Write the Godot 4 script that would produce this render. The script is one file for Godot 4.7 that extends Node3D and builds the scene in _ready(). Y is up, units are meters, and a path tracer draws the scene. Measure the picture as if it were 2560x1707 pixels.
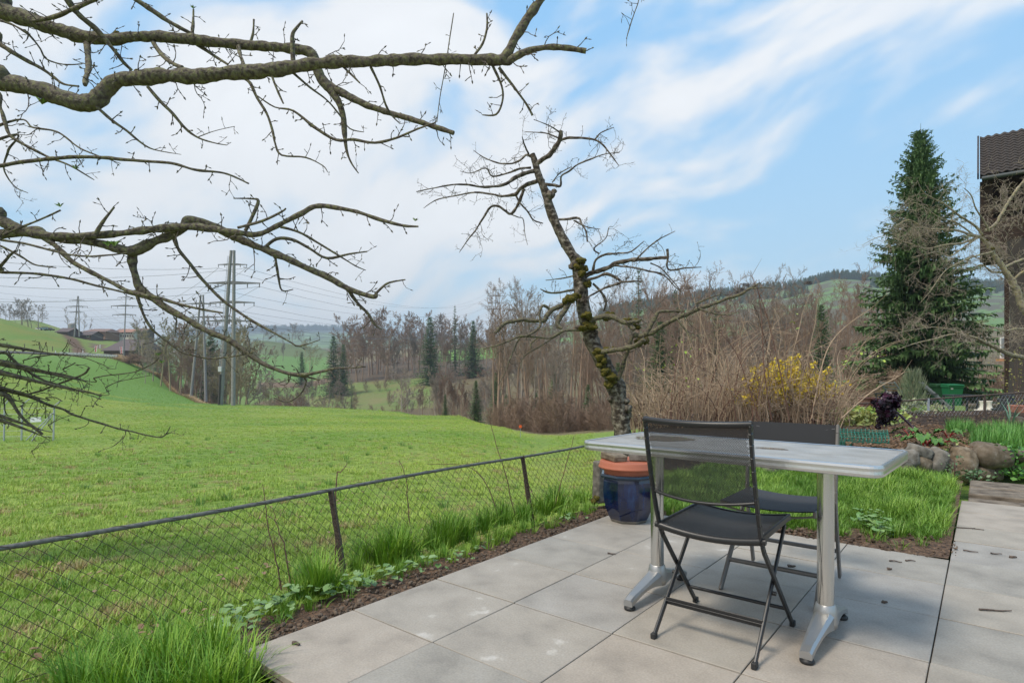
extends Node3D

# ---------------------------------------------------------------- helpers
const F := 1470.0      # focal length in photograph pixels
const CX := 1280.0
const HY := 940.0      # horizon row
const CH := 1.03       # camera height in metres
const TILT := 0.678    # how the paving is turned to the view

var M := {}
var rng := RandomNumberGenerator.new()
var nz := FastNoiseLite.new()
var taken := {}

class Geo:
	var v := PackedVector3Array()
	var n := PackedVector3Array()
	var t := PackedVector2Array()
	var c := PackedColorArray()
	var ix := PackedInt32Array()
	var col := Color(1, 1, 1)
	var use_c := false

	func add(p: Vector3, nn: Vector3, uv := Vector2.ZERO) -> int:
		v.append(p); n.append(nn); t.append(uv); c.append(col)
		return v.size() - 1

	func tri(a: int, b: int, d: int) -> void:   # corners run anticlockwise seen from outside
		ix.append(a); ix.append(d); ix.append(b)

	func face(pts: Array, flip := false) -> void:   # flat polygon, anticlockwise seen from outside
		if flip:
			pts = pts.duplicate(); pts.reverse()
		var nn: Vector3 = (pts[1] - pts[0]).cross(pts[2] - pts[0]).normalized()
		var b := v.size()
		for p in pts:
			add(p, nn, Vector2(p.x + p.z * 0.37, p.y + p.z * 0.61))
		for k in range(1, pts.size() - 1):
			tri(b, b + k, b + k + 1)

	func box(o: Vector3, s: Vector3, bs := Basis.IDENTITY, bev := 0.0) -> void:
		var h := s * 0.5
		if bev <= 0.0:
			for ax in 3:
				for sg in [-1.0, 1.0]:
					var e := [Vector3.RIGHT, Vector3.UP, Vector3.BACK]
					var a: Vector3 = e[ax] * sg
					var u: Vector3 = e[(ax + 1) % 3]
					var w: Vector3 = e[(ax + 2) % 3] * sg
					var q := []
					for k in [[-1, -1], [1, -1], [1, 1], [-1, 1]]:
						q.append(o + bs * ((a + u * k[0] + w * k[1]) * h))
					face(q)
			return
		# chamfered: faces, edges and corners
		var r := h - Vector3(bev, bev, bev)
		for ax in 3:
			var e := [Vector3.RIGHT, Vector3.UP, Vector3.BACK]
			var A: Vector3 = e[ax]
			var U: Vector3 = e[(ax + 1) % 3]
			var W: Vector3 = e[(ax + 2) % 3]
			for sg in [-1.0, 1.0]:
				var q := []
				for k in [[-1, -1], [1, -1], [1, 1], [-1, 1]]:
					q.append(o + bs * (A * sg * h[ax] + U * k[0] * r[(ax + 1) % 3] + W * sg * k[1] * r[(ax + 2) % 3]))
				face(q)
				for s2 in [-1.0, 1.0]:   # edge along W between A and U
					var p1: Vector3 = A * sg * h[ax] + U * s2 * r[(ax + 1) % 3]
					var p2: Vector3 = A * sg * r[ax] + U * s2 * h[(ax + 1) % 3]
					var L: Vector3 = W * r[(ax + 2) % 3]
					face([o + bs * (p1 - L), o + bs * (p2 - L), o + bs * (p2 + L), o + bs * (p1 + L)], sg * s2 < 0)
		for x in [-1.0, 1.0]:
			for y in [-1.0, 1.0]:
				for z in [-1.0, 1.0]:
					face([o + bs * Vector3(x * h.x, y * r.y, z * r.z), o + bs * Vector3(x * r.x, y * h.y, z * r.z), o + bs * Vector3(x * r.x, y * r.y, z * h.z)], x * y * z < 0)

	func stick(a: Vector3, b: Vector3, ra: float, rb: float) -> void:   # three-sided twig
		var d := (b - a)
		if d.length_squared() < 1e-10:
			return
		d = d.normalized()
		var u := d.cross(Vector3(0.31, 0.2, 0.93)).normalized()
		var w := d.cross(u)
		var s := v.size()
		for k in 3:
			var an := k * TAU / 3.0
			var q := u * cos(an) + w * sin(an)
			add(a + q * ra, q); add(b + q * rb, q)
		for k in 3:
			var k0 := s + k * 2
			var k1 := s + ((k + 1) % 3) * 2
			tri(k0, k1, k1 + 1); tri(k0, k1 + 1, k0 + 1)

	func tube(pts: Array, rad: Array, sides := 6, cap := true, flat := 1.0, up := Vector3.ZERO) -> void:
		var m := pts.size()
		if m < 2:
			return
		var d: Vector3 = (pts[1] - pts[0]).normalized()
		var u: Vector3 = d.cross(Vector3(0.13, 0.21, 0.97) if up == Vector3.ZERO else up).normalized()
		if u.length() < 0.5:
			u = d.cross(Vector3.RIGHT).normalized()
		var s0 := v.size()
		var run := 0.0
		for k in m:
			var tn: Vector3
			if k == 0:
				tn = d
			elif k == m - 1:
				tn = (pts[k] - pts[k - 1]).normalized()
			else:
				tn = (pts[k + 1] - pts[k - 1]).normalized()
			u = (u - tn * u.dot(tn)).normalized()
			var w := tn.cross(u)
			if k > 0:
				run += pts[k].distance_to(pts[k - 1])
			for j in sides + 1:
				var an := j * TAU / sides
				var q := u * cos(an) + w * sin(an) * flat
				add(pts[k] + q * rad[k], (u * cos(an) * flat + w * sin(an)).normalized(), Vector2(float(j) / sides, run))
		for k in m - 1:
			for j in sides:
				var a := s0 + k * (sides + 1) + j
				var b := a + sides + 1
				tri(a, a + 1, b + 1); tri(a, b + 1, b)
		if cap:
			for e in [0, m - 1]:
				var tn: Vector3 = (pts[0] - pts[1]).normalized() if e == 0 else (pts[m - 1] - pts[m - 2]).normalized()
				var cc := add(pts[e], tn)
				var st := v.size()
				for j in sides + 1:
					add(v[s0 + e * (sides + 1) + j], tn)
				for j in sides:
					if e == 0:
						tri(cc, st + j + 1, st + j)
					else:
						tri(cc, st + j, st + j + 1)

	func lathe(o: Vector3, prof: Array, sides := 24, smooth := true, turn := 0.0) -> void:   # profile of Vector2(radius, height), from the bottom up
		var m := prof.size()
		if smooth:
			var s0 := v.size()
			for k in m:
				var p0: Vector2 = prof[max(k - 1, 0)]
				var p1: Vector2 = prof[min(k + 1, m - 1)]
				var dd := (p1 - p0).normalized()
				for j in sides + 1:
					var an := turn + j * TAU / sides
					add(o + Vector3(cos(an) * prof[k].x, prof[k].y, -sin(an) * prof[k].x), Vector3(cos(an) * dd.y, -dd.x, -sin(an) * dd.y).normalized(), Vector2(float(j) / sides * 4.0, prof[k].y * 4.0))
			for k in m - 1:
				for j in sides:
					var a := s0 + k * (sides + 1) + j
					tri(a, a + 1, a + sides + 2); tri(a, a + sides + 2, a + sides + 1)
		else:
			for k in m - 1:
				for j in sides:
					var a0 := turn + j * TAU / sides
					var a1 := turn + (j + 1) * TAU / sides
					face([o + Vector3(cos(a0) * prof[k].x, prof[k].y, -sin(a0) * prof[k].x), o + Vector3(cos(a1) * prof[k].x, prof[k].y, -sin(a1) * prof[k].x), o + Vector3(cos(a1) * prof[k + 1].x, prof[k + 1].y, -sin(a1) * prof[k + 1].x), o + Vector3(cos(a0) * prof[k + 1].x, prof[k + 1].y, -sin(a0) * prof[k + 1].x)])

	func blob(o: Vector3, r: Vector3, noise: FastNoiseLite, amp: float, fr: float, lat := 10, lon := 14, bs := Basis.IDENTITY, sq := 1.0) -> void:
		var s0 := v.size()
		for i in lat + 1:
			var th := PI * i / lat
			for j in lon + 1:
				var ph := TAU * j / lon
				var q := Vector3(sin(th) * cos(ph), cos(th), sin(th) * sin(ph))
				if sq != 1.0:
					q = Vector3(sign(q.x) * pow(abs(q.x), sq), sign(q.y) * pow(abs(q.y), sq), sign(q.z) * pow(abs(q.z), sq))
				var k := 1.0 + amp * noise.get_noise_3dv((q * fr + o * 7.3) * 10.0)
				add(o + bs * (q * r * k), Vector3.UP, Vector2(ph, th))
		for i in lat:
			for j in lon:
				var a := s0 + i * (lon + 1) + j
				var b := a + lon + 1
				tri(a, a + 1, b + 1); tri(a, b + 1, b)
		# smooth normals of this part alone
		for k in range(s0, v.size()):
			n[k] = Vector3.ZERO
		for i in lat:
			for j in lon:
				var a := s0 + i * (lon + 1) + j
				var b := a + lon + 1
				var fn := (v[a + 1] - v[a]).cross(v[b + 1] - v[a]) + (v[b + 1] - v[a]).cross(v[b] - v[a])
				n[a] += fn; n[a + 1] += fn; n[b] += fn; n[b + 1] += fn
		for i in lat + 1:
			var e := n[s0 + i * (lon + 1)] + n[s0 + i * (lon + 1) + lon]
			n[s0 + i * (lon + 1)] = e; n[s0 + i * (lon + 1) + lon] = e
		for k in range(s0, v.size()):
			n[k] = n[k].normalized() if n[k].length() > 1e-9 else Vector3.UP

	func mesh(m: Material) -> ArrayMesh:
		var a := []
		a.resize(Mesh.ARRAY_MAX)
		a[Mesh.ARRAY_VERTEX] = v
		a[Mesh.ARRAY_NORMAL] = n
		a[Mesh.ARRAY_TEX_UV] = t
		if use_c:
			a[Mesh.ARRAY_COLOR] = c
		a[Mesh.ARRAY_INDEX] = ix
		var r := ArrayMesh.new()
		r.add_surface_from_arrays(Mesh.PRIMITIVE_TRIANGLES, a)
		if m:
			r.surface_set_material(0, m)
		return r

func at(px: float, py: float, d: float) -> Vector3:          # a photograph pixel at a given depth
	return Vector3((px - CX) / F * d, CH - (py - HY) / F * d, -d)

func on(px: float, py: float, y := 0.0) -> Vector3:           # a photograph pixel on a level y
	return at(px, py, F * (CH - y) / (py - HY))

func tile_at(i: float, j: float, y := 0.0) -> Vector3:        # paving grid: i away, j to the right
	var s := 0.505
	return Vector3(-0.702 + s * (i * sin(TILT) + j * cos(TILT)), y, -(2.596 + s * (i * cos(TILT) - j * sin(TILT))))

func numbered(called: String) -> String:
	taken[called] = taken.get(called, 0) + 1
	return called if taken[called] == 1 else "%s_%03d" % [called, taken[called] - 1]

func meta(o: Node, label: String, category: String, group := "", kind := "") -> void:
	if label: o.set_meta("label", label)
	if category: o.set_meta("category", category)
	if group: o.set_meta("group", group)
	if kind: o.set_meta("kind", kind)

func thing(called: String, label: String, category: String, where := Vector3.ZERO, turn := 0.0, group := "") -> Node3D:
	var o := Node3D.new()
	o.name = numbered(called)
	add_child(o)
	o.position = where
	o.rotation.y = turn
	meta(o, label, category, group)
	return o

func part(called: String, g, m: Material, parent: Node, where := Vector3.ZERO) -> MeshInstance3D:
	var o := MeshInstance3D.new()
	o.name = called
	o.mesh = g if g is Mesh else g.mesh(m)
	if g is Mesh and m:
		o.material_override = m
	o.position = where
	parent.add_child(o, true)
	return o

func single(called: String, g, m: Material, label: String, category: String, where := Vector3.ZERO, group := "", kind := "") -> MeshInstance3D:
	var o := MeshInstance3D.new()
	o.name = numbered(called)
	o.mesh = g if g is Mesh else g.mesh(m)
	o.position = where
	add_child(o)
	meta(o, label, category, group, kind)
	return o

func structure(called: String, g, m: Material, label := "") -> MeshInstance3D:
	var o := single(called, g, m, label, "", Vector3.ZERO, "", "structure")
	return o

func copy(o: Node3D, called: String, where: Vector3, turn: float, sc := 1.0, label := "", group := "") -> Node3D:
	var r: Node3D = o.duplicate()
	r.name = numbered(called)
	add_child(r)
	r.position = where
	r.rotation = Vector3(0, turn, 0)
	r.scale = Vector3(sc, sc, sc)
	if label: r.set_meta("label", label)
	if group: r.set_meta("group", group)
	return r

func scatter(called: String, mesh: Mesh, xf: Array, cols: Array, parent: Node) -> MultiMeshInstance3D:
	var mm := MultiMesh.new()
	mm.transform_format = MultiMesh.TRANSFORM_3D
	mm.use_colors = cols.size() > 0
	mm.mesh = mesh
	mm.instance_count = xf.size()
	for k in xf.size():
		mm.set_instance_transform(k, xf[k])
		if cols.size() > 0:
			mm.set_instance_color(k, cols[k])
	var o := MultiMeshInstance3D.new()
	o.multimesh = mm
	if parent == self:
		o.name = numbered(called)
		add_child(o)
	else:
		o.name = called
		parent.add_child(o, true)
	o.set_meta("kind", "stuff")
	return o

func rf(a: float, b: float) -> float:
	return rng.randf_range(a, b)

func lin(r: float, g: float, b: float) -> Color:
	return Color(r, g, b).linear_to_srgb()

func smooth_line(pts: Array, step := 3) -> Array:   # Catmull-Rom through the points (Vector3, or Vector4 with a radius)
	var out := []
	var m := pts.size()
	for k in m - 1:
		var p0 = pts[max(k - 1, 0)]
		var p1 = pts[k]
		var p2 = pts[k + 1]
		var p3 = pts[min(k + 2, m - 1)]
		for s in step:
			var f := float(s) / step
			out.append(0.5 * ((2.0 * p1) + (p2 - p0) * f + (2.0 * p0 - 5.0 * p1 + 4.0 * p2 - p3) * f * f + (3.0 * p1 - p0 - 3.0 * p2 + p3) * f * f * f))
	out.append(pts[m - 1])
	return out

func noise_image(size: int, freq: float, oct: int, sd: int, ridge := false) -> Image:
	var q := FastNoiseLite.new()
	q.seed = sd
	q.noise_type = FastNoiseLite.TYPE_SIMPLEX_SMOOTH
	q.frequency = freq
	q.fractal_type = FastNoiseLite.FRACTAL_RIDGED if ridge else FastNoiseLite.FRACTAL_FBM
	q.fractal_octaves = oct
	return q.get_seamless_image(size, size)

func ramp_tex(size: int, freq: float, oct: int, sd: int, stops: Array, ridge := false, fine := 0.0) -> ImageTexture:
	var im := noise_image(size, freq, oct, sd, ridge)
	var src := im.get_data()
	var extra := noise_image(size, 0.25, 2, sd + 77).get_data() if fine > 0.0 else PackedByteArray()
	var g := Gradient.new()
	var off := PackedFloat32Array()
	var cl := PackedColorArray()
	for s in stops:
		off.append(s[0]); cl.append(s[1])
	g.offsets = off
	g.colors = cl
	var lut := []
	for k in 256:
		lut.append(g.sample(k / 255.0))
	var out := PackedByteArray()
	out.resize(size * size * 3)
	for k in size * size:
		var e: Color = lut[src[k]]
		var f := 1.0
		if fine > 0.0:
			f = 1.0 + fine * (extra[k] / 127.5 - 1.0)
		out[k * 3] = clampi(int(e.r8 * f), 0, 255)
		out[k * 3 + 1] = clampi(int(e.g8 * f), 0, 255)
		out[k * 3 + 2] = clampi(int(e.b8 * f), 0, 255)
	var r := Image.create_from_data(size, size, false, Image.FORMAT_RGB8, out)
	return ImageTexture.create_from_image(r)

func bump_tex(size: int, freq: float, oct: int, sd: int, strength: float, ridge := false) -> ImageTexture:
	var im := noise_image(size, freq, oct, sd, ridge)
	im.convert(Image.FORMAT_RGBA8)
	im.bump_map_to_normal_map(strength)
	return ImageTexture.create_from_image(im)

func mat(c: Color, rough := 0.8, metal := 0.0) -> StandardMaterial3D:
	var m := StandardMaterial3D.new()
	m.albedo_color = c
	m.roughness = rough
	m.metallic = metal
	m.cull_mode = BaseMaterial3D.CULL_DISABLED
	return m

func tex_mat(tex: Texture2D, scale: float, rough := 0.85, bump: Texture2D = null, bs := 1.0, world := true) -> StandardMaterial3D:
	var m := mat(Color(1, 1, 1), rough)
	m.albedo_texture = tex
	m.uv1_triplanar = true
	m.uv1_world_triplanar = world
	m.uv1_scale = Vector3(scale, scale, scale)
	if bump:
		m.normal_enabled = true
		m.normal_texture = bump
		m.normal_scale = bs
	return m

func leaf_mat(c: Color, back := 0.35, rough := 0.55) -> StandardMaterial3D:   # for faces tinted per copy or per vertex
	var m := mat(c, rough)
	m.vertex_color_use_as_albedo = true
	m.backlight_enabled = true
	m.backlight = Color(back, back, back)
	return m

# ---------------------------------------------------------------- light, sky, terrain
func make_view() -> void:
	var cam := Camera3D.new()
	cam.name = "camera"
	cam.projection = Camera3D.PROJECTION_FRUSTUM
	cam.near = 0.05
	cam.far = 9000.0
	cam.size = 2.0 * cam.near * 853.5 / F
	cam.frustum_offset = Vector2(0, cam.near * (HY - 853.5) / F)
	cam.position = Vector3(0, CH, 0)
	cam.current = true
	add_child(cam)
	var sun := DirectionalLight3D.new()
	sun.name = "sun"
	sun.light_energy = 0.8
	sun.light_angular_distance = 15.0
	sun.light_color = Color(1.0, 0.96, 0.9)
	sun.shadow_enabled = true
	add_child(sun)
	sun.look_at_from_position(Vector3(-5, 9, 3.5), Vector3.ZERO, Vector3.UP)
	var env := Environment.new()
	env.background_mode = Environment.BG_SKY
	env.tonemap_mode = Environment.TONE_MAPPER_LINEAR
	env.tonemap_exposure = 1.36
	env.sdfgi_enabled = true
	env.ssao_enabled = true
	env.ssil_enabled = true
	env.fog_enabled = true
	env.fog_density = 0.0003
	env.fog_light_color = Color(0.78, 0.84, 0.9)
	var sk := Sky.new()
	var pm := PanoramaSkyMaterial.new()
	pm.panorama = sky_picture()
	sk.sky_material = pm
	env.sky = sk
	var we := WorldEnvironment.new()
	we.name = "surroundings"
	we.environment = env
	add_child(we)

func sky_picture() -> ImageTexture:
	var W := 2048
	var H := 1024
	var a := PackedFloat32Array()
	a.resize(W * H * 3)
	var q := FastNoiseLite.new()
	q.seed = 11
	q.noise_type = FastNoiseLite.TYPE_SIMPLEX_SMOOTH
	q.frequency = 1.0
	q.fractal_octaves = 6
	q.fractal_gain = 0.52
	var w := FastNoiseLite.new()
	w.seed = 5
	w.frequency = 1.0
	w.fractal_octaves = 2
	var tilt := deg_to_rad(17.0)
	for y in H:
		var el := PI * (0.5 - (y + 0.5) / H)
		var sy := sin(el)
		var cy := cos(el)
		for x in W:
			var k := (y * W + x) * 3
			if el < -0.03:
				a[k] = 0.16; a[k + 1] = 0.17; a[k + 2] = 0.13
				continue
			var az := TAU * (x + 0.5) / W
			var dx := sin(az) * cy
			var dz := -cos(az) * cy
			# clear sky: paler to the horizon
			var h := clampf(sy, 0.0, 1.0)
			var pale := exp(-h * 3.3)
			var r := lerpf(0.165, 0.53, pale)
			var g := lerpf(0.40, 0.73, pale)
			var b := lerpf(0.72, 0.80, pale)
			# high streaky cloud
			var sx := dx * cos(tilt) + sy * sin(tilt)
			var st := -dx * sin(tilt) + sy * cos(tilt)
			var wx := w.get_noise_3d(dx * 1.6, sy * 1.6, dz * 1.6) * 0.5
			var n1 := q.get_noise_3d(sx * 1.3 + wx * 0.7, st * 4.6 + wx * 0.9, dz * 1.3)
			var n2 := q.get_noise_3d(sx * 3.6 + 9.0, st * 10.5 + wx * 2.5, dz * 3.6)
			var cover := 0.52 - 0.62 * smoothstep(-0.35, 0.28, dx) - 0.20 * smoothstep(0.45, 0.75, dx)
			cover += 0.30 * exp(-pow((st - 0.37) / 0.13, 2.0)) * smoothstep(0.95, 0.45, dx) * smoothstep(-0.6, 0.0, dx)
			cover += 0.26 * exp(-pow((st - 0.18) / 0.045, 2.0)) * smoothstep(0.55, 0.25, dx) * smoothstep(-0.6, 0.0, dx)
			var den := smoothstep(-0.30, 0.58, n1 * 1.05 + n2 * 0.78 + cover)
			den = den * (0.92 - 0.15 * smoothstep(0.3, 0.7, dx))
			var tone := 0.73 + 0.06 * n2 + 0.06 * n1 - 0.08 * smoothstep(0.12, 0.0, sy)
			r = lerpf(r, tone * 0.985, den)
			g = lerpf(g, tone * 0.992, den)
			b = lerpf(b, tone * 1.005, den)
			a[k] = r; a[k + 1] = g; a[k + 2] = b
	var im := Image.create_from_data(W, H, false, Image.FORMAT_RGBF, a.to_byte_array())
	return ImageTexture.create_from_image(im)

const DEEP := [30.0, 45.0, 60.0, 80.0, 110.0, 145.0, 185.0, 240.0, 320.0, 450.0, 650.0, 900.0, 1300.0, 2000.0, 3200.0]
const LAND := [
	[-600, -1.4, -0.4, 1.5, 5.0, 8.0, 11.0, 18.0, 26.0, 32.0, 50.0, 60.0, 70.0, 90.0, 120.0, 200.0],
	[0, -1.55, -1.2, -0.2, 1.9, 4.4, 6.6, 18.5, 25.0, 28.0, 44.0, 50.0, 55.0, 70.0, 100.0, 170.0],
	[80, -1.55, -1.4, -0.7, 1.1, 3.7, 6.4, 15.5, 20.5, 24.0, 45.0, 50.0, 55.0, 70.0, 100.0, 170.0],
	[150, -1.55, -1.6, -1.2, 0.1, 2.6, 6.2, 12.5, 18.5, 22.5, 38.0, 44.0, 52.0, 70.0, 100.0, 170.0],
	[230, -1.55, -1.8, -1.6, -0.7, 1.4, 6.0, 8.5, 14.5, 22.5, 29.0, 38.0, 50.0, 66.0, 100.0, 170.0],
	[300, -1.5, -1.9, -1.9, -1.6, 0.3, 5.6, 7.5, 14.0, 21.0, 27.0, 33.0, 46.0, 62.0, 100.0, 180.0],
	[400, -1.4, -1.9, -2.1, -2.2, -1.2, 0.9, -4.0, -4.0, 4.0, 13.0, 24.0, 36.0, 60.0, 110.0, 215.0],
	[475, -1.4, -2.0, -2.3, -2.6, -3.2, -8.0, -12.0, -12.0, -6.0, 5.0, 22.0, 35.0, 60.0, 116.0, 238.0],
	[560, -1.4, -2.0, -2.4, -2.8, -8.0, -13.0, -15.0, -13.0, -5.0, 11.0, 30.0, 35.0, 60.0, 120.0, 246.0],
	[650, -1.4, -2.1, -2.5, -2.9, -7.0, -12.0, -11.0, -5.0, 1.0, 16.0, 42.0, 36.0, 60.0, 125.0, 250.0],
	[760, -1.4, -2.1, -2.6, -3.1, -7.0, -11.0, -9.0, -5.0, 0.0, 14.0, 35.0, 40.0, 64.0, 130.0, 256.0],
	[870, -1.4, -2.2, -2.8, -3.4, -7.0, -10.0, -8.0, -1.5, 6.0, 15.0, 26.0, 40.0, 64.0, 130.0, 252.0],
	[1000, -1.4, -2.3, -3.0, -3.8, -7.0, -9.0, -6.5, 0.0, 10.0, 20.0, 30.0, 42.0, 62.0, 120.0, 225.0],
	[1150, -1.4, -2.3, -3.0, -6.0, -9.0, -9.0, -5.0, 2.0, 13.0, 25.0, 36.0, 48.0, 64.0, 110.0, 190.0],
	[1260, -1.6, -3.0, -4.8, -7.0, -9.0, -8.0, -4.0, 4.0, 14.0, 26.0, 40.0, 56.0, 70.0, 100.0, 160.0],
	[1350, -1.9, -3.5, -5.0, -7.0, -8.0, -6.0, -2.0, 5.0, 15.0, 29.0, 50.0, 76.0, 80.0, 100.0, 140.0],
	[1550, -1.6, -3.5, -5.0, -7.0, -8.0, -6.0, -2.0, 6.0, 16.0, 32.0, 60.0, 102.0, 100.0, 100.0, 120.0],
	[1680, -1.3, -3.2, -5.0, -7.0, -8.0, -6.0, -2.0, 6.0, 17.0, 34.0, 68.0, 117.0, 110.0, 100.0, 110.0],
	[1814, -0.9, -2.8, -4.6, -7.0, -8.0, -6.0, -2.0, 7.0, 18.0, 36.0, 74.0, 126.0, 115.0, 100.0, 110.0],
	[2000, -0.6, -2.2, -4.0, -6.0, -7.0, -5.0, -1.0, 8.0, 20.0, 40.0, 84.0, 138.0, 120.0, 100.0, 110.0],
	[2086, -0.5, -1.8, -3.4, -5.0, -6.0, -4.0, 0.0, 9.0, 21.0, 42.0, 92.0, 153.0, 125.0, 100.0, 110.0],
	[2164, -0.45, -1.6, -3.2, -4.6, -5.5, -3.5, 1.0, 10.0, 22.0, 43.0, 92.0, 150.0, 125.0, 100.0, 110.0],
	[2424, -0.45, -1.5, -3.0, -4.0, -5.0, -3.0, 2.0, 10.0, 22.0, 42.0, 86.0, 140.0, 120.0, 100.0, 110.0],
	[3000, -0.4, -1.2, -2.0, -3.0, -3.0, 0.0, 4.0, 12.0, 24.0, 44.0, 84.0, 130.0, 115.0, 100.0, 110.0]]
const EDGE := [[-600, 9999], [281, 9999], [300, 165], [400, 150], [475, 112], [560, 84], [760, 83], [1000, 82], [1150, 62], [1208, 56], [1250, 33], [1300, 28], [1400, 26], [3000, 24]]

func edge_of(px: float) -> float:
	for k in EDGE.size() - 1:
		if px <= EDGE[k + 1][0]:
			return lerpf(EDGE[k][1], EDGE[k + 1][1], clampf((px - EDGE[k][0]) / float(EDGE[k + 1][0] - EDGE[k][0]), 0, 1))
	return 24.0

func land(x: float, d: float) -> float:
	var px := CX + F * x / maxf(d, 14.0)
	px = clampf(px, -600, 3000)
	var c := 0
	while c < LAND.size() - 2 and px > LAND[c + 1][0]:
		c += 1
	var fx := clampf((px - LAND[c][0]) / float(LAND[c + 1][0] - LAND[c][0]), 0, 1)
	if d < 30.0:
		var y30 := lerpf(LAND[c][1], LAND[c + 1][1], fx)
		var s := clampf((d - 2.5) / 27.5, 0, 1)
		return lerpf(-0.12, y30, s)
	var r := 0
	while r < DEEP.size() - 2 and d > DEEP[r + 1]:
		r += 1
	var fd := clampf((d - DEEP[r]) / (DEEP[r + 1] - DEEP[r]), 0, 1)
	var h0 := lerpf(LAND[c][r + 1], LAND[c + 1][r + 1], fx)
	var h1 := lerpf(LAND[c][r + 2], LAND[c + 1][r + 2], fx)
	return lerpf(h0, h1, fd)

func land_color(x: float, d: float) -> Color:
	var px := CX + F * x / maxf(d, 14.0)
	var n1 := nz.get_noise_2d(x * 1.2, d * 1.2)
	var n2 := nz.get_noise_2d(x * 6.0 + 50.0, d * 6.0)
	var e := edge_of(px)
	var grass := Color(0.18, 0.28, 0.04).lerp(Color(0.27, 0.33, 0.06), clampf(0.5 + n1 * 0.9 + n2 * 0.3, 0, 1))
	if d + 26.0 * nz.get_noise_2d(x * 0.9 + 200.0, d * 0.9) > 74.0:   # a sown field of deeper green beyond the pasture
		grass = Color(0.14, 0.265, 0.045)
	if d < e and d < 140.0:
		# dry bank along the wood
		if px > 285.0 and px < 520.0 and d > e - 7.0 and d > 78.0:
			return Color(0.40, 0.29, 0.17)
		return grass
	if px < 300.0 and d < 152.0:
		return grass.lerp(Color(0.33, 0.27, 0.15), 0.5)
	if px < 300.0 and d < 520.0:
		var a := (d - 150.0) / 90.0
		if px > 150.0 + (1.0 - a) * 32.0 and px < 190.0 + (1.0 - a) * 34.0 and a < 1.05:
			return Color(0.17, 0.095, 0.07)
		if px > 225.0 and px < 262.0 and d > 205.0 and d < 235.0:
			return Color(0.17, 0.12, 0.085)
		return Color(0.15, 0.25, 0.05).lerp(Color(0.23, 0.25, 0.06), clampf(0.5 + n1, 0, 1))
	if px < 820.0 and d > 215.0 and d < 700.0:
		if px > 640 and d > 255 and d < 285:
			return Color(0.2, 0.12, 0.08)
		if d > 470.0:
			return Color(0.13, 0.17, 0.06)
		return Color(0.14, 0.26, 0.06) if d > 300.0 else Color(0.16, 0.24, 0.06)
	if px >= 700.0 and px < 1080.0 and d > 160.0 and d < 236.0:
		return Color(0.17, 0.24, 0.06).lerp(Color(0.25, 0.22, 0.1), clampf(0.4 + n1, 0, 1))
	if px > 1100.0 and px < 1240.0 and d > 290.0 and d < 380.0:
		return Color(0.18, 0.33, 0.07)
	if px > 830.0 and px < 1330.0 and d > 222.0 and d < 345.0:
		return Color(0.13, 0.09, 0.065)
	if d > 2600.0:
		return Color(0.05, 0.075, 0.055)
	if d > 1200.0:
		return Color(0.17, 0.27, 0.12) if nz.get_noise_2d(x * 0.15, d * 0.1) > -0.15 else Color(0.06, 0.09, 0.05)
	if d > 360.0 and px > 1350.0:
		var m := nz.get_noise_2d(x * 0.35 + 30.0, d * 0.30)
		return Color(0.15, 0.26, 0.08) if m > 0.06 else Color(0.12, 0.105, 0.07)
	if d >= e:
		return Color(0.15, 0.105, 0.065).lerp(Color(0.20, 0.16, 0.08), clampf(0.5 + n1, 0, 1))
	return grass

func make_terrain() -> void:
	nz.seed = 3
	nz.frequency = 0.06
	nz.fractal_octaves = 3
	var rows := []
	var d := -25.0
	while d < 4300.0:
		rows.append(d)
		d += 1.0 if d < 30.0 else maxf(1.0, d * 0.022)
	var NC := 480
	var hs := []
	for r in rows:
		var line := PackedFloat32Array()
		for k in NC + 1:
			var u := lerpf(-1.55, 1.55, float(k) / NC)
			line.append(land(u * (r + 30.0), r))
		hs.append(line)
	for pas in 2:
		var h2 := []
		for i in rows.size():
			var line := PackedFloat32Array()
			for k in NC + 1:
				var s := 0.0
				for di in [-1, 0, 1]:
					for dk in [-1, 0, 1]:
						s += hs[clampi(i + di, 0, rows.size() - 1)][clampi(k + dk, 0, NC)]
				line.append(s / 9.0)
			h2.append(line)
		hs = h2
	var cut := 0
	while rows[cut] < 138.0:
		cut += 1
	var gm: Material = M["grass_ground"]
	for half in 2:
		var g := Geo.new()
		g.use_c = true
		var i0 := 0 if half == 0 else cut
		var i1 := cut if half == 0 else rows.size() - 1
		for i in range(i0, i1 + 1):
			for k in NC + 1:
				var u := lerpf(-1.55, 1.55, float(k) / NC)
				var x: float = u * (rows[i] + 30.0)
				var bump := 0.0
				if rows[i] > 2.0 and rows[i] < 140.0:
					bump = nz.get_noise_2d(x * 9.0, rows[i] * 9.0) * 0.03 * minf(1.0, rows[i] / 20.0)
				g.col = land_color(x, rows[i])
				var ia: int = maxi(i - 1, 0)
				var ib: int = mini(i + 1, rows.size() - 1)
				var ka := maxi(k - 1, 0)
				var kb := mini(k + 1, NC)
				var dzy: float = (hs[ib][k] - hs[ia][k]) / (rows[ib] - rows[ia])
				var dxy: float = (hs[i][kb] - hs[i][ka]) / ((kb - ka) * 3.1 / NC * (rows[i] + 30.0))
				g.add(Vector3(x, hs[i][k] + bump, -rows[i]), Vector3(-dxy, 1.0, dzy).normalized(), Vector2(x, rows[i]))
		for i in i1 - i0:
			for k in NC:
				var a := i * (NC + 1) + k
				g.tri(a, a + 1, a + NC + 2); g.tri(a, a + NC + 2, a + NC + 1)
		structure("meadow" if half == 0 else "hills", g, gm)

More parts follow.
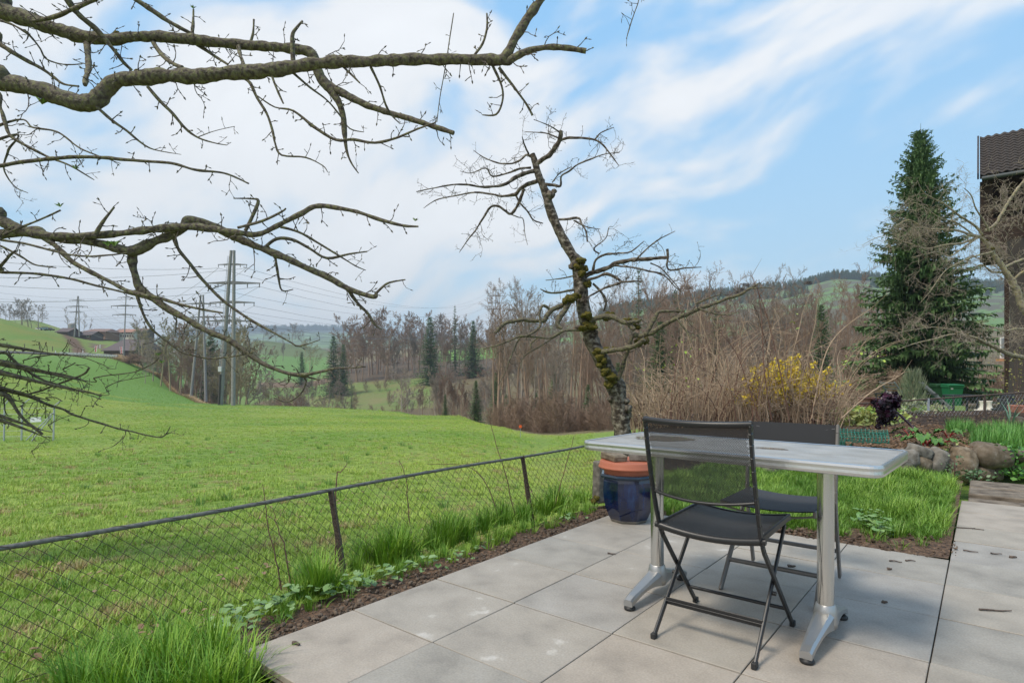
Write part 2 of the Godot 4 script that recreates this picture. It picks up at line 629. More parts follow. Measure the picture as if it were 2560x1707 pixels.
func make_materials() -> void:
	M["grass_ground"] = tex_mat(ramp_tex(512, 0.03, 5, 21, [[0.0, Color(0.55, 0.6, 0.5)], [0.45, Color(0.85, 0.88, 0.8)], [0.75, Color(1, 1, 0.95)], [1.0, Color(1, 0.97, 0.85)]], false, 0.25), 0.35, 0.95)
	M["grass_ground"].vertex_color_use_as_albedo = true
	var stone_bump := bump_tex(512, 0.04, 4, 31, 3.0)
	M["slabs"] = []
	for k in 5:
		var base := [Color(0.62, 0.59, 0.545), Color(0.59, 0.57, 0.535), Color(0.635, 0.597, 0.55), Color(0.615, 0.588, 0.548), Color(0.60, 0.582, 0.555)][k] as Color
		var tx := ramp_tex(512, 0.009, 5, 40 + k, [[0.0, base.darkened(0.13)], [0.3, base.darkened(0.05)], [0.6, base], [0.82, base.lightened(0.03)], [0.9, base.lightened(0.06 if k != 3 else 0.22)], [1.0, base.lightened(0.10 if k != 3 else 0.34)]], false, 0.07)
		M["slabs"].append(tex_mat(tx, 0.75, 0.72, stone_bump, 0.2))
	M["soil"] = tex_mat(ramp_tex(512, 0.03, 5, 50, [[0.0, Color(0.17, 0.13, 0.10)], [0.5, Color(0.36, 0.28, 0.215)], [0.8, Color(0.47, 0.37, 0.285)], [1.0, Color(0.57, 0.47, 0.37)]], false, 0.2), 1.6, 0.95, bump_tex(512, 0.05, 5, 51, 10.0), 1.0)
	M["dark_soil"] = tex_mat(ramp_tex(512, 0.03, 5, 52, [[0.0, Color(0.07, 0.055, 0.045)], [0.5, Color(0.20, 0.15, 0.115)], [0.85, Color(0.33, 0.25, 0.18)], [1.0, Color(0.46, 0.36, 0.26)]], false, 0.2), 1.4, 0.95, bump_tex(512, 0.05, 5, 53, 10.0), 1.0)
	M["bark_moss"] = tex_mat(ramp_tex(512, 0.02, 5, 60, [[0.0, Color(0.15, 0.125, 0.105)], [0.36, Color(0.29, 0.255, 0.22)], [0.55, Color(0.43, 0.395, 0.35)], [0.66, Color(0.39, 0.39, 0.23)], [0.82, Color(0.52, 0.51, 0.40)], [1.0, Color(0.70, 0.69, 0.64)]], false, 0.2), 3.2, 0.9, bump_tex(512, 0.04, 4, 61, 8.0), 0.9)
	M["bark_old"] = tex_mat(ramp_tex(512, 0.018, 5, 62, [[0.0, Color(0.13, 0.10, 0.08)], [0.45, Color(0.25, 0.21, 0.175)], [0.58, Color(0.41, 0.37, 0.325)], [0.8, Color(0.57, 0.535, 0.49)], [1.0, Color(0.72, 0.69, 0.65)]], false, 0.2), 1.5, 0.9, bump_tex(512, 0.05, 4, 63, 10.0), 1.0)
	M["twig"] = mat(lin(0.095, 0.075, 0.06), 0.85)
	M["moss"] = tex_mat(ramp_tex(256, 0.05, 4, 64, [[0.0, Color(0.17, 0.155, 0.04)], [0.5, Color(0.33, 0.305, 0.085)], [0.8, Color(0.44, 0.40, 0.12)], [1.0, Color(0.56, 0.50, 0.17)]], false, 0.3), 5.0, 0.95, bump_tex(256, 0.12, 3, 65, 8.0), 1.0)
	M["lichen_bark"] = tex_mat(ramp_tex(256, 0.03, 4, 66, [[0.0, Color(0.30, 0.26, 0.21)], [0.4, Color(0.50, 0.46, 0.40)], [0.6, Color(0.66, 0.64, 0.58)], [0.75, Color(0.55, 0.50, 0.25)], [1.0, Color(0.78, 0.77, 0.73)]], false, 0.15), 2.0, 0.9)
	M["wood_grey"] = mat(lin(0.25, 0.21, 0.17), 0.9)
	M["wood_brown"] = mat(lin(0.275, 0.19, 0.135), 0.9)
	M["wood_pale"] = mat(lin(0.36, 0.30, 0.235), 0.9)
	M["wood_olive"] = mat(lin(0.31, 0.27, 0.15), 0.9)
	M["cane"] = mat(lin(0.41, 0.30, 0.205), 0.8)
	M["cane_dark"] = mat(lin(0.16, 0.085, 0.06), 0.8)
	M["needle"] = leaf_mat(Color(1, 1, 1), 0.12, 0.7)
	M["blade"] = leaf_mat(Color(1, 1, 1), 0.5, 0.5)
	M["leaf"] = leaf_mat(Color(1, 1, 1), 0.3, 0.45)
	M["petal"] = leaf_mat(Color(1, 1, 1), 0.4, 0.6)
	M["concrete_pole"] = tex_mat(ramp_tex(256, 0.03, 4, 70, [[0.0, Color(0.47, 0.46, 0.45)], [1.0, Color(0.63, 0.62, 0.60)]], false, 0.1), 0.5, 0.9)
	M["steel_grey"] = mat(lin(0.17, 0.17, 0.17), 0.6, 0.3)
	M["wire"] = mat(lin(0.22, 0.23, 0.24), 0.5, 0.4)
	M["galvanised"] = mat(lin(0.45, 0.48, 0.52), 0.45, 0.5)
	M["rusty"] = tex_mat(ramp_tex(256, 0.04, 4, 72, [[0.0, Color(0.19, 0.145, 0.12)], [0.55, Color(0.33, 0.28, 0.245)], [1.0, Color(0.46, 0.40, 0.35)]], false, 0.2), 6.0, 0.75)
	M["rail"] = tex_mat(ramp_tex(256, 0.04, 4, 73, [[0.0, Color(0.27, 0.26, 0.24)], [0.55, Color(0.40, 0.40, 0.38)], [1.0, Color(0.52, 0.50, 0.45)]], false, 0.15), 4.0, 0.6)
	M["stone"] = []
	for k in 4:
		var b := [Color(0.40, 0.355, 0.295), Color(0.46, 0.405, 0.33), Color(0.44, 0.42, 0.385), Color(0.34, 0.305, 0.26)][k] as Color
		M["stone"].append(tex_mat(ramp_tex(256, 0.02, 5, 80 + k, [[0.0, b.darkened(0.45)], [0.45, b], [0.75, b.lightened(0.12)], [1.0, b.lightened(0.3)]], false, 0.12), 2.2, 0.9, stone_bump, 0.8))
	M["concrete"] = tex_mat(ramp_tex(256, 0.03, 5, 90, [[0.0, Color(0.25, 0.235, 0.215)], [0.5, Color(0.40, 0.38, 0.35)], [1.0, Color(0.55, 0.53, 0.49)]], false, 0.15), 2.5, 0.95, stone_bump, 1.0)
	M["path_concrete"] = tex_mat(ramp_tex(256, 0.02, 5, 91, [[0.0, Color(0.30, 0.26, 0.22)], [0.5, Color(0.45, 0.41, 0.36)], [1.0, Color(0.56, 0.51, 0.45)]], false, 0.12), 1.2, 0.95, stone_bump, 0.8)

# ---------------------------------------------------------------- terrace
func make_patio() -> void:
	var bed := Geo.new()
	# joint bed below the slabs
	for q in [[-8, 4, 9, 12], [-8, 1, 5, 4], [-1, 0, 5, 1]]:
		bed.face([tile_at(q[0], q[1], -0.022), tile_at(q[0], q[3], -0.022), tile_at(q[2], q[3], -0.022), tile_at(q[2], q[1], -0.022)])
	var base := structure("patio", bed, M["soil"])
	var holder := base
	rng.seed = 71
	var ux := Vector3(cos(TILT), 0, sin(TILT))
	var uz := Vector3(-sin(TILT), 0, cos(TILT))
	for i in range(-8, 9):
		for j in range(0, 12):
			if j < 4 and i > 4:
				continue
			if j == 0 and i < -1:
				continue
			var c := tile_at(i + 0.5, j + 0.5, -0.02 + rf(-0.0015, 0.0015))
			var g := Geo.new()
			var bs := Basis(ux, Vector3.UP, uz) * Basis(Vector3.UP, rf(-0.003, 0.003)) * Basis(Vector3.RIGHT, rf(-0.0015, 0.0015))
			var gap := 0.0035
			if j == 4:
				gap = 0.0045
			g.box(Vector3.ZERO, Vector3(0.505 - gap - rf(0, 0.0015), 0.04, 0.505 - 0.0055 - rf(0, 0.002)), bs, 0.002)
			part("paving_slab", g, M["slabs"][3 if j < 2 and i > -1 and rng.randf() < 0.8 else [0, 1, 2, 4][rng.randi() % 4]], holder, c)

# ---------------------------------------------------------------- the two fruit trees, traced branch by branch
# rows: [depth at start, depth at end, [x, y, width, x, y, width ...]] in pixels of a crop with a scale and an origin
func trace(rows: Array, sc: float, ox: float, oy: float) -> Array:
	var out := []
	for r in rows:
		var q: Array = r[2]
		var m := q.size() / 3
		var line := []
		for k in m:
			var f := float(k) / maxf(1.0, m - 1)
			var d := lerpf(r[0], r[1], f)
			var p := at(ox + q[k * 3] * sc, oy + q[k * 3 + 1] * sc, d)
			line.append(Vector4(p.x, p.y, p.z, maxf(q[k * 3 + 2] * sc / F * d * 0.435, 0.0011)))
		out.append(line)
	return out

func limb(line: Array, parent: Node, mtr: Material, bumps := 0.06, called := "branch") -> Array:
	var s := smooth_line(line, 9 if line[0].w > 0.018 else 4)
	var g := Geo.new()
	var pts := []
	var rad := []
	for k in s.size():
		var p := Vector3(s[k].x, s[k].y, s[k].z)
		var r: float = s[k].w
		var w := r * bumps
		p += Vector3(nz.get_noise_3dv(p * 90.0), nz.get_noise_3dv(p * 90.0 + Vector3(40, 0, 0)), nz.get_noise_3dv(p * 90.0 + Vector3(0, 80, 0))) * w * 4.0
		pts.append(p)
		rad.append(r * (1.0 + 0.34 * nz.get_noise_3dv(p * 160.0)))
	g.tube(pts, rad, 10 if rad[0] > 0.02 else (7 if rad[0] > 0.006 else 5))
	part(called, g, mtr, parent)
	var res := []
	for k in pts.size():
		res.append([pts[k], rad[k]])
	return res

func wander_twig(g: Geo, p: Vector3, dir: Vector3, ln: float, r: float, depth: int, buds: Geo) -> void:
	var n := maxi(2, int(ln / 0.022))
	var q := p
	var dd := dir.normalized()
	for k in n:
		dd = (dd + Vector3(rf(-1, 1), rf(-1, 1) - 0.02, rf(-1, 1)) * 0.40).normalized()
		var e := q + dd * ln / n
		var r1 := lerpf(r, r * 0.5, float(k + 1) / n)
		g.stick(q, e, lerpf(r, r * 0.5, float(k) / n), r1)
		if depth > 0 and rng.randf() < 0.38:
			var sd := (dd * 0.5 + Vector3(rf(-1, 1), rf(-1, 1), rf(-1, 1))).normalized()
			wander_twig(g, e, sd, ln * rf(0.25, 0.5), r * 0.7, depth - 1, buds)
		elif rng.randf() < 0.35:   # bud or scar
			var bd := Vector3(rf(-1, 1), rf(-0.4, 1), rf(-1, 1)).normalized()
			buds.stick(e, e + bd * rf(0.006, 0.015), r * 1.35, r * 0.5)
		q = e
	buds.tube([q - dd * 0.002, q + dd * 0.006, q + dd * 0.016], [r * 0.8, r * 1.4, 0.0006], 4, false)

func dress(skel: Array, g: Geo, buds: Geo, per_m: float, lmin: float, lmax: float, depth := 1, from := 0.12) -> void:
	var run := 0.0
	var nxt := rf(0, 1.0 / per_m)
	for k in range(1, skel.size()):
		var a: Vector3 = skel[k - 1][0]
		var b: Vector3 = skel[k][0]
		var seg := a.distance_to(b)
		run += seg
		if float(k) / skel.size() < from:
			nxt = run + rf(0, 1.0 / per_m)
			continue
		if run > nxt:
			nxt = run + rf(0.4, 1.6) / per_m
			var ax := (b - a).normalized()
			var sd := ax.cross(Vector3(rf(-1, 1), rf(-1, 1), rf(-1, 1))).normalized()
			sd = (sd + ax * rf(-0.1, 0.7)).normalized()
			var r: float = clampf(skel[k][1] * 0.5, 0.0018, 0.0034)
			wander_twig(g, b + sd * skel[k][1] * 0.6, sd, rf(lmin, lmax), r, depth, buds)

func moss_clump(g: Geo, p: Vector3, r: float) -> void:
	for k in 5:
		g.blob(p + Vector3(rf(-1, 1), rf(-0.7, 0.6), rf(-0.5, 1)) * r * 0.8, Vector3(r * rf(0.6, 1.0), r * rf(0.4, 0.8), r * rf(0.6, 1.0)), nz, 0.85, 3.6, 8, 11)

func bud_leaves(p: Vector3, up: Vector3, s: float, g: Geo) -> void:
	for k in 5:
		var an := k * TAU / 5.0 + rf(-0.3, 0.3)
		var o := up.cross(Vector3(0.3, 0.1, 0.9)).normalized()
		o = o.rotated(up, an)
		var d1 := (up * 0.9 + o * 0.55).normalized()
		var d2 := (up * 0.35 + o).normalized()
		var side := d1.cross(o).normalized()
		if side.length() < 0.5:
			side = up.cross(o).normalized()
		var w := s * 0.17
		var a := p
		var b := p + d1 * s * 0.55
		var e := b + d2 * s * 0.5
		g.col = Color(0.17, 0.30, 0.06).lerp(Color(0.30, 0.42, 0.12), rng.randf())
		g.face([a, b + side * w, e, b - side * w])

func make_apple_tree() -> void:
	rng.seed = 501
	var foot := Vector3(-4.25, land(-4.25, 3.3), -3.3)
	var t := thing("apple_tree", "leafless apple tree reaching long mossy branches over the meadow", "tree", foot)
	# trunk, outside the picture
	var fork := Vector3(-4.15, 1.55, -3.25)
	var rows := trace([
		[3.35, 3.5, [-60, 25, 92, 0, 45, 85, 130, 92, 80, 270, 140, 75, 400, 172, 65, 520, 180, 62, 650, 165, 58, 800, 175, 58, 950, 190, 52, 1100, 205, 48, 1250, 215, 46, 1380, 226, 50, 1432, 255, 52, 1455, 315, 50, 1475, 360, 48, 1520, 415, 46, 1555, 475, 36, 1575, 540, 30, 1582, 620, 24, 1590, 690, 16, 1610, 745, 10, 1645, 795, 6]],
		[3.0, 3.05, [-60, 362, 90, 0, 377, 86, 100, 392, 84, 250, 440, 86, 360, 468, 88, 430, 465, 100, 480, 410, 95, 530, 372, 76, 600, 360, 72, 750, 348, 72, 900, 348, 72, 1050, 335, 70, 1200, 325, 68, 1350, 306, 66, 1450, 291, 62, 1600, 284, 60, 1750, 276, 58, 1900, 272, 56, 2100, 272, 54, 2240, 272, 56, 2310, 266, 58, 2372, 160, 46, 2434, 64, 44, 2500, -25, 42, 2580, -160, 40]],
		[3.05, 3.0, [2250, 272, 42, 2330, 282, 38, 2345, 270, 36, 2405, 239, 34, 2478, 222, 32, 2565, 217, 32, 2690, 235, 28]],
		[3.47, 3.3, [1490, 378, 44, 1580, 430, 38, 1680, 482, 33, 1800, 520, 30, 1900, 550, 28, 2000, 582, 27, 2082, 611, 25]],
		[3.3, 3.2, [-60, 772, 20, 0, 760, 19, 120, 740, 20, 300, 722, 19, 450, 722, 18, 600, 735, 17, 780, 748, 15, 900, 780, 14, 1030, 795, 12, 1140, 842, 8]],
		[3.4, 3.3, [-60, 430, 20, 0, 500, 18, 20, 560, 17, 45, 622, 16, 120, 670, 14, 220, 720, 12, 320, 760, 10, 430, 825, 5]],
		[3.4, 3.45, [45, 622, 12, 35, 690, 10, 15, 760, 9, 30, 810, 8, 70, 860, 6, 125, 885, 4]],
		[3.4, 3.3, [36, 560, 11, 150, 585, 10, 260, 605, 9, 350, 670, 8, 410, 700, 7, 550, 750, 4]],
		[3.2, 3.15, [-60, 975, 62, 0, 1010, 60, 80, 1050, 60, 200, 1080, 52, 300, 1085, 40, 450, 1080, 36, 600, 1065, 37, 750, 1045, 38, 870, 1040, 40, 980, 1050, 35, 1080, 1065, 32, 1180, 1075, 28, 1280, 1030, 26, 1380, 980, 26, 1450, 945, 26, 1550, 955, 22, 1650, 975, 20, 1750, 1010, 18, 1850, 1035, 14, 1920, 1040, 9]],
		[3.2, 3.3, [120, 1062, 48, 200, 1085, 46, 350, 1100, 45, 480, 1122, 44, 560, 1145, 46, 625, 1150, 58, 700, 1112, 46, 780, 1078, 42, 840, 1040, 44, 862, 1010, 42, 960, 1030, 42, 1060, 1078, 40, 1150, 1120, 37, 1290, 1175, 37, 1400, 1225, 33, 1500, 1270, 33, 1600, 1325, 28, 1712, 1361, 22, 1730, 1340, 14, 1780, 1300, 12, 1860, 1283, 7]],
		[3.25, 3.3, [610, 1140, 50, 605, 1200, 45, 620, 1270, 42, 640, 1320, 40, 700, 1370, 38, 760, 1412, 36, 850, 1462, 33, 950, 1520, 30, 1056, 1564, 27, 1149, 1632, 25, 1212, 1672, 23, 1292, 1704, 21, 1355, 1720, 20, 1417, 1717, 16, 1480, 1704, 13, 1542, 1690, 11, 1604, 1689, 9, 1680, 1682, 6]],
		[3.3, 3.35, [1355, 1720, 14, 1410, 1730, 12, 1467, 1744, 8]],
		[3.3, 3.35, [1395, 1736, 9, 1404, 1752, 8, 1380, 1806, 8, 1318, 1845, 7, 1256, 1825, 5]],
		[3.2, 3.1, [190, 1085, 34, 245, 1122, 28, 330, 1200, 25, 400, 1240, 24, 500, 1290, 23, 600, 1340, 22, 720, 1365, 20, 800, 1390, 18, 900, 1415, 14, 1020, 1436, 9]],
		[3.4, 3.45, [-60, 1248, 15, 0, 1250, 14, 150, 1255, 13, 300, 1275, 13, 400, 1300, 12, 520, 1330, 11, 640, 1360, 10, 720, 1390, 9, 800, 1440, 8, 806, 1500, 6, 800, 1545, 4]],
		[3.3, 3.3, [795, 1080, 24, 800, 1100, 22, 822, 1150, 18, 870, 1210, 17, 929, 1285, 16, 1012, 1370, 15, 1105, 1440, 14, 1186, 1489, 13, 1267, 1533, 11, 1337, 1573, 9, 1373, 1588, 8, 1467, 1560, 4]],
		[3.25, 3.3, [620, 1330, 22, 628, 1358, 18, 646, 1417, 15, 668, 1468, 14, 705, 1520, 13, 771, 1571, 12, 830, 1615, 11, 881, 1630, 10, 955, 1645, 9, 1028, 1641, 8, 1101, 1630, 6, 1146, 1619, 4]],
		[3.4, 3.5, [560, -60, 30, 620, -5, 27, 700, 50, 25, 760, 90, 23, 830, 130, 20, 875, 152, 16]],
		[3.2, 3.4, [260, -60, 36, 310, 5, 34, 345, 50, 31, 400, 100, 28, 450, 145, 26, 520, 225, 22, 560, 280, 18, 603, 322, 14]],
		[3.1, 3.3, [520, -50, 22, 430, 0, 24, 330, 42, 22, 250, 76, 22, 150, 97, 18]],
		[3.4, 3.05, [393, 185, 34, 400, 240, 28, 403, 300, 28, 396, 345, 26, 388, 390, 24]],
		[3.5, 3.4, [-60, 170, 24, 0, 205, 23, 80, 255, 21, 180, 310, 18, 240, 350, 15, 290, 385, 13, 360, 396, 9]],
		[3.5, 3.4, [-60, 80, 13, 0, 95, 12, 60, 115, 11, 130, 160, 10, 180, 220, 9, 210, 270, 8, 290, 295, 7, 375, 293, 5]],
		[3.4, 3.2, [700, 190, 26, 740, 250, 24, 790, 290, 22, 835, 308, 18]],
		[3.45, 3.4, [905, 205, 20, 980, 255, 17, 1045, 296, 13]],
		[3.4, 3.2, [1095, 215, 24, 1100, 250, 20, 1118, 295, 16]],
		[3.45, 3.4, [1120, 360, 15, 1150, 385, 17, 1180, 450, 16, 1222, 520, 14, 1250, 600, 13, 1262, 660, 11, 1292, 712, 10, 1400, 722, 8, 1480, 760, 6, 1502, 788, 4]],
		[3.0, 3.1, [675, 395, 20, 730, 460, 18, 790, 520, 15, 850, 590, 13, 910, 632, 10, 980, 655, 7, 1040, 666, 4]],
		[3.1, 3.1, [905, 630, 6, 980, 602, 4, 1075, 580, 3]],
		[3.0, 3.1, [440, 490, 16, 510, 550, 14, 580, 600, 12, 640, 650, 10, 705, 686, 7, 830, 709, 3]],
		[3.0, 3.0, [1248, 350, 15, 1270, 410, 12, 1300, 475, 8]],
		[3.05, 3.2, [1345, 335, 13, 1420, 400, 11, 1500, 460, 10, 1560, 530, 8, 1605, 590, 7, 1668, 606, 4]],
		[3.4, 3.3, [1180, 440, 8, 1260, 492, 9, 1345, 508, 11, 1440, 582, 15, 1540, 642, 17, 1620, 640, 16, 1720, 655, 15, 1820, 632, 13, 1920, 590, 11, 2000, 562, 8]],
		[3.05, 3.2, [1700, 305, 15, 1740, 390, 12, 1770, 480, 11, 1800, 532, 8, 1836, 568, 5]],
		[3.05, 3.0, [1560, 295, 14, 1612, 342, 12, 1650, 380, 8]],
		[3.1, 3.05, [2082, 60, 6, 2060, 200, 6, 2040, 330, 6, 2020, 440, 5, 2005, 560, 5]],
		[3.05, 3.05, [2175, 255, 12, 2215, 200, 12, 2235, 130, 12, 2234, 60, 8]],
		[3.05, 3.05, [1345, 295, 24, 1340, 210, 22, 1342, 155, 20, 1365, 122, 14, 1388, 95, 9]],
		[3.5, 3.5, [1148, 195, 14, 1160, 150, 12, 1164, 88, 9]],
		[3.45, 3.5, [880, 155, 18, 885, 110, 14, 886, 42, 9]],
		[3.3, 3.35, [1262, 1175, 15, 1275, 1260, 12, 1292, 1332, 9, 1345, 1328, 5]],
		[3.3, 3.4, [1215, 1135, 20, 1270, 1096, 18, 1340, 1100, 17, 1420, 1140, 15, 1500, 1185, 14, 1600, 1166, 12, 1685, 1154, 7]],
		[3.25, 3.4, [1285, 1040, 15, 1370, 1065, 13, 1450, 1110, 11, 1550, 1170, 9, 1630, 1220, 7, 1678, 1240, 4]],
		[3.2, 3.2, [1125, 1060, 22, 1160, 990, 22, 1185, 922, 16, 1150, 912, 9, 1070, 910, 5]],
		[3.15, 3.15, [1090, 1045, 15, 1200, 1015, 15, 1290, 972, 14, 1312, 955, 9]],
		[3.3, 3.35, [1595, 1325, 20, 1640, 1390, 17, 1690, 1440, 14, 1720, 1490, 11, 1752, 1512, 6]],
		[3.15, 3.15, [437, 1078, 22, 470, 1020, 17, 522, 950, 11]],
		[3.0, 3.0, [-60, 1110, 15, 0, 1085, 14, 100, 1040, 12, 200, 1000, 11, 275, 965, 9]],
		[3.0, 3.0, [-60, 1085, 14, 0, 1100, 14, 120, 1120, 13, 300, 1165, 11, 400, 1176, 10, 500, 1170, 9, 582, 1160, 6]],
		[3.5, 3.5, [-60, 1110, 12, 0, 1128, 11, 90, 1175, 10, 160, 1215, 8, 255, 1228, 5]],
		[3.5, 3.5, [-40, 1250, 20, 0, 1220, 18, 45, 1170, 14, 70, 1150, 9]],
		[3.05, 3.1, [2260, 300, 16, 2303, 395, 13, 2305, 466, 12, 2277, 525, 10, 2214, 527, 5]],
		[3.05, 3.1, [2290, 310, 16, 2363, 404, 14, 2416, 477, 12, 2445, 530, 14]],
		[3.1, 3.05, [2930, -70, 5, 2932, 0, 5, 2912, 60, 6, 2892, 120, 7, 2876, 178, 5]],
	], 0.5447, 0, 0)
	rows.append_array(trace([
		[3.7, 3.8, [-150, 520, 44, 0, 570, 42, 150, 602, 42, 300, 652, 42, 450, 702, 40, 550, 750, 38, 650, 790, 36, 800, 832, 34, 900, 890, 32, 1050, 942, 30, 1200, 990, 28, 1350, 1032, 27, 1500, 1080, 25, 1700, 1122, 22, 1850, 1160, 20, 2050, 1190, 17, 2130, 1128, 15, 2172, 1050, 9]],
		[3.8, 3.8, [2060, 1185, 14, 2160, 1140, 10, 2272, 1146, 6]],
		[3.6, 3.7, [-150, 90, 40, 0, 110, 40, 80, 122, 38, 150, 190, 38, 230, 262, 36, 330, 340, 35, 450, 412, 34, 550, 460, 33, 700, 510, 30, 850, 552, 28, 1000, 590, 27, 1150, 622, 27, 1290, 660, 30]],
		[3.7, 3.75, [1215, 640, 14, 1350, 552, 13, 1500, 482, 12, 1700, 440, 11, 1850, 412, 9, 1945, 398, 6]],
		[3.8, 3.7, [-150, 230, 38, 0, 240, 36, 150, 255, 34, 350, 290, 32, 500, 335, 30, 700, 372, 28, 850, 402, 24, 1000, 442, 20, 1100, 490, 15, 1180, 532, 8]],
		[3.7, 3.6, [1045, 462, 20, 1200, 432, 19, 1350, 402, 18, 1550, 382, 17, 1720, 355, 17, 1850, 302, 15, 1990, 222, 14, 2022, 172, 10]],
		[3.65, 3.6, [140, 230, 16, 300, 205, 17, 450, 165, 18, 600, 145, 18, 750, 130, 18, 900, 145, 16, 1080, 178, 14, 1200, 222, 13, 1320, 270, 11, 1400, 312, 9, 1480, 315, 5]],
		[3.65, 3.6, [730, 132, 14, 790, 90, 12, 830, 40, 10, 860, -20, 7]],
		[3.75, 3.7, [300, 660, 30, 350, 640, 30, 500, 602, 29, 650, 542, 28, 800, 490, 27, 950, 432, 27, 1080, 372, 27, 1135, 300, 27]],
		[3.6, 3.65, [-150, 590, 64, 0, 632, 62, 100, 682, 60, 160, 762, 50, 230, 880, 44, 320, 982, 40, 420, 1062, 38, 535, 1155, 36]],
		[3.65, 3.6, [520, 1170, 15, 490, 1272, 11, 440, 1342, 9, 375, 1395, 6]],
		[3.65, 3.7, [520, 1095, 16, 620, 1032, 13, 750, 960, 10, 920, 905, 6]],
		[3.65, 3.7, [700, 370, 14, 800, 320, 18, 880, 280, 18, 960, 240, 12]],
		[3.7, 3.7, [500, 690, 18, 580, 685, 16, 700, 685, 15, 790, 730, 12]],
		[3.7, 3.7, [10, 600, 22, 40, 700, 20, 55, 840, 16, 90, 910, 13, 145, 915, 8]],
		[3.7, 3.7, [200, 720, 12, 260, 800, 10, 340, 880, 9, 440, 930, 8, 530, 965, 5]],
	], 0.1956, 0, 860))
	var twigs := Geo.new()
	var buds := Geo.new()
	var mossy := Geo.new()
	var holder := Node3D.new()
	holder.name = "crown"
	t.add_child(holder)
	holder.position = -foot
	for line in rows:
		var first: Vector4 = line[0]
		if first.x < -2.6 and first.z < 0:   # goes on to the trunk outside the frame
			var w: float = maxf(first.w * 1.15, 0.02)
			line.push_front(Vector4(lerpf(first.x, fork.x, 0.5), lerpf(first.y, fork.y, 0.35), lerpf(first.z, fork.z, 0.5), w * 1.1))
			line.push_front(Vector4(fork.x, clampf(lerpf(first.y, fork.y, 0.75), 0.7, 2.6), fork.z, w * 1.3))
		var skel := limb(line, holder, M["bark_moss"])
		var thick: float = skel[0][1]
		dress(skel, twigs, buds, 13.0 if thick > 0.02 else 24.0, 0.02, 0.10 if thick > 0.012 else 0.075, 1)
		if thick > 0.025:
			dress(skel, twigs, buds, 1.3, 0.10, 0.24, 2)
			for k in 3:
				var q = skel[rng.randi_range(skel.size() / 5, skel.size() - 3)]
				moss_clump(mossy, q[0] + Vector3(0, q[1] * 0.8, 0), q[1] * rf(0.25, 0.45))
	part("twig", twigs, M["twig"], holder).set_meta("kind", "stuff")
	part("bud", buds, M["bark_moss"], holder).set_meta("kind", "stuff")
	part("moss", mossy, M["moss"], holder).set_meta("kind", "stuff")
	var lv := Geo.new()
	lv.use_c = true
	for q in [[180, 440, 3.0, 0.05], [190, 480, 3.0, 0.05], [275, 950, 3.0, 0.03], [525, 1130, 3.0, 0.045], [495, 1130, 3.0, 0.035], [345, 775, 3.3, 0.03], [885, 40, 3.5, 0.025], [1905, 1015, 3.2, 0.025]]:
		bud_leaves(at(q[0] * 0.5447, q[1] * 0.5447, q[2]), Vector3(rf(-0.4, 0.4), 1, rf(-0.3, 0.3)).normalized(), q[3], lv)
	for q in [[2025, 150, 3.6, 0.03], [2060, 248, 3.6, 0.03], [1740, 350, 3.65, 0.02], [640, 245, 3.65, 0.02]]:
		bud_leaves(at(q[0] * 0.1956, 860 + q[1] * 0.1956, q[2]), Vector3(rf(-0.4, 0.4), 1, rf(-0.3, 0.3)).normalized(), q[3], lv)
	part("young_leaf", lv, M["leaf"], holder).set_meta("kind", "stuff")
	var tg := Geo.new()
	var tp := []
	var tr := []
	for k in 14:
		var f := k / 13.0
		tp.append(Vector3(0.10 * sin(f * 3.0), lerpf(-0.1, 3.1, f), 0.05 * sin(f * 5.0)))
		tr.append(lerpf(0.19, 0.10, f) * (1.0 + 0.12 * nz.get_noise_1d(k * 60.0)) + (0.06 if k < 2 else 0.0))
	tg.tube(tp, tr, 14)
	part("trunk", tg, M["bark_moss"], t)

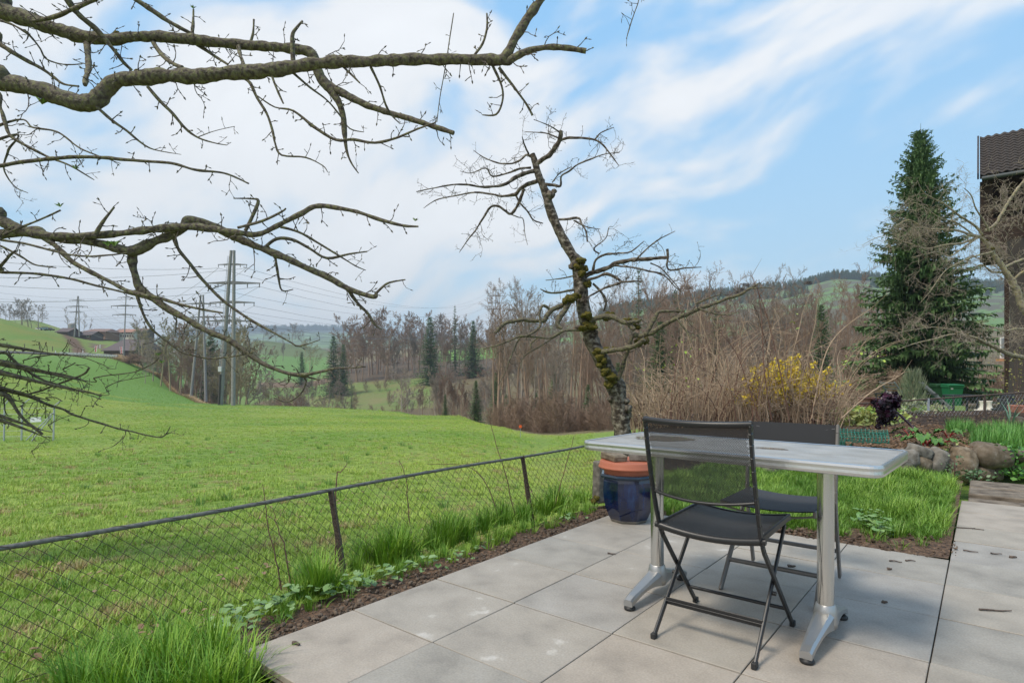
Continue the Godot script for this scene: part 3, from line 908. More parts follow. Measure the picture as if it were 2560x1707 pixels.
func make_old_tree() -> void:
	rng.seed = 902
	var D := 6.7
	var foot := at(1566, 1085, D)
	var gy := land(foot.x, D)
	foot.y = gy
	var t := thing("old_fruit_tree", "gnarled pruned fruit tree with pale bark and moss cushions behind the table", "tree", foot)
	var tl: Array = trace([[D, D, [1045, 1560, 100, 1040, 1500, 96, 1025, 1400, 94, 1010, 1290, 92, 985, 1235, 84, 950, 1170, 78, 905, 1090, 76, 880, 1010, 76, 862, 940, 72, 848, 860, 70, 838, 780, 70, 828, 705, 66, 800, 660, 56, 760, 590, 52, 722, 510, 50, 697, 440, 48, 683, 385, 48, 665, 340, 42, 645, 290, 36, 632, 240, 32, 618, 195, 30]]], 0.5357, 1000, 280)[0]
	tl.push_front(Vector4(foot.x, gy - 0.1, foot.z, 0.16))
	var holder := Node3D.new()
	holder.name = "crown"
	holder.position = -foot
	t.add_child(holder)
	var tw := Geo.new()
	var buds := Geo.new()
	var mossy := Geo.new()
	var s := smooth_line(tl, 5)
	var g := Geo.new()
	var pts := []
	var rad := []
	for q in s:
		var p := Vector3(q.x, q.y, q.z)
		pts.append(p - foot)
		rad.append(q.w * (1.0 + 0.3 * nz.get_noise_3dv(p * 70.0)))
	g.tube(pts, rad, 16)
	# burrs and knots
	for k in 34:
		var m := rng.randi_range(2, pts.size() - 8)
		var an := rf(0, TAU)
		g.blob(pts[m] + Vector3(cos(an), rf(-0.3, 0.3), sin(an)) * rad[m] * 0.85, Vector3(1, 1, 1) * rad[m] * rf(0.22, 0.5), nz, 0.5, 2.0, 7, 9)
	for q in [[1062, 1385, 34], [1055, 1350, 26], [1040, 1420, 28], [705, 385, 34], [720, 370, 22], [830, 1010, 24], [910, 1030, 24], [800, 720, 22]]:
		g.blob(at(1000 + q[0] * 0.5357, 280 + q[1] * 0.5357, D - 0.05) - foot, Vector3(1, 1, 1) * q[2] * 0.5357 / F * D * 0.62, nz, 0.5, 2.0, 8, 10)
	part("trunk", g, M["bark_old"], t)
	var rows := trace([
		[D, 6.5, [632, 240, 24, 665, 222, 26, 700, 198, 25, 732, 155, 25, 748, 120, 22, 752, 85, 18]],
		[6.6, 6.4, [752, 130, 14, 790, 120, 14, 860, 122, 12, 910, 130, 11, 950, 155, 10, 985, 200, 8, 1022, 250, 4]],
		[6.6, 6.4, [910, 128, 9, 940, 95, 7, 998, 72, 4]],
		[6.6, 6.3, [752, 100, 9, 700, 65, 6, 625, 35, 4]],
		[6.6, 6.8, [745, 125, 9, 690, 100, 7, 640, 95, 6, 585, 92, 4]],
		[6.7, 6.4, [628, 275, 22, 580, 285, 22, 530, 310, 20, 500, 332, 18, 450, 345, 14, 380, 350, 12, 320, 340, 10, 260, 338, 9, 180, 350, 7, 75, 372, 4]],
		[6.7, 7.0, [640, 322, 22, 600, 335, 22, 560, 362, 20, 535, 385, 18, 480, 392, 12, 420, 382, 10, 350, 375, 9, 250, 392, 7, 170, 410, 6, 110, 448, 3]],
		[6.9, 7.0, [580, 360, 18, 560, 410, 16, 540, 450, 15, 515, 475, 14, 490, 460, 13, 460, 440, 12, 425, 442, 11, 390, 490, 10, 350, 555, 8, 310, 605, 6, 276, 656, 3]],
		[6.9, 6.8, [540, 390, 12, 565, 430, 10, 600, 470, 9, 625, 505, 8, 668, 520, 5]],
		[6.9, 6.9, [520, 478, 7, 550, 490, 6, 575, 500, 5, 582, 560, 4, 595, 620, 2]],
		[6.7, 6.9, [625, 215, 18, 590, 200, 14, 560, 225, 12, 520, 240, 10, 470, 240, 9, 420, 225, 7, 380, 205, 5, 342, 178, 3]],
		[6.7, 6.5, [610, 260, 14, 560, 265, 12, 500, 285, 10, 430, 300, 9, 400, 262, 7, 330, 285, 5, 280, 275, 3]],
		[6.7, 6.4, [600, 195, 12, 580, 150, 8, 570, 115, 5]],
		[6.7, 6.4, [660, 335, 16, 710, 340, 16, 750, 345, 13, 752, 300, 10, 790, 275, 10, 830, 245, 9, 890, 220, 8, 960, 195, 6, 1025, 190, 3]],
		[6.6, 6.5, [710, 330, 7, 740, 290, 7, 770, 270, 6, 800, 255, 4]],
		[6.7, 6.5, [735, 500, 12, 780, 500, 13, 835, 495, 12, 850, 525, 10, 870, 560, 10, 874, 605, 8]],
		[6.5, 6.5, [810, 505, 8, 870, 535, 7, 936, 547, 3]],
		[6.7, 6.3, [860, 770, 26, 905, 748, 26, 960, 730, 25, 1010, 705, 24, 1060, 695, 22, 1130, 688, 20, 1200, 682, 18, 1250, 678, 15]],
		[6.3, 6.3, [1248, 640, 14, 1250, 680, 12, 1246, 720, 10, 1265, 738, 9, 1330, 728, 8, 1408, 724, 5]],
		[6.6, 6.4, [900, 740, 14, 915, 690, 13, 960, 665, 12, 1020, 660, 10, 1080, 650, 9, 1140, 602, 5]],
		[6.6, 6.6, [930, 660, 9, 905, 635, 8, 960, 590, 6, 975, 540, 5, 995, 535, 3]],
		[6.4, 6.2, [1090, 700, 10, 1140, 650, 9, 1200, 600, 7, 1285, 555, 4]],
		[6.4, 6.3, [1000, 715, 12, 1080, 725, 11, 1160, 742, 10, 1230, 760, 9, 1280, 810, 6, 1320, 845, 3]],
		[6.4, 6.3, [1170, 705, 8, 1220, 730, 7, 1275, 790, 6, 1310, 832, 4]],
		[6.6, 6.5, [870, 785, 18, 910, 775, 17, 960, 755, 16, 1010, 775, 15, 1030, 795, 14, 970, 815, 13, 900, 850, 10, 870, 870, 7]],
		[6.6, 6.4, [1030, 795, 12, 1090, 790, 11, 1135, 790, 5]],
		[6.6, 6.7, [900, 800, 14, 940, 840, 14, 962, 890, 13, 950, 930, 9]],
		[6.7, 6.6, [838, 825, 14, 780, 835, 12, 720, 845, 11, 680, 838, 9, 655, 825, 5]],
		[6.6, 6.7, [820, 762, 8, 760, 775, 7, 680, 785, 4]],
		[6.7, 6.4, [850, 865, 34, 800, 880, 32, 750, 905, 30, 710, 925, 26, 685, 950, 24, 665, 975, 22, 600, 972, 21, 545, 972, 20, 490, 985, 19, 445, 1030, 16]],
		[6.6, 6.5, [790, 885, 30, 765, 925, 30, 742, 965, 28, 735, 995, 22, 755, 1010, 14]],
		[6.5, 6.3, [700, 920, 16, 665, 905, 15, 650, 945, 14, 655, 1000, 13, 600, 1040, 12, 550, 1050, 11, 480, 1080, 9, 390, 1105, 5]],
		[6.5, 6.3, [820, 1018, 14, 760, 1022, 13, 700, 1055, 12, 640, 1050, 11, 570, 1048, 10, 540, 1090, 9, 510, 1160, 8, 490, 1215, 6, 455, 1280, 3]],
		[6.5, 6.5, [640, 1055, 9, 612, 1080, 8, 612, 1105, 6]],
		[6.5, 6.4, [760, 1025, 8, 660, 1090, 7, 580, 1140, 6, 560, 1200, 3]],
		[6.6, 6.4, [885, 975, 30, 930, 960, 28, 985, 955, 28, 1030, 975, 24, 1070, 990, 26, 1095, 1015, 24]],
		[6.4, 6.4, [1060, 985, 18, 1105, 975, 20, 1128, 965, 12]],
		[6.6, 6.2, [915, 1115, 28, 970, 1115, 26, 1040, 1105, 26, 1100, 1090, 26, 1140, 1060, 24]],
		[6.6, 6.0, [1018, 1245, 22, 1040, 1190, 22, 1062, 1120, 24, 1085, 1050, 26, 1130, 1045, 28, 1180, 1030, 28, 1220, 1000, 26, 1260, 980, 26, 1320, 950, 24, 1390, 920, 22, 1460, 895, 20, 1530, 870, 18, 1590, 850, 16, 1640, 822, 12, 1682, 795, 6]],
		[6.2, 6.2, [1150, 1035, 24, 1170, 1000, 24, 1195, 950, 22, 1215, 930, 18, 1270, 930, 12, 1330, 928, 8]],
		[6.1, 6.0, [1290, 960, 12, 1320, 1000, 10, 1350, 1040, 9, 1362, 1075, 6]],
		[6.1, 5.9, [1400, 920, 10, 1470, 940, 9, 1545, 950, 4]],
		[6.1, 5.9, [1380, 895, 9, 1440, 870, 8, 1500, 850, 4]],
		[6.0, 5.8, [1440, 935, 8, 1480, 1010, 4]],
		[6.0, 5.9, [1640, 822, 8, 1720, 820, 5, 1745, 828, 3]],
	], 0.5357, 1000, 280)
	for k in rows.size():
		var line: Array = rows[k]
		var skel := limb(line, holder, M["bark_old"] if k < 27 else M["bark_moss"], 0.12)
		var th: float = skel[0][1]
		dress(skel, tw, buds, 7.0 if th > 0.02 else 11.0, 0.03, 0.16, 1)
		if k < 15:
			dress(skel, tw, buds, 4.5, 0.12, 0.36, 2, 0.3)
		elif k < 30 or k > 36:
			dress(skel, tw, buds, 4.0, 0.12, 0.38, 2, 0.25)
	for q in [[845, 690, 26], [830, 720, 24], [845, 755, 26], [860, 730, 20], [880, 805, 24], [800, 865, 30], [830, 860, 26], [780, 878, 22], [870, 955, 30], [885, 990, 32], [860, 1010, 26], [900, 1005, 22], [985, 950, 28], [950, 962, 20], [1060, 970, 26], [1095, 1000, 24], [1105, 975, 20], [925, 1115, 26], [960, 1108, 20], [940, 1150, 28], [945, 1175, 26], [965, 1215, 30], [985, 1235, 32], [975, 1270, 28], [1000, 1255, 24], [1115, 1078, 30], [1135, 1065, 26], [1040, 1105, 16], [1300, 928, 12], [1000, 1108, 16]]:
		moss_clump(mossy, at(1000 + q[0] * 0.5357, 280 + q[1] * 0.5357, D - 0.09 - rf(0, 0.05)), q[2] * 0.5357 / F * D * 0.68)
	part("twig", tw, M["twig"], holder).set_meta("kind", "stuff")
	part("bud", buds, M["bark_moss"], holder).set_meta("kind", "stuff")
	part("moss", mossy, M["moss"], holder).set_meta("kind", "stuff")

# ---------------------------------------------------------------- table, chairs, pot
func lattice(g: Geo, f: Callable, w: float, h: float, pitch: float, th: float, seg := 10) -> void:   # slanting threads on a bent sheet; f maps (u, v) in metres to a point
	var diag := w + h
	var n := int(diag / pitch)
	for s in 2:
		for k in n:
			var c := (k + 0.5) * pitch
			var u0 := c if s == 0 else c - h
			# the thread runs from v=0 to v=h
			var last := Vector3.ZERO
			var has := false
			for q in seg + 1:
				var v := h * q / seg
				var u := u0 - v if s == 0 else u0 + v
				if u < 0.0 or u > w:
					has = false
					continue
				var p: Vector3 = f.call(u, v)
				p += (f.call(u + 0.005, v) - p).cross(f.call(u, v + 0.005) - p).normalized() * (0.0005 * s)
				if has:
					var e := (p - last).normalized()
					var o: Vector3 = f.call(u, v)
					var a: Vector3 = (f.call(u + 0.005, v) - o).normalized()
					var nn := a.cross((f.call(u, v + 0.005) - o)).normalized()
					var side := nn.cross(e).normalized() * th * 0.5
					var b := g.v.size()
					g.add(last - side, nn); g.add(last + side, nn); g.add(p + side, nn); g.add(p - side, nn)
					g.tri(b, b + 2, b + 1); g.tri(b, b + 3, b + 2)
				last = p
				has = true

func bar(a: Vector3, b: Vector3, w: float, h: float, g: Geo, bev := 0.003) -> void:   # rectangular tube from a to b
	var z := (b - a)
	var l := z.length()
	z /= l
	var x := Vector3.UP.cross(z)
	if x.length() < 0.05:
		x = Vector3.RIGHT
	x = x.normalized()
	var y := z.cross(x)
	g.box((a + b) * 0.5, Vector3(w, h, l), Basis(x, y, z), bev)

func turned(px: float) -> float:
	return px

func make_table() -> void:
	var c := Vector3(0.960, 0, -2.545)
	var t := thing("patio_table", "rectangular aluminium bistro table on two round posts with a puddle on top", "table", c, -0.725)
	# local x runs along the length, local -z away from the camera
	var L := 1.20
	var B := 0.59
	var metal := mat(lin(0.62, 0.61, 0.60), 0.28, 0.9)
	metal.normal_enabled = true
	metal.normal_texture = bump_tex(256, 0.02, 3, 300, 2.0)
	metal.normal_scale = 0.25
	metal.uv1_triplanar = true
	metal.uv1_scale = Vector3(3, 3, 3)
	var rough := ramp_tex(512, 0.012, 5, 301, [[0.0, Color(0.33, 0.33, 0.33)], [0.45, Color(0.42, 0.42, 0.42)], [1.0, Color(0.56, 0.56, 0.56)]], false, 0.1)
	var top := mat(lin(0.47, 0.445, 0.415), 1.0, 0.3)
	top.roughness_texture = rough
	top.albedo_texture = ramp_tex(512, 0.010, 5, 302, [[0.0, Color(0.84, 0.83, 0.81)], [0.5, Color(0.92, 0.92, 0.91)], [1.0, Color(1, 1, 1)]], false, 0.08)
	top.uv1_triplanar = true
	top.uv1_scale = Vector3(1.0, 1.0, 1.6)
	var outline := func(hx: float, hz: float, r: float) -> Array:
		var o := []
		for k in 4:
			for s in 7:
				var an := (k + s / 6.0) * PI / 2.0
				var sx := [1, -1, -1, 1][k] as int
				var sz := [1, 1, -1, -1][k] as int
				o.append(Vector3(sx * (hx - r) + cos(an) * r, 0, -(sz * (hz - r) + sin(an) * r)))
		return o
	var slab := Geo.new()
	var ring: Array = outline.call(L / 2 - 0.012, B / 2 - 0.012, 0.035)
	var tp := []
	for p in ring:
		tp.append(p + Vector3(0, 0.7285, 0))
	slab.face(tp)
	var bp := []
	for p in ring:
		bp.append(p + Vector3(0, 0.697, 0))
	bp.reverse()
	slab.face(bp)
	part("table_top", slab, top, t)
	var rim := Geo.new()
	var prof := [[0.0, 0.7300], [0.006, 0.7322], [0.012, 0.7300], [0.014, 0.722], [0.013, 0.712], [0.014, 0.702], [0.012, 0.693], [0.004, 0.690], [0.0, 0.697]]
	var rings := []
	for q in prof:
		var o: Array = outline.call(L / 2 - 0.014 + q[0], B / 2 - 0.014 + q[0], 0.034 + q[0])
		var line := []
		for p in o:
			line.append(p + Vector3(0, q[1], 0))
		rings.append(line)
	var m: int = rings[0].size()
	for k in prof.size() - 1:
		for j in m:
			rim.face([rings[k][(j + 1) % m], rings[k][j], rings[k + 1][j], rings[k + 1][(j + 1) % m]])
	part("rim", rim, metal, t)
	var post_m := mat(lin(0.60, 0.60, 0.585), 0.17, 0.95)
	var cast_m := mat(lin(0.42, 0.42, 0.415), 0.38, 0.85)
	cast_m.normal_enabled = true
	cast_m.normal_texture = bump_tex(256, 0.2, 2, 303, 2.0)
	cast_m.normal_scale = 0.35
	cast_m.uv1_triplanar = true
	cast_m.uv1_scale = Vector3(4, 4, 4)
	var black := mat(lin(0.012, 0.012, 0.012), 0.55)
	for s in [-1.0, 1.0]:
		var px: float = s * 0.362
		var g := Geo.new()
		g.lathe(Vector3(px, 0, 0), [Vector2(0.0308, 0.125), Vector2(0.0308, 0.690)], 32)
		part("post", g, post_m, t)
		var pl := Geo.new()
		pl.box(Vector3(px, 0.684, 0), Vector3(0.10, 0.012, 0.42), Basis.IDENTITY, 0.003)
		part("bracket", pl, cast_m, t)
		var b := Geo.new()
		# cast foot: collar and two arched legs along the short side
		b.lathe(Vector3(px, 0, 0), [Vector2(0.0, 0.045), Vector2(0.040, 0.05), Vector2(0.046, 0.075), Vector2(0.042, 0.115), Vector2(0.035, 0.138), Vector2(0.0300, 0.140)], 28)
		for z in [-1.0, 1.0]:
			var cs := []
			for k in 9:
				var f := k / 8.0
				var zz: float = z * lerpf(0.02, 0.272, f)
				var ytop := lerpf(0.122, 0.052, pow(f, 0.8)) if f < 0.9 else 0.046
				var ybot := lerpf(0.050, 0.018, pow(f, 1.3)) + 0.022 * sin(f * PI)
				var w := lerpf(0.036, 0.021, f)
				cs.append([Vector3(px, ybot, zz), ytop - ybot, w])
			for k in 8:
				var A: Array = cs[k]
				var C: Array = cs[k + 1]
				var q := func(e: Array, u: float, v: float) -> Vector3:
					return e[0] + Vector3(u * e[2], v * e[1], 0)
				var loop := [[-1.0, 0.0], [1.0, 0.0], [1.0, 0.72], [0.62, 1.0], [-0.62, 1.0], [-1.0, 0.72]]
				for j in 6:
					var l0: Array = loop[j]
					var l1: Array = loop[(j + 1) % 6]
					b.face([q.call(A, l0[0], l0[1]), q.call(A, l1[0], l1[1]), q.call(C, l1[0], l1[1]), q.call(C, l0[0], l0[1])], z > 0)
				if k == 7:
					var e := []
					for l in loop:
						e.append(q.call(C, l[0], l[1]))
					b.face(e, z < 0)
			var pad := Geo.new()
			pad.lathe(Vector3(px, 0, z * 0.255), [Vector2(0.0, 0.0), Vector2(0.021, 0.0), Vector2(0.025, 0.004), Vector2(0.025, 0.011), Vector2(0.018, 0.017), Vector2(0.009, 0.024)], 20)
			part("foot_pad", pad, black, t)
		part("base", b, cast_m, t)
	# standing water and the parasol hole cover
	var wat := mat(lin(0.33, 0.31, 0.28), 0.02, 0.25)
	var pud := Geo.new()
	rng.seed = 44
	for q in [[-0.36, -0.06, 0.135, 0.12], [0.155, 0.0, 0.062, 0.030]]:
		var o := []
		for k in 40:
			var an := k * TAU / 40.0
			var r := 1.0 + 0.35 * nz.get_noise_2d(cos(an) * 25.0 + q[0] * 100.0, sin(an) * 25.0)
			o.append(Vector3(q[0] + cos(an) * q[2] * r, 0.7297, q[1] - sin(an) * q[3] * r))
		pud.face(o)
	part("puddle", pud, wat, t).set_meta("kind", "stuff")

func make_black_chair() -> void:
	var c := Vector3(0.848, 0, -2.365)
	var t := thing("folding_chair", "black folding chair with perforated mesh back pulled up to the table", "chair", c, -atan2(0.627, 0.779))
	var steel := mat(lin(0.014, 0.014, 0.015), 0.38)
	var mesh_m := mat(lin(0.022, 0.022, 0.023), 0.6)
	var foot := mat(lin(0.02, 0.02, 0.02), 0.7)
	# local -z faces the table
	var hw := 0.205
	for s in [-1.0, 1.0]:
		var x: float = s * hw
		var g := Geo.new()
		var xt: float = s * 0.196
		var line := smooth_line([Vector3(xt, 0.862, 0.292), Vector3(xt, 0.75, 0.268), Vector3(xt, 0.60, 0.226), Vector3(xt, 0.45, 0.170), Vector3(xt, 0.38, 0.125)], 3)
		for k in line.size() - 1:
			bar(line[k], line[k + 1] + (line[k + 1] - line[k]) * 0.04, 0.011, 0.024, g, 0.003)
		bar(Vector3(xt, 0.385, 0.129), Vector3(x, 0.012, -0.235), 0.011, 0.022, g, 0.003)
		part("back_leg_frame", g, steel, t)
		var g2 := Geo.new()
		bar(Vector3(x * 0.90, 0.425, -0.20), Vector3(x * 0.93, 0.012, 0.222), 0.011, 0.022, g2, 0.003)
		part("leg", g2, steel, t)
		for e in [Vector3(x, 0.012, -0.238), Vector3(x * 0.93, 0.012, 0.225)]:
			var f := Geo.new()
			f.box(e, Vector3(0.019, 0.024, 0.03), Basis.IDENTITY, 0.003)
			part("foot", f, foot, t)
		var h := Geo.new()
		h.tube([Vector3(xt - 0.016, 0.435, 0.164), Vector3(xt + 0.016, 0.435, 0.164)], [0.012, 0.012], 14)
		part("hinge", h, steel, t)
		var pv := Geo.new()
		pv.tube([Vector3(x * 0.95 - 0.012, 0.205, 0.012), Vector3(x * 0.95 + 0.012, 0.205, 0.012)], [0.008, 0.008], 10)
		part("pivot_bolt", pv, steel, t)
		# seat side rail
		var r := Geo.new()
		bar(Vector3(s * 0.192, 0.437, 0.168), Vector3(s * 0.192, 0.449, -0.240), 0.012, 0.026, r)
		part("seat_rail", r, steel, t)
	# top rail, bowed away from the sitter
	var g3 := Geo.new()
	var tp := []
	for k in 11:
		var u := -1.0 + k * 0.2
		tp.append(Vector3(u * 0.200, 0.864 - 0.006 * (1 - u * u), 0.292 + 0.030 * (1 - u * u)))
	g3.tube(tp, Array(PackedFloat32Array([0.0115, 0.0115, 0.0115, 0.0115, 0.0115, 0.0115, 0.0115, 0.0115, 0.0115, 0.0115, 0.0115])), 10)
	part("top_rail", g3, steel, t)
	var back := func(u: float, v: float) -> Vector3:   # u across, v up from the lower edge
		var f := u / 0.392
		var bow := 4.0 * f * (1 - f)
		var y := lerpf(0.582 - 0.020 * bow, 0.858, v / 0.28)
		var z := lerpf(0.220, 0.290, (y - 0.58) / 0.28) + 0.030 * bow
		return Vector3(u - 0.196, y, z)
	var gb := Geo.new()
	lattice(gb, back, 0.392, 0.28, 0.0054, 0.0017, 16)
	part("back_mesh", gb, mesh_m, t)
	var hem := Geo.new()
	var hp := []
	for k in 13:
		hp.append(back.call(0.392 * k / 12.0, 0.0))
	hem.tube(hp, Array(PackedFloat32Array([0.006, 0.006, 0.006, 0.006, 0.006, 0.006, 0.006, 0.006, 0.006, 0.006, 0.006, 0.006, 0.006])), 8)
	part("back_hem", hem, steel, t)
	var seat := func(u: float, v: float) -> Vector3:
		var f := u / 0.39
		return Vector3(u - 0.195, lerpf(0.444, 0.458, v / 0.40) - 0.020 * 4.0 * f * (1 - f), lerpf(0.165, -0.235, v / 0.40))
	var gs := Geo.new()
	lattice(gs, seat, 0.39, 0.40, 0.0046, 0.0031, 12)
	part("seat_mesh", gs, mat(lin(0.03, 0.03, 0.032), 0.5), t)
	var lip := Geo.new()
	for e in [0.0, 0.40]:
		var lp := []
		var lr := []
		for k in 13:
			lp.append(seat.call(0.39 * k / 12.0, e) + Vector3(0, -0.010, 0))
			lr.append(0.0145)
		lip.tube(lp, lr, 10)
	part("seat_bar", lip, steel, t)
	var cb := Geo.new()
	bar(Vector3(-hw * 0.92, 0.120, 0.112), Vector3(hw * 0.92, 0.120, 0.112), 0.026, 0.004, cb, 0.001)
	bar(Vector3(-hw * 0.92, 0.120, 0.118), Vector3(hw * 0.92, 0.120, 0.118), 0.004, 0.028, cb, 0.001)
	part("crossbar", cb, steel, t)
	var cb2 := Geo.new()
	cb2.tube([Vector3(-hw, 0.10, -0.146), Vector3(hw, 0.10, -0.146)], [0.0075, 0.0075], 10)
	part("crossbar", cb2, steel, t)

func make_grey_chair() -> void:
	var c := Vector3(1.330, 0, -2.905)
	var t := thing("folding_chair", "grey framed folding chair with dark fabric on the lawn side of the table", "chair", c, -atan2(0.627, 0.779) + PI)
	var steel := mat(lin(0.17, 0.155, 0.142), 0.4, 0.35)
	var fab := mat(lin(0.03, 0.031, 0.035), 0.7)
	fab.normal_enabled = true
	fab.normal_texture = bump_tex(256, 0.25, 2, 310, 2.0)
	fab.normal_scale = 0.3
	fab.uv1_triplanar = true
	fab.uv1_scale = Vector3(12, 12, 12)
	var hw := 0.212
	# local -z faces the table, so the back stands at +z
	for s in [-1.0, 1.0]:
		var x: float = s * hw
		var g := Geo.new()
		var line := smooth_line([Vector3(x, 0.785, 0.225), Vector3(x, 0.62, 0.190), Vector3(x, 0.46, 0.165), Vector3(x, 0.30, 0.185), Vector3(x, 0.012, 0.272)], 3)
		for k in line.size() - 1:
			bar(line[k], line[k + 1] + (line[k + 1] - line[k]) * 0.03, 0.014, 0.030, g, 0.003)
		part("back_leg_frame", g, steel, t)
		var g2 := Geo.new()
		bar(Vector3(x * 0.92, 0.405, 0.09), Vector3(x * 0.98, 0.0, -0.262), 0.014, 0.030, g2, 0.003)
		part("leg", g2, steel, t)
		var g4 := Geo.new()
		bar(Vector3(x * 0.96, 0.412, 0.19), Vector3(x * 0.96, 0.420, -0.262), 0.014, 0.030, g4, 0.003)
		part("seat_rail", g4, steel, t)
	var seat := Geo.new()
	var nx := 12
	for lay in 2:
		var b0 := seat.v.size()
		for i in 2:
			for k in nx + 1:
				var u := -1.0 + 2.0 * k / nx
				seat.add(Vector3(u * hw * 0.96, 0.436 - 0.018 * (1 - u * u) - lay * 0.004, -0.262 + i * 0.43), Vector3.UP if lay == 0 else Vector3.DOWN)
		for k in nx:
			if lay == 0:
				seat.tri(b0 + k, b0 + nx + 1 + k, b0 + nx + 2 + k); seat.tri(b0 + k, b0 + nx + 2 + k, b0 + k + 1)
			else:
				seat.tri(b0 + k, b0 + nx + 2 + k, b0 + nx + 1 + k); seat.tri(b0 + k, b0 + k + 1, b0 + nx + 2 + k)
	part("seat", seat, fab, t)
	var lip := Geo.new()
	var lp := []
	var lr := []
	for k in 13:
		var u := -1.0 + k / 6.0
		lp.append(Vector3(u * hw * 0.96, 0.412 - 0.026 * (1 - u * u), -0.255))
		lr.append(0.005)
	lip.tube(lp, lr, 8)
	part("seat_bar", lip, steel, t)
	var back := Geo.new()
	for lay in 2:
		var b0 := back.v.size()
		for i in 7:
			for k in nx + 1:
				var u := -1.0 + 2.0 * k / nx
				var f := i / 6.0
				back.add(Vector3(u * hw, lerpf(0.60, 0.783, f), lerpf(0.188, 0.225, f) + 0.022 * (1 - u * u) + lay * 0.004), Vector3(0, 0, -1 if lay == 0 else 1))
		for i in 6:
			for k in nx:
				var a := b0 + i * (nx + 1) + k
				if lay == 0:
					back.tri(a, a + nx + 2, a + 1); back.tri(a, a + nx + 1, a + nx + 2)
				else:
					back.tri(a, a + 1, a + nx + 2); back.tri(a, a + nx + 2, a + nx + 1)
	part("backrest", back, fab, t)
	var st := Geo.new()   # the curved seam of the backrest
	var sp := []
	var sr := []
	for k in 25:
		var u := -0.94 + 1.88 * k / 24.0
		sp.append(Vector3(u * hw, 0.768 - 0.026 * (1 - u * u), lerpf(0.188, 0.225, 0.93) + 0.022 * (1 - u * u) - 0.0022))
		sr.append(0.0009)
	for k in 12:
		st.stick(sp[k * 2], sp[k * 2 + 1], 0.0011, 0.0011)
	part("seam", st, mat(lin(0.35, 0.35, 0.36), 0.8), t)
	for q in [[0.125, -0.155], [0.150, 0.232]]:
		var cb := Geo.new()
		cb.tube([Vector3(-hw, q[0], q[1]), Vector3(hw, q[0], q[1])], [0.011, 0.011], 12)
		part("crossbar", cb, steel, t)

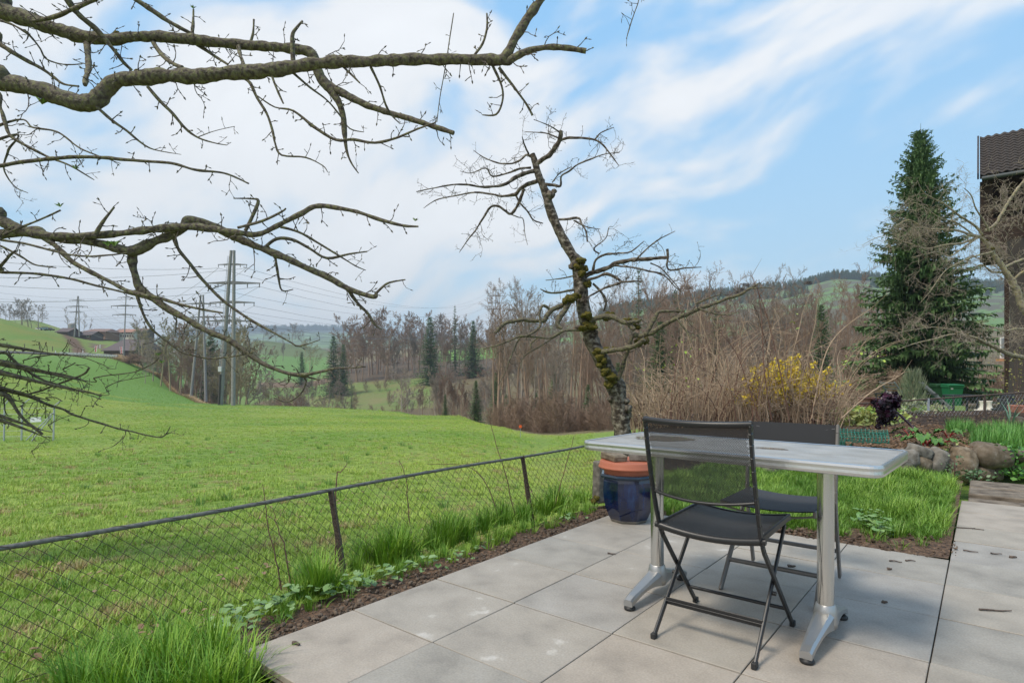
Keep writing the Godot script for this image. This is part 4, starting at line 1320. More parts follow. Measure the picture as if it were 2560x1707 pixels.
func make_pot() -> void:
	rng.seed = 12
	var base := on(1580, 1311)
	base.z -= 0.12
	var glaze := mat(lin(0.02, 0.05, 0.16), 0.09)
	glaze.albedo_texture = ramp_tex(512, 0.012, 4, 320, [[0.0, Color(0.03, 0.06, 0.10)], [0.4, Color(0.03, 0.08, 0.20)], [0.65, Color(0.04, 0.12, 0.28)], [0.9, Color(0.07, 0.22, 0.40)], [1.0, Color(0.24, 0.38, 0.44)]], false, 0.1)
	glaze.albedo_color = Color(1, 1, 1)
	glaze.uv1_triplanar = true
	glaze.uv1_scale = Vector3(2.2, 0.5, 2.2)
	glaze.clearcoat_enabled = true
	glaze.clearcoat = 0.6
	glaze.clearcoat_roughness = 0.05
	var t := thing("glazed_pot", "octagonal blue glazed planter pot standing on the corner of the paving", "pot", base)
	t.scale = Vector3(1.19, 1.05, 1.19)
	var g := Geo.new()
	var prof := [Vector2(0.0, 0.0), Vector2(0.105, 0.0), Vector2(0.112, 0.012), Vector2(0.125, 0.04), Vector2(0.146, 0.10), Vector2(0.157, 0.16), Vector2(0.160, 0.22), Vector2(0.157, 0.275), Vector2(0.153, 0.295)]
	g.lathe(Vector3.ZERO, prof, 8, false, 0.2)
	part("body", g, glaze, t)
	var r := Geo.new()
	r.lathe(Vector3.ZERO, [Vector2(0.150, 0.293), Vector2(0.172, 0.300), Vector2(0.176, 0.312), Vector2(0.170, 0.324), Vector2(0.145, 0.325), Vector2(0.140, 0.27)], 8, false, 0.2)
	part("rim", r, mat(lin(0.018, 0.03, 0.05), 0.12), t)
	var b := Geo.new()
	b.lathe(Vector3.ZERO, [Vector2(0.1062, 0.001), Vector2(0.1135, 0.0122), Vector2(0.1155, 0.020)], 8, false, 0.2)
	part("unglazed_foot", b, M["stone"][2], t)
	var terra := mat(lin(0.42, 0.13, 0.07), 0.6)
	var s1 := Geo.new()
	s1.lathe(Vector3.ZERO, [Vector2(0.0, 0.0), Vector2(0.143, 0.0), Vector2(0.147, 0.006), Vector2(0.150, 0.034), Vector2(0.151, 0.046)], 40)
	var th := thing("terracotta_saucer", "orange plastic plant saucer upturned as a lid on the blue pot", "saucer", base + Vector3(0, 0.329, 0.0))
	th.scale = Vector3(1.17, 1.17, 1.17)
	part("bowl", s1, terra, th)
	var s2 := Geo.new()
	s2.lathe(Vector3.ZERO, [Vector2(0.150, 0.040), Vector2(0.178, 0.043), Vector2(0.183, 0.047), Vector2(0.180, 0.054), Vector2(0.174, 0.066), Vector2(0.172, 0.082), Vector2(0.166, 0.086), Vector2(0.08, 0.0862), Vector2(0.0, 0.0862)], 40)
	part("rim", s2, terra, th)
	# flat stones weighing the saucer down
	for q in [[-0.085, 0.02, 0.115, 0.045, 0.17, 0.35, "mossy flat stone weighing down the orange saucer, beside a paler one"], [0.075, 0.03, 0.17, 0.050, 0.12, -0.25, "pale wedge shaped stone weighing down the orange saucer"], [-0.10, -0.10, 0.13, 0.05, 0.09, 0.9, "small stone with yellow moss at the back of the orange saucer"]]:
		var sg := Geo.new()
		sg.box(Vector3.ZERO, Vector3(q[2], q[3], q[4]), Basis(Vector3.UP, q[5]) * Basis(Vector3.RIGHT, rf(-0.08, 0.08)), 0.008)
		for k in sg.v.size():
			sg.v[k] += Vector3(nz.get_noise_3dv(sg.v[k] * 200.0), nz.get_noise_3dv(sg.v[k] * 200.0 + Vector3(9, 9, 9)), nz.get_noise_3dv(sg.v[k] * 200.0 + Vector3(30, 0, 0))) * 0.012
		single("weight_stone", sg, M["stone"][1] if q[5] > 0 else M["stone"][2], q[6], "stone", base + Vector3(q[0] * 1.15, 0.431 + q[3] * 0.5 + 0.002, q[1]), "stones on the pot")
	# upright slab behind the pot
	var sl := thing("stone_slab", "weathered upright concrete slab with moss at its foot behind the blue pot", "slab", on(1500, 1252))
	var g5 := Geo.new()
	g5.box(Vector3(0.03, 0.16, 0), Vector3(0.17, 0.34, 0.09), Basis(Vector3.UP, 0.5) * Basis(Vector3.BACK, -0.03), 0.01)
	part("block", g5, M["concrete"], sl)
	var mg := Geo.new()
	for k in 9:
		mg.blob(Vector3(rf(-0.07, 0.1), rf(0.0, 0.05), 0.05 + rf(-0.02, 0.03)), Vector3(0.022, 0.02, 0.014), nz, 0.5, 3.0, 6, 8)
	part("moss", mg, M["moss"], sl).set_meta("kind", "stuff")

# ---------------------------------------------------------------- fence, grass, soil, garden bed
func blade_tuft(sd: int, n: int, h: float, spread: float, w: float, lean := 0.5, seg := 3) -> ArrayMesh:
	var r := RandomNumberGenerator.new()
	r.seed = sd
	var g := Geo.new()
	g.use_c = true
	for k in n:
		var an := r.randf() * TAU
		var rad := sqrt(r.randf()) * spread
		var p := Vector3(cos(an) * rad, 0, sin(an) * rad)
		var a2 := an + r.randf_range(-1.2, 1.2)
		var out := Vector3(cos(a2), 0, sin(a2))
		var hh := h * r.randf_range(0.45, 1.0)
		var ln := lean * r.randf_range(0.2, 1.3)
		var side := Vector3(-out.z, 0, out.x).rotated(Vector3.UP, r.randf_range(-0.9, 0.9))
		var ww := w * r.randf_range(0.7, 1.2)
		var tone := r.randf_range(0.72, 1.18)
		g.col = Color(tone * r.randf_range(0.9, 1.15), tone, tone * r.randf_range(0.7, 1.0))
		if r.randf() < 0.07:   # a dry blade
			g.col = Color(1.9, 1.05, 1.6)
		var s0 := g.v.size()
		for q in seg + 1:
			var f := float(q) / seg
			var c := p + Vector3(0, hh * (f - 0.22 * ln * f * f * f), 0) + out * hh * ln * f * f * 0.75
			var nn := (Vector3.UP * (0.25 + f * ln * 0.6) - out * 0.7 + side * 0.1).normalized()
			var wd := ww * (1.0 - pow(f, 1.6)) * 0.5
			if q == seg:
				g.add(c, nn)
			else:
				g.add(c - side * wd, nn); g.add(c + side * wd, nn)
		for q in seg:
			var b := s0 + q * 2
			if q == seg - 1:
				g.tri(b, b + 2, b + 1)
			else:
				g.tri(b, b + 2, b + 1); g.tri(b + 1, b + 2, b + 3)
	# faces and normals agree
	for k in range(0, g.ix.size(), 3):
		var a := g.ix[k]
		var b := g.ix[k + 1]
		var c := g.ix[k + 2]
		if (g.v[b] - g.v[a]).cross(g.v[c] - g.v[a]).dot(g.n[a]) > 0:
			g.ix[k + 1] = c; g.ix[k + 2] = b
	return g.mesh(M["blade"])

func leaf_shape(len_: float, wid: float, fold: float, lobes: int) -> ArrayMesh:   # a rounded leaf lying along +z, stalk at the origin
	var g := Geo.new()
	g.use_c = true
	var edge := []
	var m := 12
	for k in m + 1:
		var f := float(k) / m
		var an := lerpf(-PI * 0.93, PI * 0.93, f)
		var r := 1.0 + (0.13 * cos(an * lobes) if lobes > 0 else 0.0)
		edge.append(Vector3(sin(an) * wid * 0.5 * r, abs(sin(an)) * fold * wid, len_ * 0.45 + cos(an) * len_ * 0.5 * r))
	var c := g.add(Vector3(0, 0, len_ * 0.42), Vector3.UP)
	for e in edge:
		g.add(e, Vector3(-sign(e.x) * fold, 1, 0).normalized())
	for k in m:
		g.tri(c, c + 1 + k, c + 2 + k)
	for k in range(0, g.ix.size(), 3):
		var a := g.ix[k]
		if (g.v[g.ix[k + 1]] - g.v[a]).cross(g.v[g.ix[k + 2]] - g.v[a]).dot(Vector3.UP) > 0:
			var s := g.ix[k + 1]
			g.ix[k + 1] = g.ix[k + 2]; g.ix[k + 2] = s
	return g.mesh(M["leaf"])

func tilt_basis(turn: float, lean: float, sc: float) -> Basis:
	return (Basis(Vector3.UP, turn) * Basis(Vector3.RIGHT, lean)).scaled(Vector3(sc, sc, sc))

const GRASS_A := Color(0.24, 0.41, 0.045)
const GRASS_B := Color(0.44, 0.56, 0.10)

func fence_x(d: float) -> float:   # where the fence foot runs
	return -0.905 + (d - 3.22) * (0.61 / 0.79)

func make_meadow_grass() -> void:
	rng.seed = 77
	var shorts := [blade_tuft(1, 16, 0.075, 0.05, 0.0045, 0.9, 2), blade_tuft(2, 16, 0.06, 0.06, 0.0045, 1.2, 2), blade_tuft(3, 20, 0.10, 0.05, 0.005, 0.8, 2)]
	var xf := [[], [], []]
	var cl := [[], [], []]
	var tries := 0
	while tries < 175000:
		tries += 1
		var f := rng.randf()
		var d := 1.6 + 118.0 * pow(f, 2.3)
		var x := rf(-1.2, 0.35) * d
		if x > fence_x(d) - 0.02 or (d > 7.0 and x > 0.14 * d):
			continue
		var px := CX + F * x / maxf(d, 14.0)
		if d > edge_of(px) - 0.5:
			continue
		var n1 := nz.get_noise_2d(x * 1.2, d * 1.2)
		var n2 := nz.get_noise_2d(x * 14.0, d * 14.0)
		var y := land(x, d) + nz.get_noise_2d(x * 9.0, d * 9.0) * 0.03 * minf(1.0, d / 20.0) - 0.008
		var k := rng.randi() % 3
		var sc := (0.75 + 0.45 * n2 + rf(-0.15, 0.25)) * (1.0 + minf(d, 60.0) * 0.02)
		if sc < 0.3:
			continue
		xf[k].append(Transform3D(Basis(Vector3.UP, rng.randf() * TAU).scaled(Vector3(sc, sc * rf(0.35, 0.85), sc)), Vector3(x, y, -d)))
		var c := GRASS_A.lerp(GRASS_B, clampf(0.42 + n1 * 0.8 + n2 * 0.5 + rf(-0.2, 0.2), 0, 1))
		if d + 26.0 * nz.get_noise_2d(x * 0.9 + 200.0, d * 0.9) > 74.0:
			c = Color(0.20, 0.38, 0.055).lerp(Color(0.26, 0.44, 0.07), rng.randf())
		elif rng.randf() < 0.05 + 0.10 * clampf(-n2 * 2.0, 0, 1) or (d < 16.0 and nz.get_noise_2d(x * 30.0 + 500.0, d * 30.0) > 0.41):
			c = Color(0.34, 0.25, 0.11).lerp(Color(0.5, 0.42, 0.2), rng.randf())
		cl[k].append(c)
	var root := Node3D.new()
	root.name = "meadow_grass"
	add_child(root)
	meta(root, "short yellow-green grass tufts all over the sloping meadow", "grass", "", "stuff")
	for k in 3:
		scatter("tufts", shorts[k], xf[k], cl[k], root)
	var wx := []
	var wc := []
	for k in 70:
		var d := 2.6 + 16.0 * rng.randf()
		var x := rf(-0.9, 0.1) * d
		if x > fence_x(d) - 0.1:
			continue
		wx.append(Transform3D(Basis(Vector3.UP, rf(0, TAU)).scaled(Vector3.ONE * rf(0.35, 0.75)), Vector3(x, land(x, d), -d)))
		wc.append(Color(0.10, 0.26, 0.05).lerp(Color(0.20, 0.36, 0.08), rng.randf()))
	scatter("coarse_tufts", blade_tuft(15, 40, 0.2, 0.08, 0.007, 0.9, 3), wx, wc, root)
	# brown dead leaves and bare spots between the tufts
	var lf := leaf_shape(0.035, 0.022, 0.25, 0)
	var x2 := []
	var c2 := []
	for k in 1500:
		var d := 2.0 + 12.0 * pow(rng.randf(), 1.3)
		var x := rf(-0.95, 0.1) * d
		if x > fence_x(d) - 0.05 or nz.get_noise_2d(x * 22.0, d * 22.0 + 300.0) < 0.12:
			continue
		x2.append(Transform3D(tilt_basis(rf(0, TAU), rf(-0.5, 0.5), rf(0.5, 1.2)), Vector3(x, land(x, d) + 0.035, -d)))
		c2.append(Color(0.20, 0.11, 0.06).lerp(Color(0.33, 0.22, 0.12), rng.randf()))
	var dl := scatter("dead_leaves", lf, x2, c2, self)
	meta(dl, "dead brown leaves scattered in the meadow grass near the fence", "leaves", "", "stuff")

func make_fence() -> void:
	rng.seed = 31
	var t := thing("wire_fence", "low rusty chain link fence with pipe rail between terrace and meadow", "fence", Vector3(fence_x(3.22), -0.07, -3.22))
	var o := t.position
	var ax := Vector3(0.61, 0, -0.79).normalized()
	var lean := Vector3(-0.09, 0.475, 0.0)   # from foot to rail
	var s0 := -3.55
	var s1 := 3.05
	var rail := Geo.new()
	var rp := []
	var rr := []
	for k in 29:
		var s := lerpf(s0, s1, k / 28.0)
		rp.append(ax * s + lean + Vector3(0, 0.006 * sin(s * 2.1) - 0.004 * s, 0))
		rr.append(0.0098)
	rail.tube(rp, rr, 12)
	part("rail", rail, M["rail"], t)
	# wire lashing wound round the rail
	var lash := Geo.new()
	var lp := []
	var lr := []
	var turns := 34
	for k in turns * 8 + 1:
		var f := float(k) / (turns * 8)
		var s := lerpf(s0, s1, f)
		var an := k * TAU / 8.0
		var c := ax * s + lean + Vector3(0, 0.006 * sin(s * 2.1) - 0.004 * s, 0)
		var side := ax.cross(Vector3.UP)
		lp.append(c + (Vector3.UP * cos(an) + side * sin(an)) * 0.0110)
		lr.append(0.0014)
	lash.tube(lp, lr, 4)
	part("lashing_wire", lash, M["rusty"], t)
	for s in [-1.76, 0.0, 1.76]:
		var g := Geo.new()
		var a: Vector3 = ax * s + Vector3(0, -0.1, 0)
		var b: Vector3 = ax * s + lean
		bar(a, b, 0.004, 0.032, g, 0.0005)
		bar(a + Vector3(0.014, 0, 0.006), b + Vector3(0.014, 0, 0.006), 0.028, 0.004, g, 0.0005)
		part("post", g, M["rusty"], t)
	var w := Geo.new()
	var pitch := 0.062
	var hh := 1.0
	var n := int((s1 - s0) / pitch)
	for k in range(-8, n + 1):
		for sg in [0, 1]:
			var sa := s0 + k * pitch
			var sb: float = sa + 0.46
			var p0 := Vector3.ZERO
			var p1 := Vector3.ZERO
			var ta := sa if sg == 0 else sb
			var tb: float = sb if sg == 0 else sa
			var segs := 6
			for q in segs:
				var f0 := float(q) / segs
				var f1 := float(q + 1) / segs
				var u0 := lerpf(ta, tb, f0)
				var u1 := lerpf(ta, tb, f1)
				if minf(u0, u1) < s0 or maxf(u0, u1) > s1:
					continue
				var sag0 := 0.02 * sin(u0 * 1.7) * sin(f0 * PI)
				var sag1 := 0.02 * sin(u1 * 1.7) * sin(f1 * PI)
				p0 = ax * u0 + lean * f0 + Vector3(0, -0.004 * u0 * f0, sag0)
				p1 = ax * u1 + lean * f1 + Vector3(0, -0.004 * u1 * f1, sag1)
				w.stick(p0, p1, 0.0013, 0.0013)
	var wm := part("wire_mesh", w, M["rusty"], t)
	wm.set_meta("kind", "stuff")
	var low := Geo.new()
	var wp := []
	var wr := []
	for k in 24:
		var s := lerpf(s0, s1, k / 23.0)
		wp.append(ax * s + Vector3(0, 0.012 * sin(s * 3.0), 0.01))
		wr.append(0.0017)
	low.tube(wp, wr, 4)
	part("tension_wire", low, M["rusty"], t)

func patch_mesh(poly: Array, y: Callable, step: float, amp: float, fr: float) -> Geo:   # a lumpy sheet over a four-cornered plot
	var g := Geo.new()
	var nu := int(maxf(poly[0].distance_to(poly[1]), poly[3].distance_to(poly[2])) / step) + 1
	var nv := int(maxf(poly[0].distance_to(poly[3]), poly[1].distance_to(poly[2])) / step) + 1
	for j in nv + 1:
		for i in nu + 1:
			var u := float(i) / nu
			var v := float(j) / nv
			var p: Vector3 = poly[0].lerp(poly[1], u).lerp(poly[3].lerp(poly[2], u), v)
			p.y = y.call(u, v, p) + amp * (nz.get_noise_2d(p.x * fr, p.z * fr) + 0.5 * nz.get_noise_2d(p.x * fr * 3.1, p.z * fr * 3.1))
			g.add(p, Vector3.UP, Vector2(p.x, p.z))
	for j in nv:
		for i in nu:
			var a := j * (nu + 1) + i
			g.tri(a, a + 1, a + nu + 2); g.tri(a, a + nu + 2, a + nu + 1)
	for k in g.n.size():
		g.n[k] = Vector3.ZERO
	for k in range(0, g.ix.size(), 3):
		var a := g.v[g.ix[k]]
		var fn := (g.v[g.ix[k + 2]] - a).cross(g.v[g.ix[k + 1]] - a)
		for q in 3:
			g.n[g.ix[k + q]] += fn
	var up := g.n[0].y > 0
	for k in g.n.size():
		g.n[k] = g.n[k].normalized()
		if not up:
			g.n[k] = -g.n[k]
	if not up:
		for k in range(0, g.ix.size(), 3):
			var s := g.ix[k + 1]
			g.ix[k + 1] = g.ix[k + 2]; g.ix[k + 2] = s
	return g

func clods(called: String, n: int, where: Callable, s0: float, s1: float, cols: Array, label: String) -> void:
	var g := Geo.new()
	g.blob(Vector3.ZERO, Vector3(1, 0.7, 1), nz, 0.7, 2.0, 5, 7)
	var m := mat(Color(1, 1, 1), 0.95)
	m.vertex_color_use_as_albedo = true
	var xf := []
	var cl := []
	for k in n:
		var p: Vector3 = where.call()
		var s := s0 + (s1 - s0) * pow(rng.randf(), 3.0)
		xf.append(Transform3D(Basis(Vector3(rf(-1, 1), rf(-1, 1), rf(-1, 1)).normalized(), rf(0, TAU)).scaled(Vector3(s, s * rf(0.6, 1.1), s * rf(0.7, 1.3))), p))
		cl.append((cols[0] as Color).lerp(cols[1], rng.randf()))
	var o := scatter(called, g.mesh(m), xf, cl, self)
	meta(o, label, "soil", "", "stuff")

func make_border() -> void:   # soil strip, ivy, tall grass along the fence
	rng.seed = 41
	var strip := patch_mesh([tile_at(-3.2, -0.75), tile_at(-3.2, 0.02), tile_at(5.4, 0.02), tile_at(5.4, -0.85)], func(u: float, _v: float, _p: Vector3) -> float: return lerpf(-0.075, -0.026, u), 0.035, 0.022, 90.0)
	structure("soil_strip", strip, M["soil"])
	clods("soil_clods", 3200, func() -> Vector3:
		var p := tile_at(rf(-2.0, 5.0), -0.02 - absf(rng.randfn(0, 0.18)))
		p.y = rf(-0.05, -0.012)
		return p, 0.0025, 0.013, [Color(0.06, 0.042, 0.03), Color(0.16, 0.118, 0.083)], "crumbly brown soil clods beside the paving edge")
	var tall := [blade_tuft(11, 34, 0.26, 0.06, 0.007, 0.7, 4), blade_tuft(12, 30, 0.21, 0.07, 0.007, 1.0, 4), blade_tuft(13, 40, 0.31, 0.06, 0.008, 0.55, 4), blade_tuft(14, 26, 0.16, 0.08, 0.006, 1.2, 4)]
	var xf := [[], [], [], []]
	var cl := [[], [], [], []]
	# clumps: where they stand along the strip and how tall
	var spots := []
	for q in [[925, 1400, 0.75, 9], [985, 1405, 0.95, 12], [1010, 1390, 0.9, 10], [1060, 1375, 0.55, 6], [1120, 1360, 0.9, 10], [1150, 1345, 0.8, 9], [1220, 1322, 0.75, 9], [1260, 1305, 0.7, 9], [1310, 1295, 0.65, 9], [1350, 1280, 0.7, 10], [1395, 1270, 0.8, 10], [1440, 1258, 0.6, 8], [760, 1490, 0.5, 10], [800, 1478, 0.75, 12], [830, 1465, 0.6, 8], [710, 1520, 0.35, 5], [880, 1430, 0.45, 5], [1475, 1245, 0.5, 8]]:
		for k in q[3]:
			var p := on(q[0] + rf(-24, 24), q[1] + rf(-10, 10), -0.05)
			spots.append([p, q[2] * rf(0.8, 1.25)])
	# the near bottom corner
	for k in 115:
		var p := on(rf(180, 640), rf(1640, 1790), -0.05)
		if p.x > tile_at(-1.05, 0).x + (p.z - tile_at(-1.05, 0).z) * -0.2 and p.z < -1.75 and p.x > -0.95:
			continue
		if p.x < fence_x(-p.z) + 0.03:
			continue
		spots.append([p, rf(0.5, 0.95)])
	for k in 10:
		var p := tile_at(rf(-1.35, -1.12), rf(0.0, 0.45), -0.05)
		spots.append([p, rf(0.7, 1.0)])
	for k in 150:
		var p := tile_at(rf(-2.5, 5.2), rf(-0.85, -0.42), -0.055)
		spots.append([p, rf(0.25, 0.5)])
	for s in spots:
		var k := rng.randi() % 4
		var sc: float = s[1]
		xf[k].append(Transform3D(Basis(Vector3.UP, rng.randf() * TAU).scaled(Vector3(sc * 1.1, sc, sc * 1.1)), s[0]))
		cl[k].append(Color(0.13, 0.30, 0.02).lerp(Color(0.27, 0.46, 0.05), rng.randf()))
	var root := Node3D.new()
	root.name = "border_grass"
	add_child(root)
	meta(root, "tall bright green grass clumps growing along the foot of the fence", "grass", "", "stuff")
	for k in 4:
		scatter("clump", tall[k], xf[k], cl[k], root)
	# ivy-like ground cover
	var lf := leaf_shape(0.055, 0.055, 0.18, 5)
	var lx := []
	var lc := []
	for q in [[600, 1545, 60, 20, 40], [650, 1520, 60, 18, 40], [690, 1500, 50, 14, 34], [745, 1480, 40, 10, 26], [830, 1470, 36, 9, 26], [860, 1455, 30, 8, 20], [930, 1450, 40, 8, 30], [975, 1432, 36, 7, 24], [1040, 1415, 34, 6, 22], [1080, 1402, 30, 5, 18], [1140, 1378, 28, 5, 14], [1200, 1355, 26, 4, 14], [1420, 1290, 24, 4, 14], [555, 1575, 40, 16, 26], [905, 1445, 40, 8, 20]]:
		for k in int(q[4] * 0.55):
			var p := on(q[0] + rng.randfn(0, q[2] * 0.55), q[1] + rng.randfn(0, q[3] * 0.6), 0.0)
			p.y = rf(-0.035, 0.03)
			lx.append(Transform3D(tilt_basis(rf(0, TAU), rf(-0.25, 0.6), rf(0.35, 0.85)), p))
			lc.append(Color(0.10, 0.20, 0.05).lerp(Color(0.24, 0.36, 0.15), rng.randf()))
	var iv := scatter("ivy", lf, lx, lc, self)
	meta(iv, "low dull green ground ivy leaves creeping over the soil strip", "ivy", "", "stuff")
	# bare bramble shoots standing in the border
	for q in [[[703, 1475], [690, 1400], [665, 1290], [655, 1210], 2.95, "dark leafless bramble shoot standing straight at the fence before the first post"], [[725, 1440], [712, 1370], [690, 1310], [682, 1275], 3.0, "short pale dead stem beside the dark bramble shoot"], [[1032, 1360], [1022, 1290], [1015, 1200], [998, 1150], 3.7, "thin brown shoot rising through the fence between two posts"], [[1288, 1278], [1265, 1190], [1240, 1110], [1222, 1035], 4.4, "tall slender reddish shoot bending over the fence rail"], [[1250, 1280], [1215, 1210], [1165, 1165], [1068, 1160], 4.3, "arching bare bramble stem hooked over the rail"], [[1385, 1255], [1405, 1200], [1418, 1150], [1436, 1090], 4.7, "slim bare shoot at the far end of the rail"], [[1322, 1250], [1310, 1190], [1335, 1240], [1365, 1270], 4.7, "thin looping bramble stem behind the wire mesh"], [[838, 1260], [842, 1200], [852, 1180], [868, 1158], 3.3, "wiry twig tied to the top of the rusty post"]]:
		var g := Geo.new()
		var ps := []
		var n := 4
		for k in n:
			ps.append(at(q[k][0], q[k][1], q[4]))
		ps[0].y = minf(ps[0].y, -0.03)
		ps = smooth_line(ps, 5)
		var rd := []
		for k in ps.size():
			rd.append(lerpf(0.0042, 0.0014, float(k) / ps.size()))
			ps[k] += Vector3(rf(-1, 1), 0, rf(-1, 1)) * 0.004
		g.tube(ps, rd, 6)
		for k in range(2, ps.size(), 2):
			var dd := Vector3(rf(-1, 1), rf(0, 1), rf(-1, 1)).normalized()
			g.stick(ps[k], ps[k] + dd * rf(0.01, 0.03), 0.0014, 0.0005)
		var base: Vector3 = ps[0]
		for k in g.v.size():
			g.v[k] -= base
		single("bramble_shoot", g, M["cane_dark"], q[5], "shoot", base, "bare shoots along the fence")

func make_lawn() -> void:   # lawn patch beyond the terrace
	rng.seed = 43
	var poly := [tile_at(4.98, 0.2), tile_at(4.98, 3.99), tile_at(10.7, 3.99), tile_at(10.7, 0.2)]
	var base := patch_mesh(poly, func(u: float, v: float, _p: Vector3) -> float: return -0.02 + 0.05 * v + 0.02 * u, 0.06, 0.02, 60.0)
	structure("lawn", base, M["soil"])
	var tu := [blade_tuft(21, 30, 0.15, 0.06, 0.006, 0.9, 3), blade_tuft(22, 34, 0.19, 0.06, 0.0065, 0.8, 3), blade_tuft(23, 30, 0.12, 0.07, 0.0055, 1.2, 3)]
	var xf := [[], [], []]
	var cl := [[], [], []]
	for k in 3600:
		var i := rf(5.12, 10.6)
		var j := rf(-0.35, 3.88)
		# bare front corner
		if i < 5.75 and j > 2.9 and rng.randf() < 0.9:
			continue
		if i < 5.3 and rng.randf() < 0.6:
			continue
		var p := tile_at(i, j, 0.0)
		p.y = -0.015 + 0.05 * (i - 5.0) / 4.0
		var n2 := nz.get_noise_2d(p.x * 25.0, p.z * 25.0)
		var sc := clampf(0.62 + 0.55 * n2 + rf(-0.15, 0.2), 0.3, 1.15)
		var q := rng.randi() % 3
		xf[q].append(Transform3D(Basis(Vector3.UP, rf(0, TAU)).scaled(Vector3(sc, sc, sc)), p))
		cl[q].append(Color(0.10, 0.26, 0.018).lerp(Color(0.25, 0.43, 0.06), clampf(0.45 + n2 + rf(-0.3, 0.3), 0, 1)))
	var root := Node3D.new()
	root.name = "lawn_grass"
	add_child(root)
	meta(root, "lush long lawn grass between the paving and the stone border", "grass", "", "stuff")
	for k in 3:
		scatter("tufts", tu[k], xf[k], cl[k], root)
	clods("earth_crumbs", 700, func() -> Vector3:
		var i := rf(4.96, 5.9)
		var j := rf(1.4, 4.05)
		if i > 5.35 and j < 2.9:
			i = 5.0 + rf(0, 0.3)
		var p := tile_at(i, j)
		p.y = 0.003 if i < 5.0 else rf(-0.01, 0.02)
		return p, 0.003, 0.017, [Color(0.05, 0.032, 0.02), Color(0.16, 0.11, 0.075)], "dark earth crumbs at the bare corner of the lawn")
	# clover-like leaves at the corner
	var lf := leaf_shape(0.04, 0.045, 0.15, 3)
	var lx := []
	var lc := []
	for q in [[2190, 1320, 26, 10, 60], [2210, 1340, 20, 7, 30], [2170, 1305, 24, 8, 26]]:
		for k in q[4]:
			var p := on(q[0] + rng.randfn(0, q[2] * 0.7), q[1] + rng.randfn(0, q[3] * 0.7))
			p.y = rf(0.02, 0.09)
			lx.append(Transform3D(tilt_basis(rf(0, TAU), rf(-0.2, 0.5), rf(0.5, 1.2)), p))
			lc.append(Color(0.10, 0.22, 0.04).lerp(Color(0.24, 0.36, 0.13), rng.randf()))
	meta(scatter("clover", lf, lx, lc, self), "round pale green weed leaves at the corner of the lawn", "weeds", "", "stuff")
	# twigs and crumbs lying on the paving
	var n := 0
	for q in [[2490, 1528, 0.13, 0.35, "longest dry twig lying alone on the paving"], [2428, 1380, 0.07, -0.12, "short straight twig on the paving beside the bare lawn corner"], [2492, 1386, 0.055, 0.3, "bent twig on the paving between a straight twig and a stub"], [2534, 1394, 0.035, 0.1, "stubby wood chip on the paving near the bent twig"], [2277, 1403, 0.05, 0.25, "dark bark piece on the slab below the bare lawn corner"], [2240, 1405, 0.06, 0.1, "flat smear of earth on the slab below the bare lawn corner"], [2225, 1424, 0.025, 0.5, "small earth lump by itself on the slab below the lawn"], [1980, 1417, 0.04, 0.25, "little twig on the slab under the grey chair"], [1530, 1386, 0.05, 0.2, "crumbled brown leaf at a slab corner near the blue pot"], [2213, 1507, 0.02, 0.0, "tiny pebble alone in the middle of a slab"], [2420, 1322, 0.18, 0.05, "dry forked twig poking from the lawn edge onto the slabs"], [740, 1611, 0.035, 0.2, "small earth crumb on the first slab beside the tall grass"]]:
		var g := Geo.new()
		var L: float = q[2]
		var ps := []
		var rd := []
		for k in 6:
			var f := k / 5.0
			ps.append(Vector3((f - 0.5) * L, 0.005 + 0.0015 * sin(f * 7.0 + n), 0.0025 * sin(f * 5.0 + n * 2)))
			rd.append((0.0045 if L > 0.04 else 0.008) * (1.0 - 0.5 * f))
		g.tube(ps, rd, 6)
		if L > 0.1:
			g.stick(ps[3], ps[3] + Vector3(0.02, 0.008, 0.02), 0.003, 0.001)
		var tw := single("fallen_twig", g, M["rusty"], q[4], "debris", on(q[0], q[1], 0.001), "bits lying on the paving")
		tw.rotation.y = q[3] - 0.5
		n += 1

# ---------------------------------------------------------------- stone border, vegetable bed, things behind it
func bed_y(d: float) -> float:
	return lerpf(0.27, 0.10, clampf((d - 6.2) / 7.0, 0, 1))

func bed_pt(px: float, py: float) -> Vector3:   # a pixel on the sloping bed
	var d := 8.0
	for k in 12:
		d = F * (CH - bed_y(d)) / (py - HY)
	return at(px, py, d)

